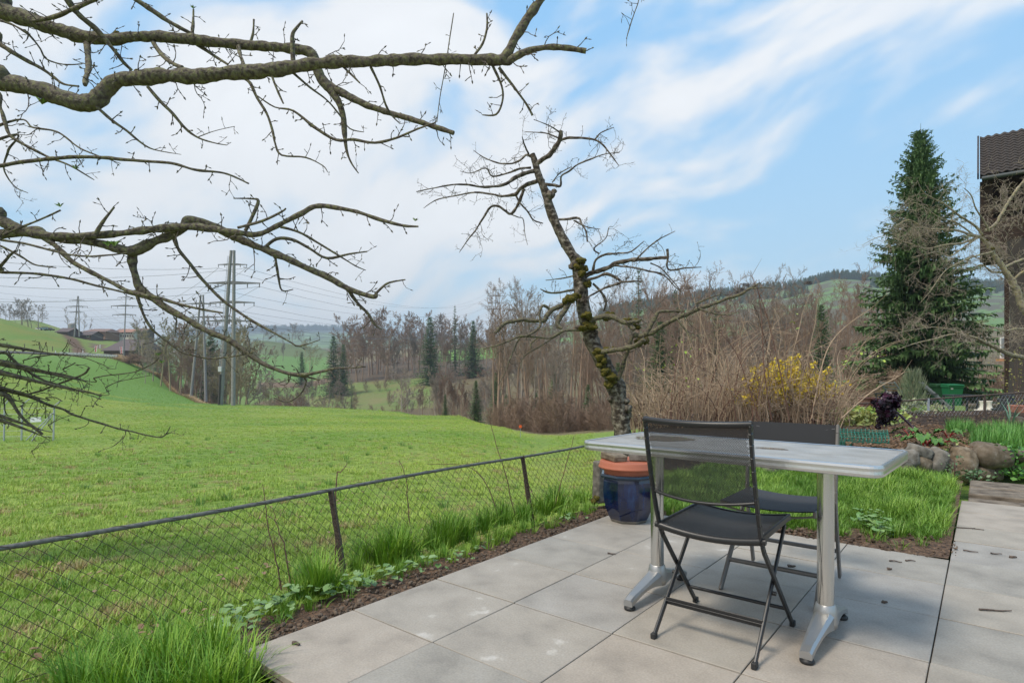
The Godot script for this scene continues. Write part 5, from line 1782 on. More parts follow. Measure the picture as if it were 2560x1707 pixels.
func make_bed() -> void:
	rng.seed = 61
	var p00 := on(1500, 1150, 0.05)
	var poly := [on(1640, 1165, 0.0), on(2780, 1165, 0.0), on(3300, 1022, 0.05), on(1590, 1040, 0.05)]
	var y := func(_u: float, v: float, p: Vector3) -> float:
		return bed_y(-p.z) - 0.30 * smoothstep(0.07, 0.0, v)
	var g := patch_mesh(poly, y, 0.09, 0.035, 45.0)
	structure("garden_bed", g, M["dark_soil"])
	clods("bed_clods", 3400, func() -> Vector3:
		var p := bed_pt(rf(2040, 2620), 1030 + 85 * pow(rng.randf(), 1.2))
		p.y = bed_y(-p.z) + 0.012
		return p, 0.008, 0.045, [Color(0.035, 0.024, 0.017), Color(0.13, 0.09, 0.06)], "loose dark soil crumbs and bark mulch on the vegetable bed")
	# bark mulch
	var ch := Geo.new()
	ch.box(Vector3.ZERO, Vector3(0.06, 0.008, 0.016))
	var mm := mat(Color(1, 1, 1), 0.9)
	mm.vertex_color_use_as_albedo = true
	var xf := []
	var cl := []
	for k in 1500:
		var p := bed_pt(rf(2120, 2480), rf(1065, 1125))
		p.y = bed_y(-p.z) + rf(0.01, 0.04)
		xf.append(Transform3D(Basis(Vector3(rf(-0.3, 0.3), 1, rf(-0.3, 0.3)).normalized(), rf(0, TAU)).scaled(Vector3(rf(0.4, 1.2), 1, rf(0.5, 1.3))), p))
		cl.append(Color(0.10, 0.055, 0.03).lerp(Color(0.27, 0.17, 0.10), rng.randf()))
	meta(scatter("bark_mulch", ch.mesh(mm), xf, cl, self), "brown bark mulch chips spread around the rhubarb", "mulch", "", "stuff")
	# kerb path on the right
	var kp := thing("path_kerb", "brown concrete kerb edging the end of the paving", "kerb", tile_at(9.2, 7.0), -TILT)
	for q in [[0.0, 0.19, -0.03], [-0.31, 0.40, 0.0], [-0.73, 0.42, 0.004]]:
		var kg := Geo.new()
		kg.box(Vector3(0.38, q[2], q[0]), Vector3(3.7, 0.06, q[1]), Basis.IDENTITY, 0.008)
		part("kerb_stone", kg, M["path_concrete"], kp)
	# boulders of the border: pixel centre, size in pixels, tone, squareness
	var list := [
		[2405, 1162, 47, 84, 1, 0.85, 0.1, "tall egg shaped brown boulder standing in the stone border"],
		[2476, 1138, 84, 58, 0, 0.8, 0.1, "large humped sandstone boulder with dark weather stains in the border"],
		[2458, 1185, 44, 34, 0, 0.9, 0.0, "round brown cobble wedged under the humped boulder"],
		[2300, 1128, 52, 26, 2, 0.6, 0.35, "flat grey broken slab on top of the stone border"],
		[2298, 1156, 52, 38, 1, 0.85, 0.2, "smooth tan boulder under the broken grey slab"],
		[2340, 1150, 36, 60, 2, 0.7, 0.5, "steep grey stone leaning beside the tan boulder"],
		[2366, 1162, 36, 36, 0, 0.8, 0.5, "small tilted brown stone next to the egg shaped boulder"],
		[2375, 1188, 26, 44, 1, 0.85, 0.5, "long pale cobble lying at the foot of the border"],
		[2328, 1178, 34, 26, 0, 0.85, 0.1, "squat mossy stone between the tan boulder and the grass"],
		[2255, 1148, 62, 40, 2, 0.55, -0.3, "angular pale grey rock at the corner of the table top"],
		[2434, 1148, 24, 24, 2, 0.8, 0.3, "small grey wedge stone between the egg and the humped boulder"],
		[2490, 1182, 24, 34, 3, 0.7, 0.0, "dark narrow stone in the shade of the humped boulder"],
		[2560, 1140, 70, 34, 3, 0.8, 0.0, "dark brown stone half hidden by the leafy weed"],
		[2545, 1055, 30, 26, 3, 0.8, 0.0, "dark round stone at the far corner of the bed"],
		[2556, 1070, 44, 18, 1, 0.8, 0.0, "flat tan stone at the far corner of the bed"],
		[2245, 1176, 66, 48, 3, 0.75, 0.0, "broad dark stone in the grass under the table corner"],
		[2180, 1186, 56, 40, 0, 0.75, 0.2, "brown border stone behind the grey chair"],
		[2120, 1180, 60, 44, 1, 0.8, -0.1, "tan border stone behind the right table post"],
		[2050, 1182, 70, 50, 0, 0.75, 0.1, "large brown stone seen below the middle of the table"],
		[1985, 1180, 60, 44, 1, 0.75, 0.0, "wide tan stone seen below the table beside the black chair"],
		[1930, 1176, 56, 44, 2, 0.75, 0.2, "grey border stone partly behind the black chair"]]
	for q in list:
		var d := 6.0 if q[1] > 1100 else 9.5
		var c := at(q[0], q[1], d)
		var hx: float = q[2] / F * d * 0.54
		var hy: float = q[3] / F * d * 0.54
		var sg := Geo.new()
		sg.blob(Vector3.ZERO, Vector3(hx, hy, (hx + hy) * 0.5), nz, 0.22, 1.1, 14, 20, Basis(Vector3.BACK, -q[6]) , q[5])
		for k in sg.v.size():
			sg.v[k] *= 1.0 + 0.10 * nz.get_noise_3dv((sg.v[k] + c) * 110.0) + 0.07 * absf(nz.get_noise_3dv((sg.v[k] + c) * 60.0 + Vector3(70, 0, 0)))
		fix(sg)
		if q[1] > 1100:
			c.y = maxf(c.y, hy * 0.55)
		single("border_stone", sg, M["stone"][q[4]], q[7], "stone", c, "boulders of the bed border")
	make_bed_plants()

func rhubarb(where: Vector3, n: int, s: float, label: String) -> void:
	var t := thing("rhubarb_plant", label, "plant", where, 0.0, "rhubarb in the bed")
	var red := mat(lin(0.30, 0.035, 0.03), 0.4)
	for k in n:
		var an := k * TAU / n + rf(-0.4, 0.4)
		var out := Vector3(cos(an), 0, sin(an))
		var h := s * rf(0.55, 1.0)
		var tip := out * h * rf(0.6, 1.0) + Vector3(0, h * rf(0.6, 0.9), 0)
		var st := Geo.new()
		st.tube(smooth_line([Vector3(0, -0.02, 0), out * h * 0.3 + Vector3(0, h * 0.45, 0), tip], 3), [0.011 * s / 0.2, 0.010 * s / 0.2, 0.010 * s / 0.2, 0.009 * s / 0.2, 0.008 * s / 0.2, 0.007 * s / 0.2, 0.006 * s / 0.2], 7)
		part("stalk", st, red, t)
		var lg := Geo.new()
		lg.use_c = true
		var L := s * rf(0.65, 1.0)
		var W := L * 0.8
		var fwd := (out + Vector3(0, rf(-0.35, 0.1), 0)).normalized()
		var sd := fwd.cross(Vector3.UP).normalized()
		var up := sd.cross(fwd).normalized()
		var nu := 8
		var nv := 8
		for i in nu + 1:
			for j in nv + 1:
				var f := float(i) / nu
				var e := -1.0 + 2.0 * j / nv
				var w := W * 0.5 * sin(PI * pow(clampf(f * 0.93 + 0.07, 0, 1), 0.7)) * (1.0 + 0.1 * sin(f * 22.0))
				var p := tip + fwd * (f * L - 0.1 * L + absf(e) * -0.10 * L) + sd * e * w + up * (0.10 * L * sin(f * 17.0 + e * 5.0) * absf(e) + 0.13 * absf(e) * W - 0.22 * f * f * L)
				lg.col = Color(0.045, 0.13, 0.02).lerp(Color(0.13, 0.26, 0.05), rng.randf() * 0.6 + 0.3 * absf(e))
				lg.add(p, up)
		for i in nu:
			for j in nv:
				var a := i * (nv + 1) + j
				lg.tri(a, a + nv + 2, a + nv + 1); lg.tri(a, a + 1, a + nv + 2)
		fix(lg)
		part("leaf", lg, M["leaf"], t)

func fix(g: Geo) -> void:   # smooth normals from the faces, turned to the side the first normals gave
	var old := g.n.duplicate()
	for k in g.n.size():
		g.n[k] = Vector3.ZERO
	for k in range(0, g.ix.size(), 3):
		var a := g.v[g.ix[k]]
		var fn := (g.v[g.ix[k + 2]] - a).cross(g.v[g.ix[k + 1]] - a)
		if fn.dot(old[g.ix[k]]) < 0:
			var s := g.ix[k + 1]
			g.ix[k + 1] = g.ix[k + 2]; g.ix[k + 2] = s
			fn = -fn
		for q in 3:
			g.n[g.ix[k + q]] += fn
	for k in g.n.size():
		g.n[k] = g.n[k].normalized() if g.n[k].length() > 1e-12 else old[k]

func leaf_bush(called: String, label: String, cat: String, where: Vector3, n: int, r: Vector3, ls: float, c0: Color, c1: Color, group := "") -> void:
	var g := Geo.new()
	g.use_c = true
	for k in n:
		var q := Vector3(rng.randfn(0, 0.5), rng.randf(), rng.randfn(0, 0.5)) * r
		var u := Vector3(rf(-1, 1), rf(-0.2, 0.8), rf(-1, 1)).normalized()
		var w := u.cross(Vector3(rf(-1, 1), rf(-1, 1), rf(-1, 1))).normalized()
		var s := ls * rf(0.5, 1.2)
		g.col = c0.lerp(c1, rng.randf())
		g.face([q, q + u * s * 0.4 + w * s * 0.32, q + u * s, q + u * s * 0.4 - w * s * 0.32])
	var st := Geo.new()
	for k in 9:
		var e := Vector3(rng.randfn(0, 0.45), rf(0.5, 1.0), rng.randfn(0, 0.45)) * r
		st.stick(Vector3(0, -0.03, 0), e, 0.004, 0.0015)
	var t := thing(called, label, cat, where, 0.0, group)
	part("stem", st, M["cane_dark"], t)
	part("foliage", g, M["leaf"], t)

func make_bed_plants() -> void:
	rng.seed = 63
	rhubarb(bed_pt(2315, 1118), 6, 0.19, "broad rhubarb plant with red stalks spreading behind the grey broken slab")
	rhubarb(bed_pt(2352, 1120), 5, 0.15, "rhubarb plant with red stalks close behind the egg shaped boulder")
	rhubarb(bed_pt(2276, 1092), 3, 0.17, "rhubarb with a single upright crinkled leaf under the leaning kale stem")
	rhubarb(bed_pt(2264, 1100), 2, 0.12, "tiny rhubarb shoot with drooping leaf and red stalk")
	rhubarb(bed_pt(2372, 1098), 4, 0.17, "rhubarb plant with pale leaves beside the young onion grass")
	# the leaning purple kale
	var kt := thing("purple_kale", "dark purple curly kale with its bare stem toppled over the bed", "kale", bed_pt(2305, 1092))
	var o := kt.position
	var d := -o.z
	var sp := [Vector3.ZERO]
	for q in [[2285, 1070], [2262, 1048], [2245, 1032], [2232, 1026], [2222, 1034]]:
		sp.append(at(q[0], q[1], d + 0.3) - o)
	sp = smooth_line(sp, 4)
	var sr := []
	for k in sp.size():
		sr.append(0.014)
	var sg := Geo.new()
	sg.tube(sp, sr, 8)
	part("stem", sg, mat(lin(0.10, 0.06, 0.075), 0.6), kt)
	for q in [[2226, 996, 22, 30], [2212, 1018, 32, 30], [2236, 1004, 22, 26], [2200, 1010, 18, 26], [2218, 1030, 26, 22], [2196, 1066, 11, 22], [2240, 992, 14, 14], [2216, 1050, 20, 16], [2230, 1040, 14, 10], [2198, 1054, 10, 10]]:
		var kg := Geo.new()
		kg.use_c = true
		var c := at(q[0], q[1], d + rf(0.1, 0.5)) - o
		var s: float = q[2] / F * d
		for k in 46:
			var u := Vector3(rf(-1, 1), rf(-1, 1), rf(-1, 1)).normalized()
			var p := c + u * s * rf(0.2, 0.95)
			var w := u.cross(Vector3(rf(-1, 1), rf(-1, 1), rf(-1, 1))).normalized()
			var e := u.cross(w)
			kg.col = Color(0.012, 0.006, 0.012).lerp(Color(0.07, 0.018, 0.05), pow(rng.randf(), 4.0))
			var r := s * rf(0.2, 0.4)
			var ring := []
			for j in 7:
				var an := j * TAU / 7.0
				ring.append(p + (w * cos(an) + e * sin(an)) * r + u * r * (0.45 if j % 2 == 0 else -0.25))
			for j in 7:
				kg.face([p, ring[j], ring[(j + 1) % 7]])
		part("curly_leaf", kg, M["leaf"], kt)
	# green wire roll
	var wr := thing("wire_roll", "roll of green plastic coated garden wire lying behind the table", "wire roll", at(2150, 1099, 6.55))
	wr.rotation = Vector3(0, -0.42, 0)
	var gm := mat(lin(0.03, 0.2, 0.15), 0.4)
	var L := 0.52
	var R := 0.115
	var loops := Geo.new()
	for k in 16:
		var x := -L / 2 + L * k / 15.0
		for ly in 2:
			var ps := []
			var rd := []
			for j in 25:
				var an := j * TAU / 24.0
				var r := R * (1.0 - 0.22 * ly) + 0.008 * sin(an * 3.0 + k)
				ps.append(Vector3(x + 0.004 * sin(an * 5.0), sin(an) * r, cos(an) * r))
				rd.append(0.0026)
			loops.tube(ps, rd, 4, false)
	part("hoop_wire", loops, gm, wr).set_meta("kind", "stuff")
	var longs := Geo.new()
	for k in 34:
		var an := rf(0, TAU)
		var r := R * (0.78 if k % 2 else 1.0)
		longs.stick(Vector3(-L / 2 - 0.01, sin(an) * r, cos(an) * r), Vector3(L / 2 + 0.01, sin(an + 0.1) * r, cos(an + 0.1) * r), 0.0026, 0.0026)
	part("line_wire", longs, gm, wr).set_meta("kind", "stuff")
	# young onion / grass stands
	var tu := [blade_tuft(31, 30, 0.26, 0.05, 0.006, 0.35, 3), blade_tuft(32, 26, 0.22, 0.06, 0.006, 0.5, 3)]
	var xf := [[], []]
	var cl := [[], []]
	for k in 330:
		var p: Vector3
		if k < 50:
			p = bed_pt(rf(2375, 2425), rf(1078, 1088))
		else:
			p = bed_pt(rf(2435, 2640), rf(1085, 1122))
		p.y = bed_y(-p.z) - 0.005
		var i := k % 2
		var sc := rf(0.7, 1.2)
		xf[i].append(Transform3D(Basis(Vector3.UP, rf(0, TAU)).scaled(Vector3(sc, sc, sc)), p))
		cl[i].append(Color(0.09, 0.27, 0.05).lerp(Color(0.17, 0.40, 0.08), rng.randf()))
	var root := Node3D.new()
	root.name = "seedling_grass"
	add_child(root)
	meta(root, "thick fresh green manure seedlings on the vegetable bed", "grass", "", "stuff")
	scatter("tufts", tu[0], xf[0], cl[0], root)
	scatter("tufts", tu[1], xf[1], cl[1], root)
	leaf_bush("leafy_weed", "deep green lobed weed growing over the border beside the humped boulder", "plant", at(2535, 1195, 5.95), 420, Vector3(0.20, 0.34, 0.16), 0.055, Color(0.04, 0.14, 0.025), Color(0.14, 0.33, 0.06), "weeds of the border")
	leaf_bush("leafy_weed", "small dark leaved weed at the foot of the egg shaped boulder", "plant", at(2440, 1205, 5.7), 90, Vector3(0.11, 0.12, 0.1), 0.04, Color(0.05, 0.12, 0.05), Color(0.13, 0.22, 0.10), "weeds of the border")
	leaf_bush("leafy_weed", "little weed hanging between two leaning border stones", "plant", at(2388, 1190, 5.75), 60, Vector3(0.07, 0.2, 0.07), 0.035, Color(0.05, 0.12, 0.05), Color(0.14, 0.22, 0.10), "weeds of the border")
	leaf_bush("primrose", "pale yellow green primrose cushion in flower on the border", "flower", at(2365, 1135, 6.3), 110, Vector3(0.13, 0.10, 0.1), 0.05, Color(0.16, 0.30, 0.06), Color(0.55, 0.58, 0.25))
	leaf_bush("primrose", "pink primrose flower on the border below the yellow cushion", "flower", at(2358, 1146, 6.15), 16, Vector3(0.05, 0.04, 0.04), 0.04, Color(0.5, 0.25, 0.55), Color(0.6, 0.4, 0.7))
	leaf_bush("dry_shrub", "small brown heather shrub before the green seedlings", "shrub", bed_pt(2452, 1105), 240, Vector3(0.2, 0.14, 0.14), 0.03, Color(0.10, 0.06, 0.045), Color(0.17, 0.15, 0.07))
	leaf_bush("cabbage_weed", "light green leafy vegetables behind the purple kale", "vegetables", bed_pt(2180, 1058), 420, Vector3(0.55, 0.28, 0.4), 0.11, Color(0.14, 0.25, 0.05), Color(0.34, 0.44, 0.10), "vegetables behind the kale")
	leaf_bush("cabbage_weed", "yellowing leafy vegetables at the edge of the thicket", "vegetables", bed_pt(2145, 1066), 380, Vector3(0.6, 0.22, 0.35), 0.10, Color(0.22, 0.27, 0.06), Color(0.42, 0.42, 0.14), "vegetables behind the kale")
	leaf_bush("sage_bush", "grey green sage bush against the rear wire fence", "shrub", bed_pt(2285, 1035), 260, Vector3(0.32, 0.36, 0.3), 0.08, Color(0.17, 0.21, 0.10), Color(0.38, 0.41, 0.24), "sage bushes at the rear fence")
	leaf_bush("sage_bush", "smaller yellowish sage bush behind the rear wire fence", "shrub", bed_pt(2342, 1030), 170, Vector3(0.26, 0.22, 0.2), 0.07, Color(0.22, 0.24, 0.12), Color(0.44, 0.44, 0.26), "sage bushes at the rear fence")
	# garlic leaves
	var gl := Geo.new()
	gl.use_c = true
	gl.col = Color(0.13, 0.25, 0.16)
	for k in 9:
		var an := rf(0, TAU)
		var o2 := Vector3(cos(an), 0, sin(an))
		var h := rf(0.3, 0.5)
		var s := Vector3(-o2.z, 0, o2.x) * 0.014
		gl.face([-s, s, o2 * 0.08 + Vector3(0, h * 0.6, 0) + s * 0.8, o2 * 0.08 + Vector3(0, h * 0.6, 0) - s * 0.8])
		gl.face([o2 * 0.08 + Vector3(0, h * 0.6, 0) - s * 0.8, o2 * 0.08 + Vector3(0, h * 0.6, 0) + s * 0.8, o2 * 0.2 + Vector3(0, h, 0)])
	single("leek_plant", gl, M["leaf"], "blue green leek with strap leaves at the end of the seedlings", "plant", bed_pt(2530, 1070))

func make_rear_garden() -> void:
	rng.seed = 65
	# neighbour's lawn strip
	var lg := patch_mesh([on(2200, 1037, 0.10), on(3200, 1030, 0.10), at(3300, 1012, 34), at(2150, 1012, 34)], func(_u: float, v: float, _p: Vector3) -> float: return lerpf(0.0, -0.50, v), 0.5, 0.01, 20.0)
	lg.use_c = true
	for k in lg.c.size():
		lg.c[k] = Color(0.17, 0.26, 0.06)
	structure("neighbour_lawn", lg, M["grass_ground"])
	# rear wire fence
	var d := 13.6
	var a := at(1985, 1045, d); a.y = 0.12
	var ft := thing("garden_fence", "low chain link garden fence behind the vegetable bed", "fence", a)
	var rail := []
	for q in [[1985, 1018], [2250, 1003], [2320, 998], [2465, 988], [2560, 981], [2900, 955]]:
		rail.append(at(q[0], q[1], d) - a)
	var rg := Geo.new()
	rg.tube(rail, [0.018, 0.018, 0.018, 0.018, 0.018, 0.018], 8)
	part("rail", rg, M["rusty"], ft)
	for q in [[2250, 1003, 1040], [2322, 998, 1027], [2463, 988, 1036], [2610, 978, 1040]]:
		var pg := Geo.new()
		bar(at(q[0], q[2], d) - a, at(q[0], q[1] - 2, d) - a, 0.04, 0.04, pg)
		part("post", pg, M["galvanised"] if q[0] == 2322 else M["rusty"], ft)
	var wg := Geo.new()
	var x0: float = rail[0].x
	var x1: float = rail[5].x
	var n := int((x1 - x0) / 0.085)
	for k in n:
		for s in [0, 1]:
			var xa := x0 + k * 0.085
			var xb := xa + 0.30
			if xb > x1:
				continue
			var f0: float = ((xa if s == 0 else xb) - x0) / (x1 - x0)
			var f1: float = ((xb if s == 0 else xa) - x0) / (x1 - x0)
			var yt := lerpf(rail[0].y, rail[5].y, f1)
			wg.stick(Vector3(xa if s == 0 else xb, lerpf(rail[0].y - 0.42, rail[5].y - 0.5, f0), 0), Vector3(xb if s == 0 else xa, yt, 0), 0.0017, 0.0017)
	part("wire_mesh", wg, M["galvanised"], ft).set_meta("kind", "stuff")
	# wheelie bins
	for q in [[2382, 1022, 1.0, 27.0, Color(0.012, 0.14, 0.055), "bright green wheelie bin standing on the neighbour's lawn"], [2352, 1019, 0.97, 27.9, Color(0.018, 0.075, 0.03), "darker green wheelie bin half behind the bright green one"], [2278, 1017, 0.98, 28.3, Color(0.02, 0.10, 0.045), "green wheelie bin behind the small feathery conifer"]]:
		var p := at(q[0], q[1], q[3])
		p.y = -0.40
		var b := thing("wheelie_bin", q[5], "bin", p, rf(-0.25, 0.0), "green bins")
		var m := mat((q[4] as Color).linear_to_srgb(), 0.5)
		var body := Geo.new()
		var H := 0.98
		var lo := [Vector3(-0.23, 0.05, 0.24), Vector3(0.23, 0.05, 0.24), Vector3(0.23, 0.05, -0.24), Vector3(-0.23, 0.05, -0.24)]
		var hi := [Vector3(-0.30, H, 0.32), Vector3(0.30, H, 0.32), Vector3(0.30, H, -0.32), Vector3(-0.30, H, -0.32)]
		for k in 4:
			body.face([lo[k], lo[(k + 1) % 4], hi[(k + 1) % 4], hi[k]])
		body.face([lo[3], lo[2], lo[1], lo[0]])
		part("body", body, m, b)
		var rm := Geo.new()
		rm.box(Vector3(0, H - 0.03, 0), Vector3(0.66, 0.07, 0.70), Basis.IDENTITY, 0.015)
		part("rim", rm, m, b)
		var lid := Geo.new()
		lid.box(Vector3(0, H + 0.045, 0.01), Vector3(0.65, 0.07, 0.72), Basis(Vector3.RIGHT, 0.05), 0.025)
		part("lid", lid, m, b)
		for s in [-1, 1]:
			var wh := Geo.new()
			wh.tube([Vector3(s * 0.25, 0.10, -0.24), Vector3(s * 0.30, 0.10, -0.24)], [0.10, 0.10], 16)
			part("wheel", wh, mat(lin(0.015, 0.015, 0.015), 0.7), b)
		var hd := Geo.new()
		hd.tube([Vector3(-0.24, H, -0.40), Vector3(0.24, H, -0.40)], [0.02, 0.02], 8)
		part("handle", hd, m, b)
		if q[2] == 1.0:
			var lb := Geo.new()
			lb.box(Vector3(-0.18, 0.86, 0.315), Vector3(0.10, 0.08, 0.006))
			part("sticker", lb, mat(lin(0.4, 0.45, 0.42), 0.5), b)
	# rust brown planter boxes
	for k in 3:
		var p := at(2162 + k * 21, 1001, 21.0)
		p.y = land(p.x, 21.0) - 0.02
		var b := thing("planter_box", "rust brown plastic planter box in a row of three beyond the thicket", "planter", p, 0.1, "rust brown planter boxes")
		var g := Geo.new()
		for s in 4:
			var an := s * PI / 2
			g.box(Vector3(cos(an), 0, sin(an)) * 0.13 + Vector3(0, 0.3, 0), Vector3(0.02 if s % 2 == 0 else 0.28, 0.62, 0.28 if s % 2 == 0 else 0.02))
		part("box", g, mat(lin(0.13, 0.045, 0.035), 0.6), b)
		var r := Geo.new()
		r.box(Vector3(0, 0.60, 0), Vector3(0.31, 0.05, 0.31), Basis.IDENTITY, 0.008)
		part("rim", r, mat(lin(0.13, 0.045, 0.035), 0.6), b)
	# dark folded garden furniture
	var blk := mat(lin(0.03, 0.033, 0.038), 0.45)
	var alu := mat(lin(0.22, 0.23, 0.25), 0.45, 0.5)
	for q in [[2238, 1024, 0.3, "folded dark grey recliner leaning beside the kale, before the green bin"], [2332, 1024, -0.45, "folded dark grey recliner with slatted back before the bright green bin"]]:
		var p := at(q[0], q[1], 20.0)
		p.y = 0.0 - 0.15
		var c := thing("recliner", q[3], "garden chair", p, q[2], "folded recliners")
		for s in [-1.0, 1.0]:
			var g := Geo.new()
			bar(Vector3(-0.35, 0.98, s * 0.27), Vector3(0.55, 0.05, s * 0.27), 0.03, 0.05, g)
			part("back_frame", g, alu, c)
			var g2 := Geo.new()
			bar(Vector3(-0.55, 0.58, s * 0.29), Vector3(0.10, 0.58, s * 0.29), 0.05, 0.04, g2)
			bar(Vector3(-0.50, 0.58, s * 0.29), Vector3(-0.45, 0.0, s * 0.29), 0.035, 0.035, g2)
			part("arm", g2, blk, c)
		for k in 6:
			var g := Geo.new()
			bar(Vector3(-0.30 + k * 0.1, 0.95 - k * 0.103, -0.26), Vector3(-0.30 + k * 0.1, 0.95 - k * 0.103, 0.26), 0.07, 0.02, g)
			part("slat", g, alu, c)
		var sg := Geo.new()
		sg.box(Vector3(-0.2, 0.34, 0), Vector3(0.55, 0.05, 0.5), Basis(Vector3.BACK, 0.1), 0.01)
		part("seat", sg, blk, c)
	var bp := at(2402, 1024, 19.5)
	bp.y = -0.17
	var tb := thing("garden_table", "dark frame of a small garden table before the green bins", "table", bp)
	var tg := Geo.new()
	tg.box(Vector3(0, 0.56, 0), Vector3(0.84, 0.05, 0.5), Basis.IDENTITY, 0.01)
	part("table_top", tg, blk, tb)
	for x in [-0.39, 0.39]:
		for z in [-0.22, 0.22]:
			var g := Geo.new()
			g.box(Vector3(x, 0.27, z), Vector3(0.045, 0.55, 0.045))
			part("leg", g, blk, tb)
	# white plaster plinths
	for q in [[2458, 1018, "white turned plaster plinth next to its twin on the wall"], [2474, 1018, "white turned plaster plinth standing before its twin on the wall"]]:
		var p := at(q[0], q[1], 18.0)
		p.y = -0.10
		var u := thing("plaster_plinth", q[2], "plinth", p, 0.0, "plaster plinths")
		var g := Geo.new()
		g.lathe(Vector3.ZERO, [Vector2(0.12, 0.10), Vector2(0.115, 0.14), Vector2(0.075, 0.18), Vector2(0.065, 0.27), Vector2(0.085, 0.35), Vector2(0.09, 0.37), Vector2(0.0, 0.37)], 18)
		part("shaft", g, mat(lin(0.62, 0.58, 0.5), 0.8), u)
		var g2 := Geo.new()
		g2.box(Vector3(0, 0.05, 0), Vector3(0.32, 0.11, 0.3), Basis.IDENTITY, 0.015)
		part("foot", g2, mat(lin(0.6, 0.57, 0.5), 0.8), u)
	var tub := at(2500, 1021, 17.0)
	tub.y = -0.06
	var ug := Geo.new()
	ug.lathe(Vector3.ZERO, [Vector2(0.0, 0.0), Vector2(0.14, 0.0), Vector2(0.19, 0.13), Vector2(0.21, 0.13), Vector2(0.2, 0.15), Vector2(0.12, 0.1), Vector2(0.0, 0.1)], 20)
	single("plant_tub", ug, blk, "shallow black tub beside the white plinths", "tub", tub)
	var tp := at(2545, 1030, 15.0)
	tp.y = 0.02
	var pt := thing("terracotta_pot", "square terracotta pot holding a half bare yellowish shrub", "pot", tp)
	var g9 := Geo.new()
	g9.lathe(Vector3.ZERO, [Vector2(0.0, 0.0), Vector2(0.17, 0.0), Vector2(0.21, 0.24), Vector2(0.22, 0.25), Vector2(0.2, 0.27), Vector2(0.15, 0.22), Vector2(0.0, 0.22)], 4, false, 0.6)
	part("pot", g9, mat(lin(0.38, 0.16, 0.10), 0.8), pt)
	leaf_bush("potted_shrub", "half bare yellowish shrub growing from the terracotta pot", "shrub", tp + Vector3(0, 0.22, 0), 260, Vector3(0.55, 1.5, 0.5), 0.06, Color(0.15, 0.17, 0.04), Color(0.34, 0.32, 0.08))
	var cp := at(2520, 1026, 16.0)
	cp.y = -0.02
	var crate := Geo.new()
	crate.box(Vector3(0, 0.22, 0), Vector3(0.35, 0.44, 0.3), Basis(Vector3.UP, 0.3), 0.02)
	crate.box(Vector3(0.0, 0.50, 0.02), Vector3(0.28, 0.12, 0.25), Basis(Vector3.UP, 0.5), 0.02)
	single("black_crate", crate, blk, "black plastic crates stacked between tub and terracotta pot", "crate", cp)
	# low wall in front of the wood
	var wl := Geo.new()
	wl.box(Vector3(2.2, 0.24, 0), Vector3(4.4, 0.10, 0.3), Basis.IDENTITY, 0.01)
	wl.box(Vector3(2.2, 0.0, 0), Vector3(4.3, 0.42, 0.24))
	var wp := at(2418, 1012, 20.5)
	wp.y = -0.22
	single("garden_wall", wl, M["path_concrete"], "low concrete garden wall behind the white plinths", "wall", wp)

# ---------------------------------------------------------------- trees and shrubs
func grow(g: Array, p: Vector3, dir: Vector3, ln: float, r: float, lv: int, st: Dictionary) -> void:
	# g[0] trunk, g[1] crown
	var segs: int = [7, 5, 4, 3, 2][lv]
	var q := p
	var d := dir.normalized()
	var pts := [p]
	var rad := [r]
	var kids: int = st.kids[lv]
	var born := []
	for k in kids:
		born.append(lerpf(st.first[lv], 1.0, (k + rng.randf()) / kids))
	var bi := 0
	for s in segs:
		d = (d + Vector3(rf(-1, 1), rf(-1, 1), rf(-1, 1)) * st.bend[lv] + Vector3.UP * st.lift[lv]).normalized()
		var e := q + d * ln / segs
		var r1 := r * lerpf(1.0, st.taper[lv], float(s + 1) / segs)
		while bi < kids and born[bi] <= float(s + 1) / segs:
			var f: float = born[bi] * segs - s
			var b := q.lerp(e, f)
			var side := d.cross(Vector3(rf(-1, 1), rf(-1, 1), rf(-1, 1))).normalized()
			var nd := (d * cos(st.angle[lv]) + side * sin(st.angle[lv])).normalized()
			var cl: float = ln * st.ratio[lv] * rf(0.6, 1.15) * (1.0 - st.shrink[lv] * born[bi])
			if lv + 1 < st.levels:
				grow(g, b, nd, cl, r1 * st.thin[lv], lv + 1, st)
			bi += 1
		q = e
		pts.append(q)
		rad.append(r1)
	if lv == 0:
		g[0].tube(pts, rad, 7, false)
	elif lv == 1:
		g[1].tube(pts, rad, 5, false)
	else:
		for k in pts.size() - 1:
			g[1].stick(pts[k], pts[k + 1], maxf(rad[k], st.minr), maxf(rad[k + 1], st.minr * 0.6))

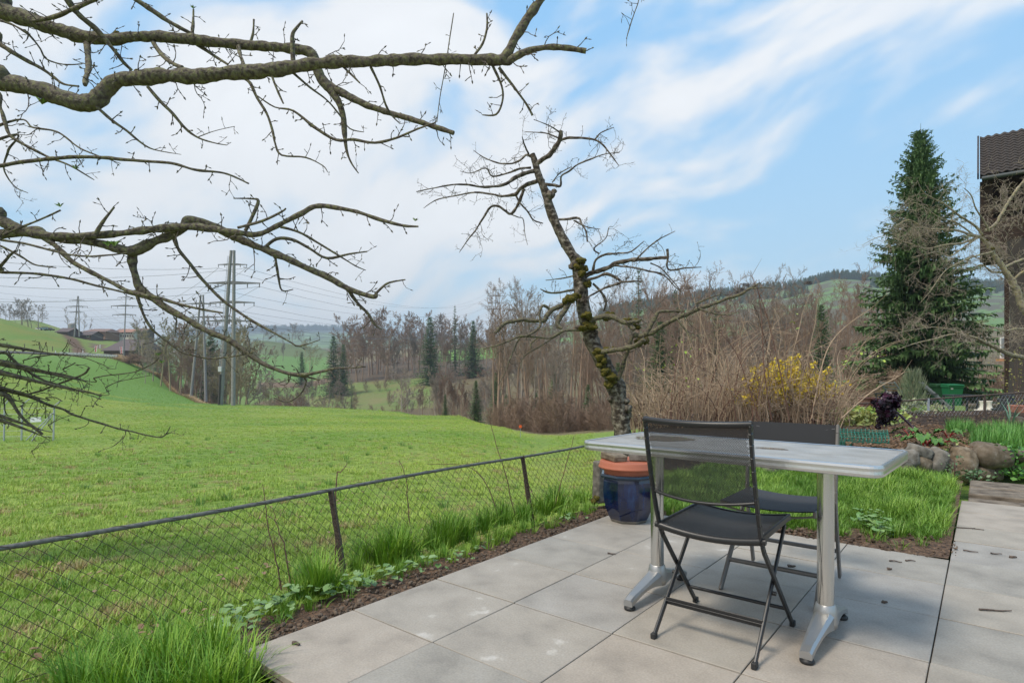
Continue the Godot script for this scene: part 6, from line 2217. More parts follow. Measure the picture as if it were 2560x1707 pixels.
func tree_kind(sd: int, H: float, style: String, minr := 0.01) -> Array:
	rng.seed = sd
	var st := {"levels": 5, "kids": [15, 7, 6, 4, 0], "first": [0.28, 0.2, 0.15, 0.1], "bend": [0.07, 0.13, 0.2, 0.25, 0.3], "lift": [0.05, 0.10, 0.06, 0.03, 0.0], "taper": [0.12, 0.2, 0.3, 0.4, 0.5], "angle": [0.75, 0.7, 0.7, 0.7], "ratio": [0.44, 0.45, 0.48, 0.5], "shrink": [0.55, 0.4, 0.3, 0.2], "thin": [0.42, 0.5, 0.55, 0.6], "minr": minr}
	var r := H * 0.0135
	var ln := H * 0.92
	if style == "slim":
		st.kids = [13, 5, 5, 4, 0]; st.angle = [0.5, 0.6, 0.7, 0.7]; st.ratio = [0.28, 0.45, 0.5, 0.5]; st.first = [0.4, 0.2, 0.15, 0.1]; r = H * 0.010
	elif style == "broad":
		st.kids = [11, 8, 6, 4, 0]; st.angle = [0.95, 0.75, 0.7, 0.7]; st.ratio = [0.62, 0.5, 0.45, 0.5]; st.first = [0.18, 0.2, 0.15, 0.1]; ln = H * 0.75
	elif style == "fan":
		st.kids = [12, 7, 6, 4, 0]; st.angle = [0.42, 0.4, 0.5, 0.6]; st.ratio = [0.62, 0.55, 0.5, 0.5]; st.first = [0.25, 0.3, 0.3, 0.1]; st.lift = [0.05, 0.12, 0.1, 0.08, 0.0]; ln = H * 0.72
	elif style == "shrubby":
		st.levels = 4; st.kids = [16, 9, 6, 0, 0]; st.angle = [0.5, 0.6, 0.7, 0.7]; st.ratio = [0.6, 0.5, 0.5, 0.5]; st.first = [0.02, 0.1, 0.1, 0.1]; ln = H * 0.8; r = H * 0.008
	elif style == "lichen":
		st.kids = [12, 9, 8, 4, 0]; st.angle = [0.9, 0.8, 0.8, 0.8]; st.ratio = [0.62, 0.45, 0.42, 0.45]; st.first = [0.2, 0.15, 0.15, 0.1]; ln = H * 0.75; st.bend = [0.12, 0.2, 0.3, 0.35, 0.35]; st.minr = 0.006; r = H * 0.018
	var a := Geo.new()
	var b := Geo.new()
	grow([a, b], Vector3(0, -0.4, 0), Vector3(rf(-0.06, 0.06), 1, rf(-0.06, 0.06)), ln, r, 0, st)
	return [a, b]

func plant_tree(kind: Array, mt: Material, called: String, label: String, group: String, p: Vector3, turn: float, sc: float) -> Node3D:
	# kind holds the two meshes, made once and shared
	var t := Node3D.new()
	t.name = numbered(called)
	add_child(t)
	t.position = p
	t.rotation.y = turn
	t.scale = Vector3(sc, sc, sc)
	meta(t, label, "tree", group)
	for k in 2:
		var o := MeshInstance3D.new()
		o.name = ["trunk", "crown"][k]
		o.mesh = kind[k]
		o.material_override = mt
		t.add_child(o)
	return t

func spruce_kind(sd: int, H: float, R: float, whorls: int, per: int, twigs: int, droop: float, fine: float, cap := 0.27) -> Array:
	rng.seed = sd
	var tr := Geo.new()
	tr.tube([Vector3(0, -0.5, 0), Vector3(0, H * 0.5, 0), Vector3(0, H, 0)], [H * 0.014, H * 0.008, H * 0.001], 8)
	var g := Geo.new()
	g.use_c = true
	for w in whorls:
		var f := (w + 0.5) / whorls
		var y := lerpf(H * 0.05, H * 0.985, pow(f, 0.92))
		var rr := R * pow(1.0 - y / H, 0.84) * (1.0 - 0.25 * smoothstep(0.10, 0.0, y / H)) + 0.05 * R
		for k in per:
			if rng.randf() < 0.08:
				continue
			var an := k * TAU / per + w * 2.4 + rf(-0.35, 0.35)
			var out := Vector3(cos(an), 0, sin(an))
			var L := rr * rf(0.62, 1.18)
			var side := Vector3(-out.z, 0, out.x)
			var base := Vector3(0, y + rf(-0.1, 0.1) * H / whorls * 3.0, 0)
			var rise := lerpf(-droop, 0.55, pow(f, 1.6))
			var last := base
			var n := maxi(4, int(twigs * (0.35 + 0.65 * L / R)))
			for s in n:
				var e := (s + 1.0) / n
				var p := base + out * L * e + Vector3(0, L * (rise * e + 0.28 * droop * e * e * 1.6), 0)
				var dirn := (p - last).normalized()
				var young := rng.randf()
				# side sprays: thin pointed leaves of needles, some hanging
				for sg in [-1.0, 1.0]:
					var sl: float = (0.36 * L * (1.0 - e * 0.72) + 0.10 * R * fine) * rf(0.55, 1.15)
					sl = minf(sl, cap * R)
					var sdv: Vector3 = (side * sg * rf(0.75, 1.0) + dirn * rf(0.4, 0.9) + Vector3(0, -droop * rf(0.2, 1.1), 0)).normalized()
					var tip: Vector3 = last.lerp(p, rng.randf()) + sdv * sl
					var st: Vector3 = last.lerp(p, rng.randf())
					var wv := dirn * sl * rf(0.16, 0.26)
					var mid := st.lerp(tip, 0.45)
					var up := Vector3(0, sl * 0.05, 0)
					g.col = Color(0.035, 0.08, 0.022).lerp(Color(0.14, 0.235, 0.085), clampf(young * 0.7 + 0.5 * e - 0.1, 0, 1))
					g.face([st, mid + wv + up, tip, mid - wv + up])
					# hanging fringe
					var hl := sl * rf(0.35, 0.75) * (0.4 + droop)
					var hb := st.lerp(tip, rf(0.3, 0.8))
					var hw := sdv * hl * 0.24
					g.col = g.col.darkened(0.0)
					g.face([hb + hw, hb - hw, hb + Vector3(rf(-0.1, 0.1) * hl, -hl, rf(-0.1, 0.1) * hl)])
				var wv2 := side * L * 0.05 * (1.3 - e)
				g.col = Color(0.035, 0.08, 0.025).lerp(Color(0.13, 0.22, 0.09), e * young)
				g.face([last - wv2, last + wv2, p + wv2 * 0.8, p - wv2 * 0.8])
				last = p
			var tipv := last + (out + Vector3(0, 0.35, 0)).normalized() * L * 0.07
			g.face([last - side * L * 0.035, last + side * L * 0.035, tipv])
	g.stick(Vector3(0, H * 0.96, 0), Vector3(0, H * 1.02, 0), 0.02, 0.008)
	return [tr, g]

func make_woods() -> void:
	var K := {}
	for q in [["tall1", 201, 20.0, "tall"], ["tall2", 202, 20.0, "tall"], ["tall3", 203, 20.0, "tall"], ["slim1", 204, 20.0, "slim"], ["slim2", 205, 20.0, "slim"], ["broad1", 206, 12.0, "broad"], ["broad2", 207, 12.0, "broad"], ["fan1", 208, 16.0, "fan"], ["fan2", 209, 16.0, "fan"], ["shrub1", 210, 6.0, "shrubby"], ["shrub2", 211, 6.0, "shrubby"], ["ftall1", 212, 20.0, "tall"], ["ftall2", 213, 20.0, "tall"], ["fbroad1", 214, 20.0, "broad"], ["fbroad2", 215, 20.0, "broad"], ["fslim1", 216, 20.0, "slim"], ["ffan", 217, 20.0, "fan"]]:
		var ab := tree_kind(q[1], q[2], q[3], 0.042 if q[0].begins_with("f") and not q[0].begins_with("fan") else 0.014)
		K[q[0]] = [ab[0].mesh(null), ab[1].mesh(null), q[2]]
		K[q[0]][2] = (K[q[0]][1] as ArrayMesh).get_aabb().end.y * 0.97
	var mats := [M["wood_grey"], M["wood_brown"], M["wood_pale"], M["wood_olive"]]
	rng.seed = 303
	# zones: count, px range, depth range, height range, kinds, materials, label, group
	var zones := [
		[40, 345, 620, 112, 165, 785, 900, ["ftall1", "fbroad1", "fslim1", "ftall2"], [1, 2, 3, 3], "bare tree in the copse behind the power masts", "copse behind the power masts"],
		[9, 640, 880, 105, 165, 925, 985, ["fbroad1", "fbroad2"], [0, 3], "small bare tree in the dip beyond the meadow", "small trees in the dip"],
		[62, 850, 1230, 228, 320, 768, 850, ["ftall1", "ftall2", "fbroad1", "fbroad2", "ffan"], [1, 1, 0], "leafless tree of the wood on the far slope", "wood on the far slope"],
		[20, 1000, 1260, 84, 135, 905, 975, ["fbroad1", "fslim1", "ffan", "ftall2"], [2, 1, 0], "bare tree below the edge of the meadow", "trees below the meadow edge"],
		[42, 1235, 1600, 33, 75, 690, 830, ["slim1", "slim2", "tall1", "tall3", "fan1"], [0, 1, 1], "leafless tree of the wood behind the gnarled fruit tree", "wood behind the fruit tree"],
		[46, 1560, 2260, 42, 95, 662, 770, ["tall2", "tall3", "fan1", "fan2", "slim2"], [0, 1, 1], "leafless tree of the wood behind the thicket", "wood behind the thicket"],
		[20, 2230, 2760, 44, 80, 790, 900, ["tall1", "broad1", "slim1"], [1, 0], "leafless tree of the wood behind the spruce and the bins", "wood behind the spruce"],
		[22, 1300, 2300, 110, 190, 735, 800, ["ftall1", "ftall2", "fbroad1"], [1, 0], "distant leafless tree rising behind the valley wood", "distant wood in the valley"],
		[6, 640, 760, 600, 660, 806, 832, ["fbroad1", "fbroad2"], [0], "bare tree on the crest of the green knoll", "trees on the knoll"],
		[12, 570, 840, 330, 470, 835, 895, ["fbroad1", "ffan", "fbroad2"], [0, 3], "bare field tree standing on the slope below the knoll", "field trees below the knoll"],
		[12, -40, 100, 225, 240, 742, 780, ["fbroad1", "fbroad2"], [0], "bare tree on the crest of the roadside hill", "trees on the roadside hill"],
		[5, 165, 225, 262, 285, 768, 800, ["fslim1", "fslim1"], [2], "bare tree beside the far farm", "trees at the far farm"]]
	for z in zones:
		for k in z[0]:
			var f: float = (k + rng.randf()) / z[0]
			var px := lerpf(z[1], z[2], f)
			var d := rf(z[3], z[4])
			var x := (px - CX) / F * d
			var kd: String = z[7][rng.randi() % z[7].size()]
			var y0 := land(x, d)
			var h := maxf(CH + (HY - rf(z[5], z[6])) / F * d - y0, 3.0)
			var mt: Material = mats[z[8][rng.randi() % z[8].size()]]
			var adj: String = {"ta": "straight", "sl": "slender", "fa": "broom crowned", "br": "round crowned", "sh": "shrubby"}[kd.trim_prefix("f").substr(0, 2) if not kd.begins_with("fa") else "fa"]
			var hue: String = ["grey", "brown", "pale", "olive"][mats.find(mt)]
			plant_tree(K[kd], mt, "bare_tree", "%s %s %s" % [adj, hue, z[9]], z[10], Vector3(x, y0 - 0.2, -d), rf(0, TAU), h / K[kd][2])
	# singled out: fan shaped crowns with nests above the thicket
	for q in [[1720, 690, 62, "fan2", 1, "tall bare tree holding one dark crow nest above the thicket"], [1835, 683, 60, "fan1", 1, "spreading bare tree holding several crow nests"], [1955, 664, 58, "fan2", 0, "broom shaped bare tree with dense upswept twigs above the forsythia"], [2010, 668, 64, "fan1", 0, "bare tree with a crow nest beside the broom shaped crown"], [1305, 700, 48, "fan1", 0, "bare tree with fine upswept crown to one side of the fruit tree"]]:
		var d: float = q[2]
		var x: float = (q[0] - CX) / F * d
		var y0 := land(x, d)
		var top: float = CH + (HY - q[1]) / F * d
		var t := plant_tree(K[q[3]], mats[q[4]], "bare_tree", q[5], "crow trees above the thicket", Vector3(x, y0, -d), q[0], (top - y0) / K[q[3]][2] * 0.98)
		if q[0] != 1305 and q[0] != 1955:
			var ng := Geo.new()
			for e in (3 if q[0] == 1835 else 1):
				var c := Vector3(rf(-1.2, 1.2), (top - y0) * rf(0.86, 0.93), 0.3)
				for k in 130:
					var u := Vector3(rf(-1, 1), rf(-0.6, 0.4), rf(-1, 1)) * 0.32
					ng.stick(c + u, c + u + Vector3(rf(-1, 1), rf(-0.3, 0.4), rf(-1, 1)) * 0.3, 0.018, 0.01)
			var nest := part("nest", ng, M["twig"], t)
			nest.scale = Vector3.ONE / t.scale.x
			nest.rotation.y = -t.rotation.y
			nest.set_meta("kind", "stuff")
	# conifers
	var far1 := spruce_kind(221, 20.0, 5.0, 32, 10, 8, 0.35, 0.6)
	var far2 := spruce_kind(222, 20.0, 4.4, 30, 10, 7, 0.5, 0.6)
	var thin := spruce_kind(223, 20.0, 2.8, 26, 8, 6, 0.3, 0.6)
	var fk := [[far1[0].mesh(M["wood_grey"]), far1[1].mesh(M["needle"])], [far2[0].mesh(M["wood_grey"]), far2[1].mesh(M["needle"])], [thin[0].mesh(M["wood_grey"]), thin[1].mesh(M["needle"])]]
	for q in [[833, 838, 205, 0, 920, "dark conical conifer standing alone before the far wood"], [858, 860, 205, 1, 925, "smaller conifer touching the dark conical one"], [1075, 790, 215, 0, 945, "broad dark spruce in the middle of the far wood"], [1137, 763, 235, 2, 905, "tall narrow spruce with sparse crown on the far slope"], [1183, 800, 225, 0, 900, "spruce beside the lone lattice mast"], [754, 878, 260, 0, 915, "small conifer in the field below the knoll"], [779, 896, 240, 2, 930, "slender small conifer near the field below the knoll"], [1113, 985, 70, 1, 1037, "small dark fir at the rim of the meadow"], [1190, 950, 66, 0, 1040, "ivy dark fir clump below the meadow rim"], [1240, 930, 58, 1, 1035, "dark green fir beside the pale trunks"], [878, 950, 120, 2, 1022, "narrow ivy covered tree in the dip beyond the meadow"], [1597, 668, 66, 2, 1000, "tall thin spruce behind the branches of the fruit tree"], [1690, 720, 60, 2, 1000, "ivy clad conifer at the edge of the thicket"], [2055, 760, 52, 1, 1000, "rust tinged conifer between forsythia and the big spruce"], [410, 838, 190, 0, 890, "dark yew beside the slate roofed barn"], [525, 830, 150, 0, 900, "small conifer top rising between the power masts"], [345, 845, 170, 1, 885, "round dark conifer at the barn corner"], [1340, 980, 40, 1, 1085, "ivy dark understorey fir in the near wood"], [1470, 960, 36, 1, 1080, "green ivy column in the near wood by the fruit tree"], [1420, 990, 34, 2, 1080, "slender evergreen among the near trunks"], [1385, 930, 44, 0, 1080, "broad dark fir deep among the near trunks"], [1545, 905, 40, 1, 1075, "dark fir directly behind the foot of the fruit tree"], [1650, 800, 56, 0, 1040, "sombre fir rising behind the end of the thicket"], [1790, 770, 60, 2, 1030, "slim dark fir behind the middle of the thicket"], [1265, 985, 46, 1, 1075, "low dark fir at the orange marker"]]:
		var d: float = q[2]
		var x: float = (q[0] - CX) / F * d
		var y0 := minf(land(x, d), CH - (q[4] - HY) / F * d)
		var top: float = CH + (HY - q[1]) / F * d
		var t := Node3D.new()
		t.name = numbered("conifer")
		add_child(t)
		t.position = Vector3(x, y0, -d)
		t.rotation.y = rf(0, TAU)
		var sc := (top - y0) / 20.0
		t.scale = Vector3(sc, sc, sc)
		meta(t, q[5], "conifer")
		for k in 2:
			var o := MeshInstance3D.new()
			o.name = ["trunk", "crown"][k]
			o.mesh = fk[q[3]][k]
			t.add_child(o)
	# far woods that read as masses
	rng.seed = 404
	var x1 := []
	var c1 := []
	for k in 1700:   # wooded top of the hill
		var px := rf(1500, 2560)
		var d := rf(860, 905) if px > 2020 and px < 2175 or rng.randf() < 0.45 else rf(700, 905)
		var x := (px - CX) / F * d
		if d < 850 and nz.get_noise_2d(x * 0.35 + 30.0, d * 0.30) > 0.06:
			continue
		var sc := rf(9, 17) / 20.0
		x1.append(Transform3D(Basis(Vector3.UP, rf(0, TAU)).scaled(Vector3(sc * 1.3, sc, sc * 1.3)), Vector3(x, land(x, d) - 3.0, -d)))
	var hw := scatter("hilltop_wood", fk[0][1], x1, [], self)
	meta(hw, "dark woods crowning the distant green hill", "wood", "", "stuff")
	var x2 := []
	for k in 900:
		var px := rf(430, 1250)
		var d := rf(2950, 3250)
		var x := (px - CX) / F * d
		var sc := rf(25, 38) / 20.0
		x2.append(Transform3D(Basis(Vector3.UP, rf(0, TAU)).scaled(Vector3(sc * 1.6, sc, sc * 1.6)), Vector3(x, land(x, d) - 6.0, -d)))
	meta(scatter("ridge_wood", fk[0][1], x2, [], self), "blue hazy forest along the far ridge", "wood", "", "stuff")
	# undergrowth of the woods
	var x3 := []
	for k in 760:
		var zz: int = [0, 0, 1, 1, 1, 2, 2, 3, 4][rng.randi() % 9]
		var px: float = [rf(400, 650), rf(650, 1250), rf(1230, 1650), rf(1500, 2300), rf(2250, 2700)][zz]
		var d: float = [rf(112, 165), rf(95, 235), rf(20, 55), rf(24, 80), rf(36, 60)][zz]
		if d < edge_of(px) + 2.0:
			d = edge_of(px) + rf(0.5, 12)
		if zz == 1 and d < 232 and px > 780 and px < 1090 and rng.randf() < 0.85:
			continue
		var x := (px - CX) / F * d
		var sc := rf(0.3, 0.6) * (1.0 + d / 300.0) * (0.75 if zz > 1 else 1.0)
		x3.append(Transform3D(Basis(Vector3.UP, rf(0, TAU)).scaled(Vector3(sc * 1.4, sc, sc * 1.4)), Vector3(x, land(x, d) - 0.3, -d)))
	var um: Mesh = K["shrub1"][1]
	var uo := scatter("undergrowth", um, x3, [], self)
	uo.material_override = M["wood_brown"]
	meta(uo, "brown leafless undergrowth filling the floor of the woods", "undergrowth", "", "stuff")

func make_spruce() -> void:
	var d := 31.0
	var x := (2303 - CX) / F * d
	var y0 := -0.55
	var top := CH + (HY - 322.0) / F * d
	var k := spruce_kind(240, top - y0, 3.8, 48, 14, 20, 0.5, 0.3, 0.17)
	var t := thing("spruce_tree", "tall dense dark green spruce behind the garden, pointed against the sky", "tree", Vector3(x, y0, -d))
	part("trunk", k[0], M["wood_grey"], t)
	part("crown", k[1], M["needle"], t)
	# small feathery conifer before the bins
	rng.seed = 242
	var p := at(2284, 1030, 17.0)
	p.y = 0.0
	var g := Geo.new()
	g.use_c = true
	for i in 900:
		var f := rng.randf()
		var an := rf(0, TAU)
		var r := 0.30 * (0.25 + sin(PI * pow(f, 0.6) * 0.92)) * rf(0.3, 1.0)
		var b := Vector3(cos(an) * r, 0.08 + f * 1.05, sin(an) * r)
		var u := Vector3(cos(an) * 0.35, 1.0, sin(an) * 0.35).normalized()
		var w := u.cross(Vector3(rf(-1, 1), rf(-1, 1), rf(-1, 1))).normalized() * 0.012
		g.col = Color(0.09, 0.13, 0.07).lerp(Color(0.24, 0.27, 0.17), rng.randf())
		g.face([b - w, b + w, b + u * rf(0.14, 0.26)])
	var c := thing("feathery_conifer", "small upright grey green conifer standing in front of the green bins", "conifer", p)
	var tg := Geo.new()
	tg.stick(Vector3(0, -0.1, 0), Vector3(0, 0.9, 0), 0.03, 0.01)
	part("trunk", tg, M["wood_brown"], c)
	part("crown", g, M["needle"], c)

func cane_shrub(sd: int, n: int, h: float, spread: float, twigs: int) -> Array:
	rng.seed = sd
	var a := Geo.new()
	var b := Geo.new()
	for k in n:
		var an := rf(0, TAU)
		var r := sqrt(rng.randf()) * spread * 0.55
		var p := Vector3(cos(an) * r, -0.05, sin(an) * r * 0.6)
		var hh := h * (rf(0.3, 0.75) if rng.randf() < 0.8 else rf(0.75, 1.25))
		var a2 := an + rf(-0.8, 0.8)
		var out := Vector3(cos(a2), 0, sin(a2))
		var arch := rf(0.05, 0.75)
		var pts := []
		var rad := []
		var jit := Vector3(rf(-1, 1), 0, rf(-1, 1)) * 0.05
		var m := 8
		for s in m + 1:
			var f := float(s) / m
			pts.append(p + Vector3(0, hh * (f - 0.38 * arch * f * f * f), 0) + out * hh * arch * f * f * 0.75 + jit * sin(f * 9.0 + k) + Vector3(rf(-1, 1), rf(-0.5, 0.5), rf(-1, 1)) * 0.015)
			rad.append(lerpf(0.0085, 0.003, f) * rf(0.8, 1.3))
		var g := a if rng.randf() < 0.8 else b
		g.tube(pts, rad, 4, false)
		for q in twigs:
			var i := rng.randi_range(2, m - 1)
			var e: Vector3 = pts[i].lerp(pts[i + 1], rng.randf())
			var dd := Vector3(rf(-1, 1), rf(-0.3, 1.0), rf(-1, 1)).normalized()
			var L := rf(0.08, 0.42)
			var e1 := e + dd * L * 0.5
			var e2 := e1 + (dd + Vector3(rf(-1, 1), rf(-0.7, 0.7), rf(-1, 1)) * 0.6).normalized() * L * 0.5
			a.stick(e, e1, 0.0034, 0.0026)
			a.stick(e1, e2, 0.0026, 0.0012)
	return [a, b]

func make_thicket() -> void:
	var kinds := []
	for q in [[601, 58, 2.2, 1.0, 9], [602, 55, 2.5, 1.1, 9], [603, 55, 1.9, 1.1, 10]]:
		var ab := cane_shrub(q[0], q[1], q[2], q[3], q[4])
		kinds.append([ab[0].mesh(M["cane"]), ab[1].mesh(M["cane_dark"])])
	rng.seed = 610
	var labels := ["tangled leafless shrub at the end of the thicket beside the fruit tree", "bare straw brown shrub of the thicket behind the black chair", "dense leafless shrub in the middle of the thicket", "leafless shrub of the thicket growing before the yellow forsythia", "arching bare shrub at the end of the thicket beside the kale", "leafless shrub in the rear row of the thicket"]
	var spots := [[1640, 9.6, 0, 0.95], [1750, 9.9, 1, 1.0], [1850, 9.7, 0, 1.05], [1950, 9.9, 1, 1.05], [2030, 9.6, 2, 1.0], [2062, 9.9, 0, 0.85], [1690, 10.8, 2, 1.1], [1800, 10.9, 1, 1.05], [1885, 11.6, 2, 1.1], [2045, 11.6, 2, 1.1]]
	for k in spots.size():
		var s: Array = spots[k]
		var x: float = (s[0] - CX) / F * s[1]
		var li: int = [0, 1, 2, 3, 4, 4, 5, 5, 5, 5][k]
		var t := thing("bare_shrub", labels[li], "shrub", Vector3(x, bed_y(s[1]) - 0.1, -s[1]), rf(0, TAU), "shrubs of the thicket")
		t.scale = Vector3(s[3], s[3] * 0.9, s[3])
		for q in 2:
			var o := MeshInstance3D.new()
			o.name = ["stems", "dark_stems"][q]
			o.mesh = kinds[s[2]][q]
			t.add_child(o)
	# four long dark canes standing out
	for q in [[[1975, 1050], [1945, 900], [1915, 780], [1880, 690], "long dark cane arching up highest out of the thicket"], [[1930, 1050], [1912, 930], [1905, 800], [1898, 730], "straight dark cane beside the highest one"], [[1900, 1050], [1870, 960], [1840, 880], [1800, 830], "dark cane leaning away to the fruit tree side of the thicket"], [[2030, 1045], [2060, 900], [2100, 830], [2180, 770], "pale cane arching towards the spruce"], [[2105, 1045], [2180, 980], [2240, 945], [2262, 930], "slanting pale cane crossing before the feathery conifer"]]:
		var g := Geo.new()
		var ps := []
		for k in 4:
			ps.append(at(q[k][0], q[k][1], 9.2))
		ps = smooth_line(ps, 5)
		var rd := []
		for k in ps.size():
			rd.append(lerpf(0.012, 0.004, float(k) / ps.size()))
		g.tube(ps, rd, 5)
		for k in range(4, ps.size()):
			var dd := Vector3(rf(-1, 1), rf(0, 1), rf(-0.6, 0.6)).normalized()
			g.stick(ps[k], ps[k] + dd * rf(0.08, 0.35), 0.004, 0.0015)
		var b0: Vector3 = ps[0]
		for k in g.v.size():
			g.v[k] -= b0
		single("tall_cane", g, M["cane_dark"] if q[4].contains("dark") else M["cane"], q[4], "cane", b0, "tall canes of the thicket")
	# forsythia
	rng.seed = 620
	var d := 10.05
	var f := thing("forsythia_bush", "forsythia bush in full yellow flower behind the bare thicket", "shrub", at(1965, 1040, d))
	f.position.y = 0.0
	var st := Geo.new()
	var fl := Geo.new()
	fl.use_c = true
	for k in 90:
		var tx := 1968 + rng.randfn(0, 72)
		var tp := at(tx, 895 + absf(tx - 1990) * 0.25 + rf(-8, 70), d + rf(-0.5, 0.5)) - f.position
		var m := Vector3(tp.x * 0.45, tp.y * 0.65, tp.z * 0.5)
		var ps := smooth_line([Vector3(rf(-0.1, 0.1), 0, rf(-0.1, 0.1)), m, tp], 6)
		for i in ps.size() - 1:
			st.stick(ps[i], ps[i + 1], 0.006, 0.004)
			if i > 5:
				for e in 6:
					var c: Vector3 = ps[i].lerp(ps[i + 1], rng.randf()) + Vector3(rf(-1, 1), rf(-1, 1), rf(-1, 1)) * 0.05
					fl.col = Color(0.74, 0.53, 0.02).lerp(Color(0.86, 0.70, 0.08), rng.randf())
					var u := Vector3(rf(-1, 1), rf(-1, 1), rf(-1, 1)).normalized()
					var w := u.cross(Vector3(rf(-1, 1), rf(-1, 1), rf(-1, 1))).normalized()
					var nn := u.cross(w)
					for a in 2:
						var s := rf(0.026, 0.040)
						var l := (u if a == 0 else w) * s
						var wd := (w if a == 0 else u) * s * 0.35
						fl.face([c - l, c + wd + nn * 0.006, c + l, c - wd + nn * 0.006])
	part("stems", st, M["cane"], f)
	part("blossom", fl, M["petal"], f)
	# pale young leaves in the thicket
	var lf := leaf_shape(0.05, 0.03, 0.2, 0)
	var lx := []
	var lc := []
	for q in [[1700, 885, 18, 16], [1625, 915, 26, 14], [2170, 890, 34, 20], [1990, 800, 10, 6], [2120, 905, 20, 10], [1715, 960, 30, 10]]:
		for k in q[3]:
			lx.append(Transform3D(tilt_basis(rf(0, TAU), rf(-1, 1), rf(0.6, 1.3)), at(q[0] + rng.randfn(0, q[2]), q[1] + rng.randfn(0, 12), 9.4 + rf(-0.2, 0.2))))
			lc.append(Color(0.25, 0.38, 0.04).lerp(Color(0.42, 0.52, 0.08), rng.randf()))
	meta(scatter("young_leaves", lf, lx, lc, self), "sparse yellow green young leaves on the thicket twigs", "leaves", "", "stuff")

func make_lichen_tree() -> void:
	rng.seed = 701
	var d := 11.5
	var foot := at(2640, 1045, d)
	foot.y = 0.05
	var t := thing("lichen_tree", "half bare old tree with pale lichen spotted branches beside the wooden house", "tree", foot)
	var holder := Node3D.new()
	holder.name = "crown"
	holder.position = -foot
	t.add_child(holder)
	# traced: scale 0.4464, origin (1960, 300)
	var rows := trace([
		[d, d, [1560, 1500, 110, 1480, 1280, 90, 1400, 1120, 78, 1344, 1040, 62, 1290, 920, 52, 1230, 830, 44, 1170, 740, 38, 1130, 680, 34, 1095, 650, 30]],
		[d, 11.2, [1095, 655, 26, 1040, 640, 22, 980, 620, 18, 900, 612, 15, 800, 605, 12, 700, 560, 9, 620, 600, 6]],
		[d, 11.0, [1110, 640, 22, 1080, 600, 20, 1040, 570, 18, 980, 530, 16, 900, 470, 14, 840, 440, 11, 780, 400, 8, 750, 340, 5]],
		[d, 11.3, [1130, 620, 24, 1180, 590, 22, 1220, 530, 22, 1260, 460, 22, 1300, 400, 22, 1360, 320, 18, 1420, 220, 14]],
		[11.4, 11.1, [1150, 620, 18, 1120, 560, 14, 1080, 500, 12, 1050, 420, 9, 1010, 380, 6]],
		[d, 11.2, [1080, 660, 22, 1000, 690, 18, 900, 700, 15, 800, 720, 12, 700, 690, 9, 560, 650, 6, 440, 700, 3]],
		[11.3, 10.9, [1344, 1330, 40, 1260, 1310, 36, 1190, 1275, 30, 1120, 1240, 24, 1060, 1215, 20, 950, 1200, 16, 850, 1225, 12, 740, 1250, 9, 640, 1285, 5]],
		[11.2, 10.9, [1060, 1215, 14, 960, 1180, 11, 860, 1160, 9, 760, 1170, 7, 640, 1190, 4]],
		[11.6, 11.4, [1360, 1000, 34, 1300, 940, 26, 1260, 860, 20, 1170, 850, 14, 1110, 810, 12, 1060, 840, 8]],
		[d, 11.6, [1230, 830, 20, 1290, 800, 20, 1344, 780, 22, 1400, 760, 18]],
		[d, 11.2, [1280, 900, 22, 1344, 850, 22, 1420, 800, 20]],
		[11.4, 11.0, [1170, 740, 16, 1080, 760, 13, 980, 800, 10, 900, 850, 8, 820, 960, 5, 760, 1030, 3]],
		[11.4, 11.0, [1344, 1170, 18, 1290, 1170, 14, 1230, 1180, 10, 1150, 1150, 6]],
		[11.5, 11.2, [1100, 650, 16, 1000, 720, 12, 930, 760, 10, 850, 740, 8, 720, 770, 5]],
		[11.5, 11.1, [1060, 640, 14, 960, 570, 12, 880, 550, 10, 760, 470, 7, 690, 470, 4]],
	], 0.4464, 1960, 300)
	var tw := Geo.new()
	var buds := Geo.new()
	var mossy := Geo.new()
	for k in rows.size():
		for e in rows[k].size():
			rows[k][e].w *= 0.78
		var skel := limb(rows[k], holder, M["lichen_bark"], 0.1)
		dress(skel, tw, buds, 6.5, 0.12, 0.45, 2, 0.12)
		dress(skel, tw, buds, 2.6, 0.4, 0.85, 2, 0.15)
		if k in [0, 6, 8]:
			for e in 5:
				var q = skel[rng.randi_range(2, skel.size() - 3)]
				moss_clump(mossy, q[0] + Vector3(0, q[1] * 0.7, 0.02), q[1] * 0.6)
	part("twig", tw, M["wood_pale"], holder).set_meta("kind", "stuff")
	part("bud", buds, M["lichen_bark"], holder).set_meta("kind", "stuff")
	part("moss", mossy, M["moss"], holder).set_meta("kind", "stuff")
	var tg := Geo.new()
	tg.tube([Vector3(0, -0.3, 0), Vector3(-0.02, 0.5, 0), at(1960 + 1520 * 0.4464, 300 + 1400 * 0.4464, d) - foot], [0.24, 0.2, 0.17], 12)
	part("trunk", tg, M["lichen_bark"], t)

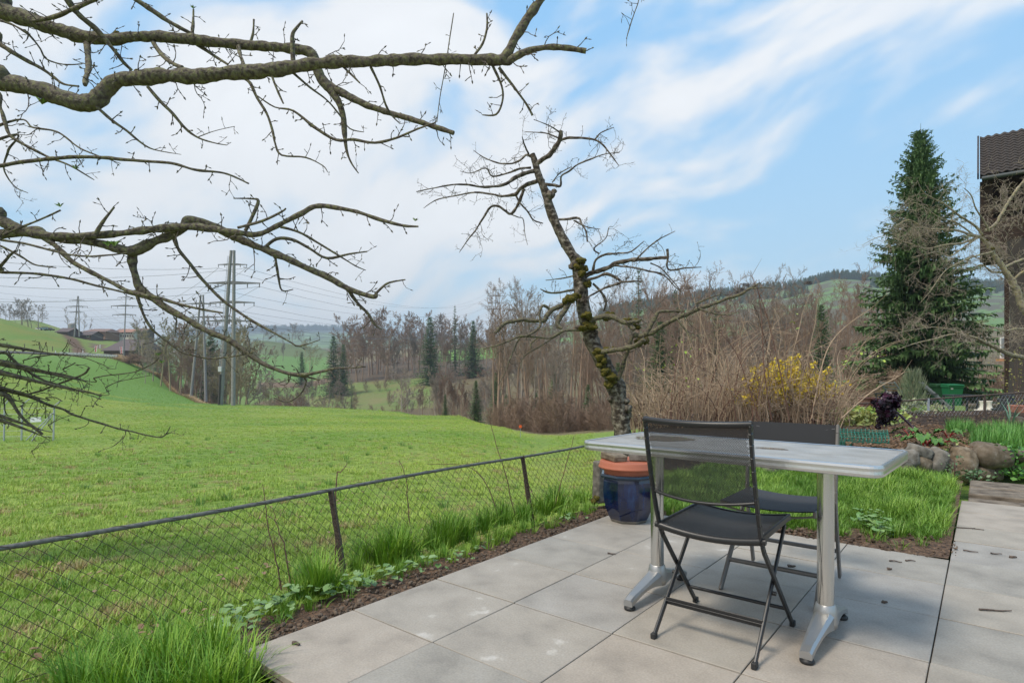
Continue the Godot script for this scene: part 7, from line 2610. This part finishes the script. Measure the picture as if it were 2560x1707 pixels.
# ---------------------------------------------------------------- power line, road, farm, house
func cross_arm(c: Vector3, half: float, th: float, t: Node3D) -> void:
	var g := Geo.new()
	for s in [-1.0, 1.0]:
		var a := c
		var b := c + Vector3(s * half, -th * 0.2, 0)
		var z := Vector3(0, 0, th * 0.5)
		var y := Vector3(0, th * 0.5, 0)
		g.face([a - y + z, b - y * 0.3 + z * 0.3, b + y * 0.3 + z * 0.3, a + y + z], s < 0)
		g.face([a - y - z, b - y * 0.3 - z * 0.3, b + y * 0.3 - z * 0.3, a + y - z], s > 0)
		g.face([a + y + z, b + y * 0.3 + z * 0.3, b + y * 0.3 - z * 0.3, a + y - z], s < 0)
		g.face([a - y + z, b - y * 0.3 + z * 0.3, b - y * 0.3 - z * 0.3, a - y - z], s > 0)
	part("crossarm", g, M["steel_grey"], t)
	for s in [-1.0, -0.55, 0.55, 1.0]:
		var ig := Geo.new()
		var p := c + Vector3(s * half * 0.97, -th * 0.2, 0)
		ig.tube([p, p - Vector3(0, th * 1.4, 0)], [th * 0.16, th * 0.16], 5)
		part("insulator", ig, M["steel_grey"], t)

var hooks := {}

func mast(id: String, label: String, d: float, feet: Array, top: Array, base_y: float, arms: Array, leg_px: float) -> Node3D:
	var f0 := at((feet[0] + feet[feet.size() - 1]) * 0.5, base_y, d)
	var t := thing("power_mast", label, "power pole", f0, 0.0, "masts of the power line")
	var r0 := leg_px / F * d * 0.5
	for k in feet.size():
		var a := at(feet[k], base_y, d) - f0 + Vector3(0, -0.6, 0)
		var b := at(top[mini(k, top.size() - 2)], top[top.size() - 1], d) - f0
		var g := Geo.new()
		g.tube([a, a.lerp(b, 0.5), b], [r0, r0 * 0.8, r0 * 0.6], 14)
		part("pole", g, M["concrete_pole"], t)
	hooks[id] = []
	for q in arms:   # y, x0, x1
		var c := at((q[1] + q[2]) * 0.5, q[0], d) - f0
		var half: float = (q[2] - q[1]) * 0.5 / F * d
		cross_arm(c, half, maxf(0.25, half * 0.11), t)
		for s in [-1.0, -0.55, 0.55, 1.0]:
			hooks[id].append(f0 + c + Vector3(s * half * 0.97, -0.5, 0))
	return t

func make_power_line() -> void:
	rng.seed = 801
	var t := mast("near", "tall twin leg concrete power mast with a ladder, standing in the meadow", 75.0, [550.0, 582.0], [577.0, 584.5, 626.0], 1013.0, [[660.5, 544, 617], [706.5, 512, 650], [755.0, 523, 636], [801.5, 511, 627]], 11.0)
	var o := t.position
	var lad := Geo.new()
	for s in [-1.0, 1.0]:
		lad.stick(at(547.5 + s * 1.6, 930, 74.6) - o, at(570 + s * 1.6, 640, 74.6) - o, 0.035, 0.035)
	for k in 40:
		var f := k / 39.0
		lad.stick(at(lerpf(547.5, 570, f) - 1.6, lerpf(930, 640, f), 74.6) - o, at(lerpf(547.5, 570, f) + 1.6, lerpf(930, 640, f), 74.6) - o, 0.02, 0.02)
	part("ladder", lad, M["galvanised"], t)
	var bx := Geo.new()
	bx.box(at(549.5, 923, 74.5) - o, Vector3(0.42, 0.6, 0.3), Basis.IDENTITY, 0.02)
	part("meter_box", bx, mat(lin(0.55, 0.56, 0.55), 0.5), t)
	var pipe := Geo.new()
	pipe.tube([at(546, 1013, 74.6) - o, at(549, 935, 74.6) - o], [0.14, 0.14], 8)
	part("cable_duct", pipe, mat(lin(0.07, 0.06, 0.055), 0.8), t)
	mast("second", "shorter twin leg power mast standing beside the dry grass bank", 108.0, [475.5, 514.0], [501.0, 507.0, 737.0], 996.0, [[758.5, 461, 540], [792.0, 475, 557], [824.5, 459, 549]], 7.0)
	mast("aframe", "distant narrow power mast among bare trees at the farm", 250.0, [184.5, 197.0], [193.0, 195.0, 740.0], 838.0, [[750.0, 172, 210], [765.5, 164, 218], [780.0, 166, 210]], 3.2)
	mast("single", "single pole power mast rising beside the barn roof", 168.0, [308.0], [314.0, 738.0], 889.0, [[743.0, 293, 335], [764.0, 276, 347], [786.0, 280, 339]], 3.4)
	mast("far", "lone far power mast rising above the wooded slope", 300.0, [1238.0], [1239.0, 719.0], 850.0, [[725.0, 1226, 1252], [739.0, 1218, 1260], [756.0, 1221, 1258], [772.0, 1222, 1258]], 1.8)
	# conductors
	var n := 0
	for q in [["near", "far", [0, 3, 4, 7, 8, 11, 12, 15], [0, 3, 4, 7, 8, 11, 12, 15], "long sagging power line from the mast with the ladder to the lone far mast"], ["near", "single", [0, 3, 4, 7, 8, 11], [0, 3, 4, 7, 8, 11], "power line between the mast with the ladder and the single pole mast"], ["second", "aframe", [0, 3, 4, 7, 8, 11], [0, 3, 4, 7, 8, 11], "power line between the second twin mast and the farm mast"]]:
		for k in q[2].size():
			wire_span(hooks[q[0]][q[2][k]], hooks[q[1]][q[3][k]], 0.03, q[4])
	for k in [0, 3, 4, 7, 8, 11]:
		var a: Vector3 = hooks["single"][k]
		wire_span(a, at(-120, 715 + k * 7, 150.0), 0.03, "power line running from the single pole mast out over the roadside hill")
		a = hooks["second"][k]
		wire_span(a, at(1090, 812 + k * 2, 260.0), 0.035, "low power line running from the second twin mast to the far wood")
	for k in [0, 3, 4, 7]:
		wire_span(hooks["near"][k], at(-140, 640 + k * 16, 62.0), 0.025, "power line passing from the mast with the ladder across the sky behind the apple branches")

func wire_span(a: Vector3, b: Vector3, sag: float, label: String) -> void:
	var g := Geo.new()
	var L := a.distance_to(b)
	var ps := []
	var rd := []
	for k in 19:
		var f := k / 18.0
		ps.append((b - a) * f - Vector3(0, 4.0 * f * (1 - f) * L * sag, 0))
		rd.append(0.022)
	g.tube(ps, rd, 4, false)
	single("power_line", g, M["wire"], label, "wire", a, "wires of the power line")

func gable(called: String, label: String, d: float, px0: float, px1: float, base: float, eave: float, ridge: float, deep: float, wallm: Material, roofm: Material, turn := 0.0, cat := "building") -> Node3D:
	# a house with its ridge across the view
	var a := at(px0, base, d)
	var b := at(px1, base, d)
	var w := b.x - a.x
	var he := (base - eave) / F * d
	var hr := (base - ridge) / F * d
	var t := thing(called, label, cat, Vector3((a.x + b.x) * 0.5, a.y, a.z), turn)
	var wg := Geo.new()
	wg.box(Vector3(0, he * 0.5 - 1.0, -deep * 0.5), Vector3(w, he + 2.0, deep))
	if cat != "barn":
		for s in [-1.0, 1.0]:
			wg.face([Vector3(s * w * 0.5, he, 0), Vector3(s * w * 0.5, he, -deep), Vector3(s * w * 0.5, hr - 0.1, -deep * 0.5)], s < 0)
	part("wall", wg, wallm, t)
	var rg := Geo.new()
	var o := 0.6
	var e := 0.5
	var sl := (hr - he) / (deep * 0.5)
	var y0 := he - sl * e
	var hip := w * 0.08 if cat == "barn" else -o
	var rl := Vector3(-w * 0.5 + hip, hr, -deep * 0.5)
	var rr := Vector3(w * 0.5 - hip, hr, -deep * 0.5)
	var c0 := Vector3(-w * 0.5 - o, y0, e)
	var c1 := Vector3(w * 0.5 + o, y0, e)
	var c2 := Vector3(w * 0.5 + o, y0, -deep - e)
	var c3 := Vector3(-w * 0.5 - o, y0, -deep - e)
	rg.face([c0, c1, rr, rl])
	rg.face([c2, c3, rl, rr])
	if hip > 0.0:
		rg.face([c1, c2, rr])
		rg.face([c3, c0, rl])
	rg.box(Vector3(0, y0 - 0.12, e), Vector3(w + 2 * o, 0.26, 0.06))
	part("roof", rg, roofm, t)
	return t

func far_window(t: Node3D, c: Vector3, w: float, h: float, m: Material, fm: Material) -> void:
	var f := Geo.new()
	f.box(c, Vector3(w + 0.24, h + 0.24, 0.10))
	var o := part("window", f, fm, t)
	var g := Geo.new()
	g.box(c + Vector3(0, 0, 0.04), Vector3(w, h, 0.08))
	part("pane", g, m, o)

func make_farm() -> void:
	rng.seed = 811
	var brown := mat(lin(0.11, 0.075, 0.06), 0.9)
	var slate := mat(lin(0.11, 0.085, 0.085), 0.85)
	var tile := mat(lin(0.20, 0.13, 0.11), 0.9)
	var red := mat(lin(0.33, 0.17, 0.12), 0.9)
	var cream := mat(lin(0.62, 0.58, 0.48), 0.9)
	var dark := mat(lin(0.03, 0.03, 0.035), 0.2)
	var timber := mat(lin(0.25, 0.14, 0.09), 0.9)
	var shutter := mat(lin(0.28, 0.16, 0.10), 0.8)
	gable("slate_barn", "barn with a huge dark slate roof below the road", 180.0, 258, 334, 884, 874, 843.5, 17.0, brown, slate, 0.0, "barn")
	var t := gable("farmhouse", "cream farmhouse with reddish roof and rows of small windows on the far hill", 285.0, 297, 333, 845, 829, 821, 9.0, cream, red)
	for k in 6:
		far_window(t, Vector3(-2.6 + k * 1.1, 1.0, 0.0), 0.5, 0.9, dark, shutter)
	for k in 5:
		far_window(t, Vector3(-2.0 + k * 1.1, 2.5, 0.0), 0.5, 0.7, dark, shutter)
	var t1 := gable("farmhouse", "small hipped farm building with brown roof to one side of the cream farmhouse", 292.0, 287, 308, 838, 829, 820.5, 8.0, cream, tile)
	far_window(t1, Vector3(0, 0.9, 0.0), 0.6, 0.8, dark, shutter)
	var t2 := gable("farmhouse", "dark timber farmhouse with wide brown roof beside the cream farmhouse", 288.0, 332, 357, 842, 828, 819.5, 9.0, brown, tile)
	for k in 4:
		far_window(t2, Vector3(-1.6 + k * 1.1, 1.6, 0.0), 0.6, 0.7, dark, cream)
	var t3 := gable("farm_barn", "long low farm barn with pale brown roof and orange timber front", 275.0, 207, 262, 838, 828, 819.5, 12.0, timber, tile, 0.0, "barn")
	far_window(t3, Vector3(2.6, 0.8, 0.0), 1.6, 1.4, mat(lin(0.30, 0.13, 0.06), 0.8), brown)
	far_window(t3, Vector3(-1.5, 0.8, 0.0), 2.0, 1.2, dark, brown)
	var t4 := gable("farm_shed", "grey shed with open front in front of the long farm barn", 262.0, 198, 226, 842, 836, 826.5, 8.0, brown, slate, 0.0, "shed")
	far_window(t4, Vector3(1.2, 0.3, 0.0), 0.8, 0.7, dark, cream)
	gable("farm_shed", "lean-to shed at the edge of the ploughed bank", 255.0, 141, 168, 834, 828, 818, 8.0, brown, slate, 0.0, "shed")
	var silo := Geo.new()
	silo.lathe(Vector3.ZERO, [Vector2(1.7, -2.0), Vector2(1.7, 5.4), Vector2(1.2, 6.0), Vector2(0.0, 6.3)], 18)
	single("grain_silo", silo, M["concrete_pole"], "grey round silo behind the farm sheds", "silo", at(179, 840, 282.0))
	# cars parked up the hill
	var i := 0
	for q in [[100, 826, Color(0.6, 0.6, 0.62), "pale parked car on the track above the roadside hill"], [112, 825, Color(0.10, 0.22, 0.24), "teal parked van on the track above the roadside hill"], [122, 827, Color(0.03, 0.05, 0.06), "dark parked car on the track above the roadside hill"]]:
		var p := at(q[0], q[1], 252.0)
		var c := thing("parked_car", q[3], "car", p, 0.0, "cars up the hill")
		var g := Geo.new()
		g.box(Vector3(0, 0.55, 0), Vector3(3.6, 0.6, 1.7), Basis.IDENTITY, 0.12)
		part("body", g, mat((q[2] as Color).linear_to_srgb(), 0.4), c)
		var g2 := Geo.new()
		g2.box(Vector3(-0.2, 1.05, 0), Vector3(2.0, 0.55, 1.5), Basis.IDENTITY, 0.15)
		part("cabin", g2, dark, c)
		for s in [-1.1, 1.1]:
			var wg := Geo.new()
			wg.tube([Vector3(s, 0.3, 0.75), Vector3(s, 0.3, 0.9)], [0.3, 0.3], 12)
			part("wheel", wg, dark, c)
		i += 1
	# road, guard rail, posts and signs
	var rd := Geo.new()
	for k in 30:
		var x0 := lerpf(-130, 320, k / 30.0)
		var x1 := lerpf(-130, 320, (k + 1) / 30.0)
		var q := []
		for e in [[x0, 143.0], [x1, 143.0], [x1, 146.6], [x0, 146.6]]:
			var x: float = (e[0] - CX) / F * e[1]
			q.append(Vector3(x, land(x, e[1]) + 0.32, -e[1]))
		rd.face(q)
	structure("road", rd, mat(lin(0.07, 0.07, 0.072), 0.95))
	var gr := thing("guard_rail", "low white guard rail along the bend of the road", "guard rail", at(215, 886, 141.5))
	var go := gr.position
	var rp := []
	for k in 22:
		var px := lerpf(148, 292, k / 21.0)
		var x := (px - CX) / F * 141.5
		var y := land(x, 141.5) + 0.25
		rp.append(Vector3(x, y + 0.62, -141.5) - go)
		var pg := Geo.new()
		pg.box(Vector3(x, y + 0.25, -141.6) - go, Vector3(0.13, 0.9, 0.13))
		part("post", pg, M["concrete_pole"], gr)
	for hgt in [0.0, -0.28]:
		for k in 21:
			var g := Geo.new()
			bar(rp[k] + Vector3(0, hgt, 0), rp[k + 1] + Vector3(0, hgt, 0), 0.08, 0.16, g, 0.01)
			part("rail", g, M["galvanised"], gr)
	var white := mat(lin(0.75, 0.75, 0.75), 0.6)
	var redp := mat(lin(0.55, 0.04, 0.03), 0.6)
	for q in [[237.5, 864, 880, -0.12, "leaning red and white chevron sign by the road"], [302.5, 867, 884, 0.05, "upright red and white chevron sign at the barn corner"]]:
		var p := at(q[0], q[2], 150.0)
		var s := thing("road_sign", q[4], "sign", p, 0.0, "chevron signs")
		s.rotation.z = q[3]
		var h: float = (q[2] - q[1]) / F * 150.0
		var pg := Geo.new()
		pg.box(Vector3(0, h * 0.5, -0.05), Vector3(0.08, h, 0.08))
		part("pole", pg, M["galvanised"], s)
		for k in 4:
			var bg := Geo.new()
			bg.box(Vector3(0, h * (0.15 + 0.25 * k), 0), Vector3(0.62, h * 0.22, 0.04))
			var bd := part("board", bg, white, s)
			var cg := Geo.new()
			var cy := h * (0.15 + 0.25 * k)
			cg.face([Vector3(-0.2, cy - h * 0.1, 0.024), Vector3(0.05, cy - h * 0.1, 0.024), Vector3(0.26, cy, 0.024), Vector3(0.05, cy + h * 0.1, 0.024), Vector3(-0.2, cy + h * 0.1, 0.024), Vector3(0.0, cy, 0.024)])
			part("chevron", cg, redp, bd)
	for q in [[137.5, 878, 885], [206, 875, 881], [249, 864, 870]]:
		var p := at(q[0], q[2], 147.0)
		var g := Geo.new()
		g.box(Vector3(0, 0.4, 0), Vector3(0.16, 0.9, 0.12), Basis.IDENTITY, 0.03)
		single("marker_post", g, white, "white roadside marker post by the bend", "post", p, "white marker posts")
	for k in 5:
		var px: float = [16, 60, 97, 130, 172][k]
		var x := (px - CX) / F * 152.0
		var g := Geo.new()
		g.box(Vector3(0, 0.5, 0), Vector3(0.12, 1.4, 0.12))
		single("pasture_post", g, M["rusty"], "wooden pasture fence post on the roadside hill", "post", Vector3(x, land(x, 152.0), -152.0), "pasture fence posts")
	# brush heap and dry grass along the wood
	var bh := Geo.new()
	for k in 900:
		var c := Vector3(rng.randfn(0, 1.7), 0, rng.randfn(0, 1.0))
		c.y = maxf(0.1, 2.0 - absf(c.x) * 0.75) * rng.randf()
		var u := Vector3(rf(-1, 1), rf(-0.3, 0.5), rf(-1, 1)).normalized() * rf(0.5, 1.4)
		bh.stick(c - u, c + u, 0.03, 0.015)
	var bo := single("brush_heap", bh, M["wood_brown"], "heap of cut brown branches on the bank below the barn", "brush heap", at(338, 905, 140.0))
	var tuft := blade_tuft(51, 26, 0.9, 0.35, 0.06, 0.8, 2)
	var xf := []
	var cl := []
	for k in 2600:
		var px := rf(285, 515)
		var e := edge_of(px)
		var d := e + rf(-6, 3)
		if px < 320:
			d = rf(140, 152)
		var x := (px - CX) / F * d
		xf.append(Transform3D(Basis(Vector3.UP, rf(0, TAU)).scaled(Vector3.ONE * rf(0.5, 1.2)), Vector3(x, land(x, d) - 0.05, -d)))
		cl.append(Color(0.40, 0.27, 0.15).lerp(Color(0.56, 0.42, 0.26), rng.randf()))
	meta(scatter("dry_grass", tuft, xf, cl, self), "straw coloured dry grass on the bank along the copse", "grass", "", "stuff")

func make_enclosure() -> void:
	rng.seed = 821
	var d := 17.5
	var p0 := at(132, 1108, d)
	var gy := land(p0.x, d)
	var k := 1.0
	var t := thing("pasture_enclosure", "galvanised wire enclosure with angled post tops in the meadow", "fence", Vector3(p0.x, gy, p0.z))
	var o := t.position
	var posts := [[132, 1108, 1015, 18], [52, 1102, 1012, 18], [8, 1118, 1012, 12]]
	for q in posts:
		var a := at(q[0], q[1], d) - o
		a.y = -0.1
		var b := at(q[0] + 2, q[2] , d) - o
		var g := Geo.new()
		bar(a, b, 0.035, 0.035, g)
		part("post", g, M["galvanised"], t)
		var g2 := Geo.new()
		bar(b, at(q[0] + 2 + q[3], q[2] - 14, d) - o, 0.03, 0.03, g2)
		part("post_arm", g2, M["galvanised"], t)
	for q in [[131, 1032, 50, 1115], [128, 1040, 78, 1102]]:
		var g := Geo.new()
		g.tube([at(q[0], q[1], d) - o, at(q[2], q[3], d - 0.2) - o], [0.016, 0.016], 8)
		part("brace", g, M["galvanised"], t)
	for y in [1020, 1034, 1048, 1062, 1076, 1090]:
		var g := Geo.new()
		g.tube([at(-60, y + 2, d) - o, at(132, y, d) - o], [0.004, 0.004], 4)
		part("strand", g, M["galvanised"], t)
	var sg := Geo.new()
	sg.box(at(88, 1049, d - 0.05) - o, Vector3(0.32, 0.14, 0.012), Basis(Vector3.BACK, 0.05))
	part("notice_plate", sg, mat(lin(0.7, 0.72, 0.75), 0.6), t)
	# the orange marker at the edge of the wood
	var m := at(1301, 1082, 21.5)
	m.y = land(m.x, 21.5)
	var s := thing("marker_stake", "thin stake with an orange marker plate at the far edge of the meadow", "marker", m)
	var pg := Geo.new()
	pg.stick(Vector3(0, -0.1, 0), Vector3(0, 0.42, 0), 0.012, 0.012)
	part("stake", pg, M["galvanised"], s)
	var fg := Geo.new()
	fg.box(Vector3(0, 0.42, 0.01), Vector3(0.10, 0.10, 0.02), Basis(Vector3.BACK, 0.1), 0.004)
	part("plate", fg, mat(lin(0.75, 0.11, 0.02), 0.6), s)

func make_house() -> void:
	rng.seed = 831
	var d := 21.0
	var c := at(2451, 1000, d)
	c.y = -0.4
	var t := thing("wooden_house", "wooden house with wavy roof tiles and dark timber balcony", "house", c, -0.672)
	var timber := tex_mat(ramp_tex(256, 0.03, 4, 400, [[0.0, Color(0.12, 0.085, 0.065)], [1.0, Color(0.27, 0.19, 0.15)]], false, 0.1), 1.0, 0.9)
	var dark := mat(lin(0.02, 0.016, 0.014), 0.9)
	var red := mat(lin(0.14, 0.03, 0.028), 0.7)
	var white := mat(lin(0.72, 0.72, 0.72), 0.6)
	var glass := mat(lin(0.25, 0.28, 0.32), 0.05)
	var Y := func(py: float, dd := d) -> float: return CH - (py - HY) / F * dd - c.y
	var ye: float = Y.call(455)
	var yb: float = Y.call(632)
	var W := 7.0
	# main body behind the balcony
	var wg := Geo.new()
	wg.box(Vector3(1.55 + W * 0.5, ye * 0.5, -3.2), Vector3(W, ye, 4.0))
	part("wall", wg, mat(lin(0.30, 0.28, 0.27), 0.9), t)
	# balcony box: side boards, floor, rail, dark inside
	for k in 15:
		var g := Geo.new()
		var x := 0.06 + k * 0.30
		if k == 0:
			g.box(Vector3(0.06, (ye + yb) * 0.5, -1.2), Vector3(0.12, ye - yb, 2.4))
			part("plank", g, timber, t)
	var jb := Geo.new()
	jb.box(Vector3(0.21, (ye + yb) * 0.5 + 0.2, 0.02), Vector3(0.30, ye - yb + 0.4, 0.05))
	part("plank", jb, timber, t)
	for k in 9:
		var g := Geo.new()
		g.box(Vector3(W * 0.5, yb + 0.06 + k * 0.13, 0.05), Vector3(W, 0.122, 0.05))
		part("plank", g, timber, t)
	var fl := Geo.new()
	fl.box(Vector3(W * 0.5 + 0.1, yb - 0.06, -1.2), Vector3(W, 0.12, 2.5))
	part("balcony_floor", fl, timber, t)
	var bk := Geo.new()
	bk.box(Vector3(W * 0.5 + 0.2, (ye + yb) * 0.5 + 0.4, -1.3), Vector3(W - 0.2, ye - yb + 0.8, 0.1))
	part("balcony_back", bk, timber, t)
	for x in [0.30, 1.25, 2.2]:
		var g := Geo.new()
		g.box(Vector3(x, (ye + yb) * 0.5, 0.0), Vector3(0.12, ye - yb, 0.12))
		part("balcony_post", g, timber, t)
	var mid := Geo.new()
	mid.box(Vector3(W * 0.5, yb + 1.42, 0.04), Vector3(W, 0.13, 0.08))
	part("rail", mid, timber, t)
	for q in [[1.38, 0.12], [1.62, 0.22]]:
		var g := Geo.new()
		g.box(Vector3(q[0], (ye + yb) * 0.5, 0.1), Vector3(q[1], ye - yb - 0.3, 0.05))
		part("window_frame", g, red if q[1] < 0.2 else white, t)
	# posts under the balcony and the ground floor windows
	for x in [0.75, 1.1]:
		var g := Geo.new()
		g.box(Vector3(x, yb * 0.5, -0.4), Vector3(0.14, yb, 0.14))
		part("post", g, timber, t)
	for q in [[0.62, 1.62, 2.55, 0.28], [1.0, 1.62, 2.55, 0.28]]:
		var g := Geo.new()
		var w0: float = Y.call(895)
		var w1: float = Y.call(842)
		g.box(Vector3(q[0] + 0.12, (w0 + w1) * 0.5, -0.55), Vector3(0.36, w1 - w0, 0.06))
		var wn := part("window", g, white, t)
		var pn := Geo.new()
		pn.box(Vector3(q[0] + 0.12, (w0 + w1) * 0.5, -0.53), Vector3(0.28, w1 - w0 - 0.1, 0.06))
		part("pane", pn, glass, wn)
	var sill := Geo.new()
	sill.box(Vector3(0.9, Y.call(900), -0.5), Vector3(0.9, 0.08, 0.25))
	part("sill", sill, mat(lin(0.45, 0.22, 0.12), 0.8), t)
	# roof: courses of wavy tiles, rising away from the eave
	var slope := 0.70
	var rows := 15
	var course := 0.22
	var tm := tex_mat(ramp_tex(256, 0.03, 4, 401, [[0.0, Color(0.14, 0.12, 0.11)], [0.6, Color(0.24, 0.215, 0.2)], [1.0, Color(0.36, 0.33, 0.31)]], false, 0.15), 1.3, 0.9)
	var wave := Geo.new()
	var tw := 0.24
	var cols := 1
	var one := Geo.new()
	for e in 2:
		for k in 7:
			var f := k / 6.0
			var yy := 0.032 * cos(f * TAU) + 0.032
			one.add(Vector3(f * tw, yy + (0.03 if e == 0 else 0.0), -e * (course + 0.05)), Vector3(0.3 * sin(f * TAU), 1, 0).normalized())
	for k in 6:
		one.tri(k, k + 1, k + 8); one.tri(k, k + 8, k + 7)
	for k in 6:
		var f0 := k / 6.0
		var f1 := (k + 1) / 6.0
		var ya := 0.032 * cos(f0 * TAU) + 0.062
		var yb2 := 0.032 * cos(f1 * TAU) + 0.062
		one.face([Vector3(f0 * tw, ya - 0.035, 0), Vector3(f1 * tw, yb2 - 0.035, 0), Vector3(f1 * tw, yb2, 0), Vector3(f0 * tw, ya, 0)])
	var om := one.mesh(tm)
	var roof := Node3D.new()
	roof.name = "roof"
	t.add_child(roof)
	roof.position = Vector3(0.0, ye + 0.05, 0.55)
	roof.rotation.x = slope
	for r in rows:
		for k in 17:
			var o := MeshInstance3D.new()
			o.name = "tile"
			o.mesh = om
			o.position = Vector3(k * tw, 0, -r * course)
			roof.add_child(o, true)
	var under := Geo.new()
	under.box(Vector3(W * 0.5, -0.06, -rows * course * 0.5), Vector3(W, 0.08, rows * course))
	part("roof_boards", under, timber, roof)
	var gut := Geo.new()
	gut.tube([Vector3(0.05, ye - 0.05, 0.62), Vector3(W, ye - 0.05, 0.62)], [0.07, 0.07], 10)
	part("gutter", gut, mat(lin(0.05, 0.06, 0.062), 0.6), t)
	var verge := Geo.new()
	bar(Vector3(-0.05, ye + 0.05, 0.6), Vector3(-0.05, ye + 0.05 + sin(slope) * rows * course, 0.6 - cos(slope) * rows * course), 0.05, 0.22, verge)
	part("verge_board", verge, timber, t)
	# dark conifer trunk before the house
	var q := at(2552, 1010, 18.0)
	q.y = -0.4
	var k := thing("dark_trunk_tree", "thick dark rough tree trunk in front of the wooden house", "tree", q)
	var kg := Geo.new()
	var ps := []
	var rr := []
	for i in 12:
		var f := i / 11.0
		ps.append(Vector3(0.08 * sin(f * 4.0), lerpf(-0.3, 5.6, f), 0))
		rr.append(lerpf(0.36, 0.26, f) * (1.0 + 0.1 * nz.get_noise_1d(i * 80.0)))
	kg.tube(ps, rr, 12)
	part("trunk", kg, mat(lin(0.05, 0.042, 0.038), 0.95), k)
	var ck := tree_kind(901, 5.0, "broad")
	part("crown", ck[1], M["wood_grey"], k, Vector3(0.4, 3.6, 0))

func _ready() -> void:
	rng.seed = 20240411
	make_materials()
	make_view()
	make_terrain()
	make_patio()
	make_lawn()
	make_bed()
	make_rear_garden()
	make_house()
	make_farm()
	make_power_line()
	make_enclosure()
	make_fence()
	make_apple_tree()
	make_old_tree()
	make_woods()
	make_spruce()
	make_thicket()
	make_lichen_tree()
	make_table()
	make_black_chair()
	make_grey_chair()
	make_pot()
	make_border()
	make_meadow_grass()
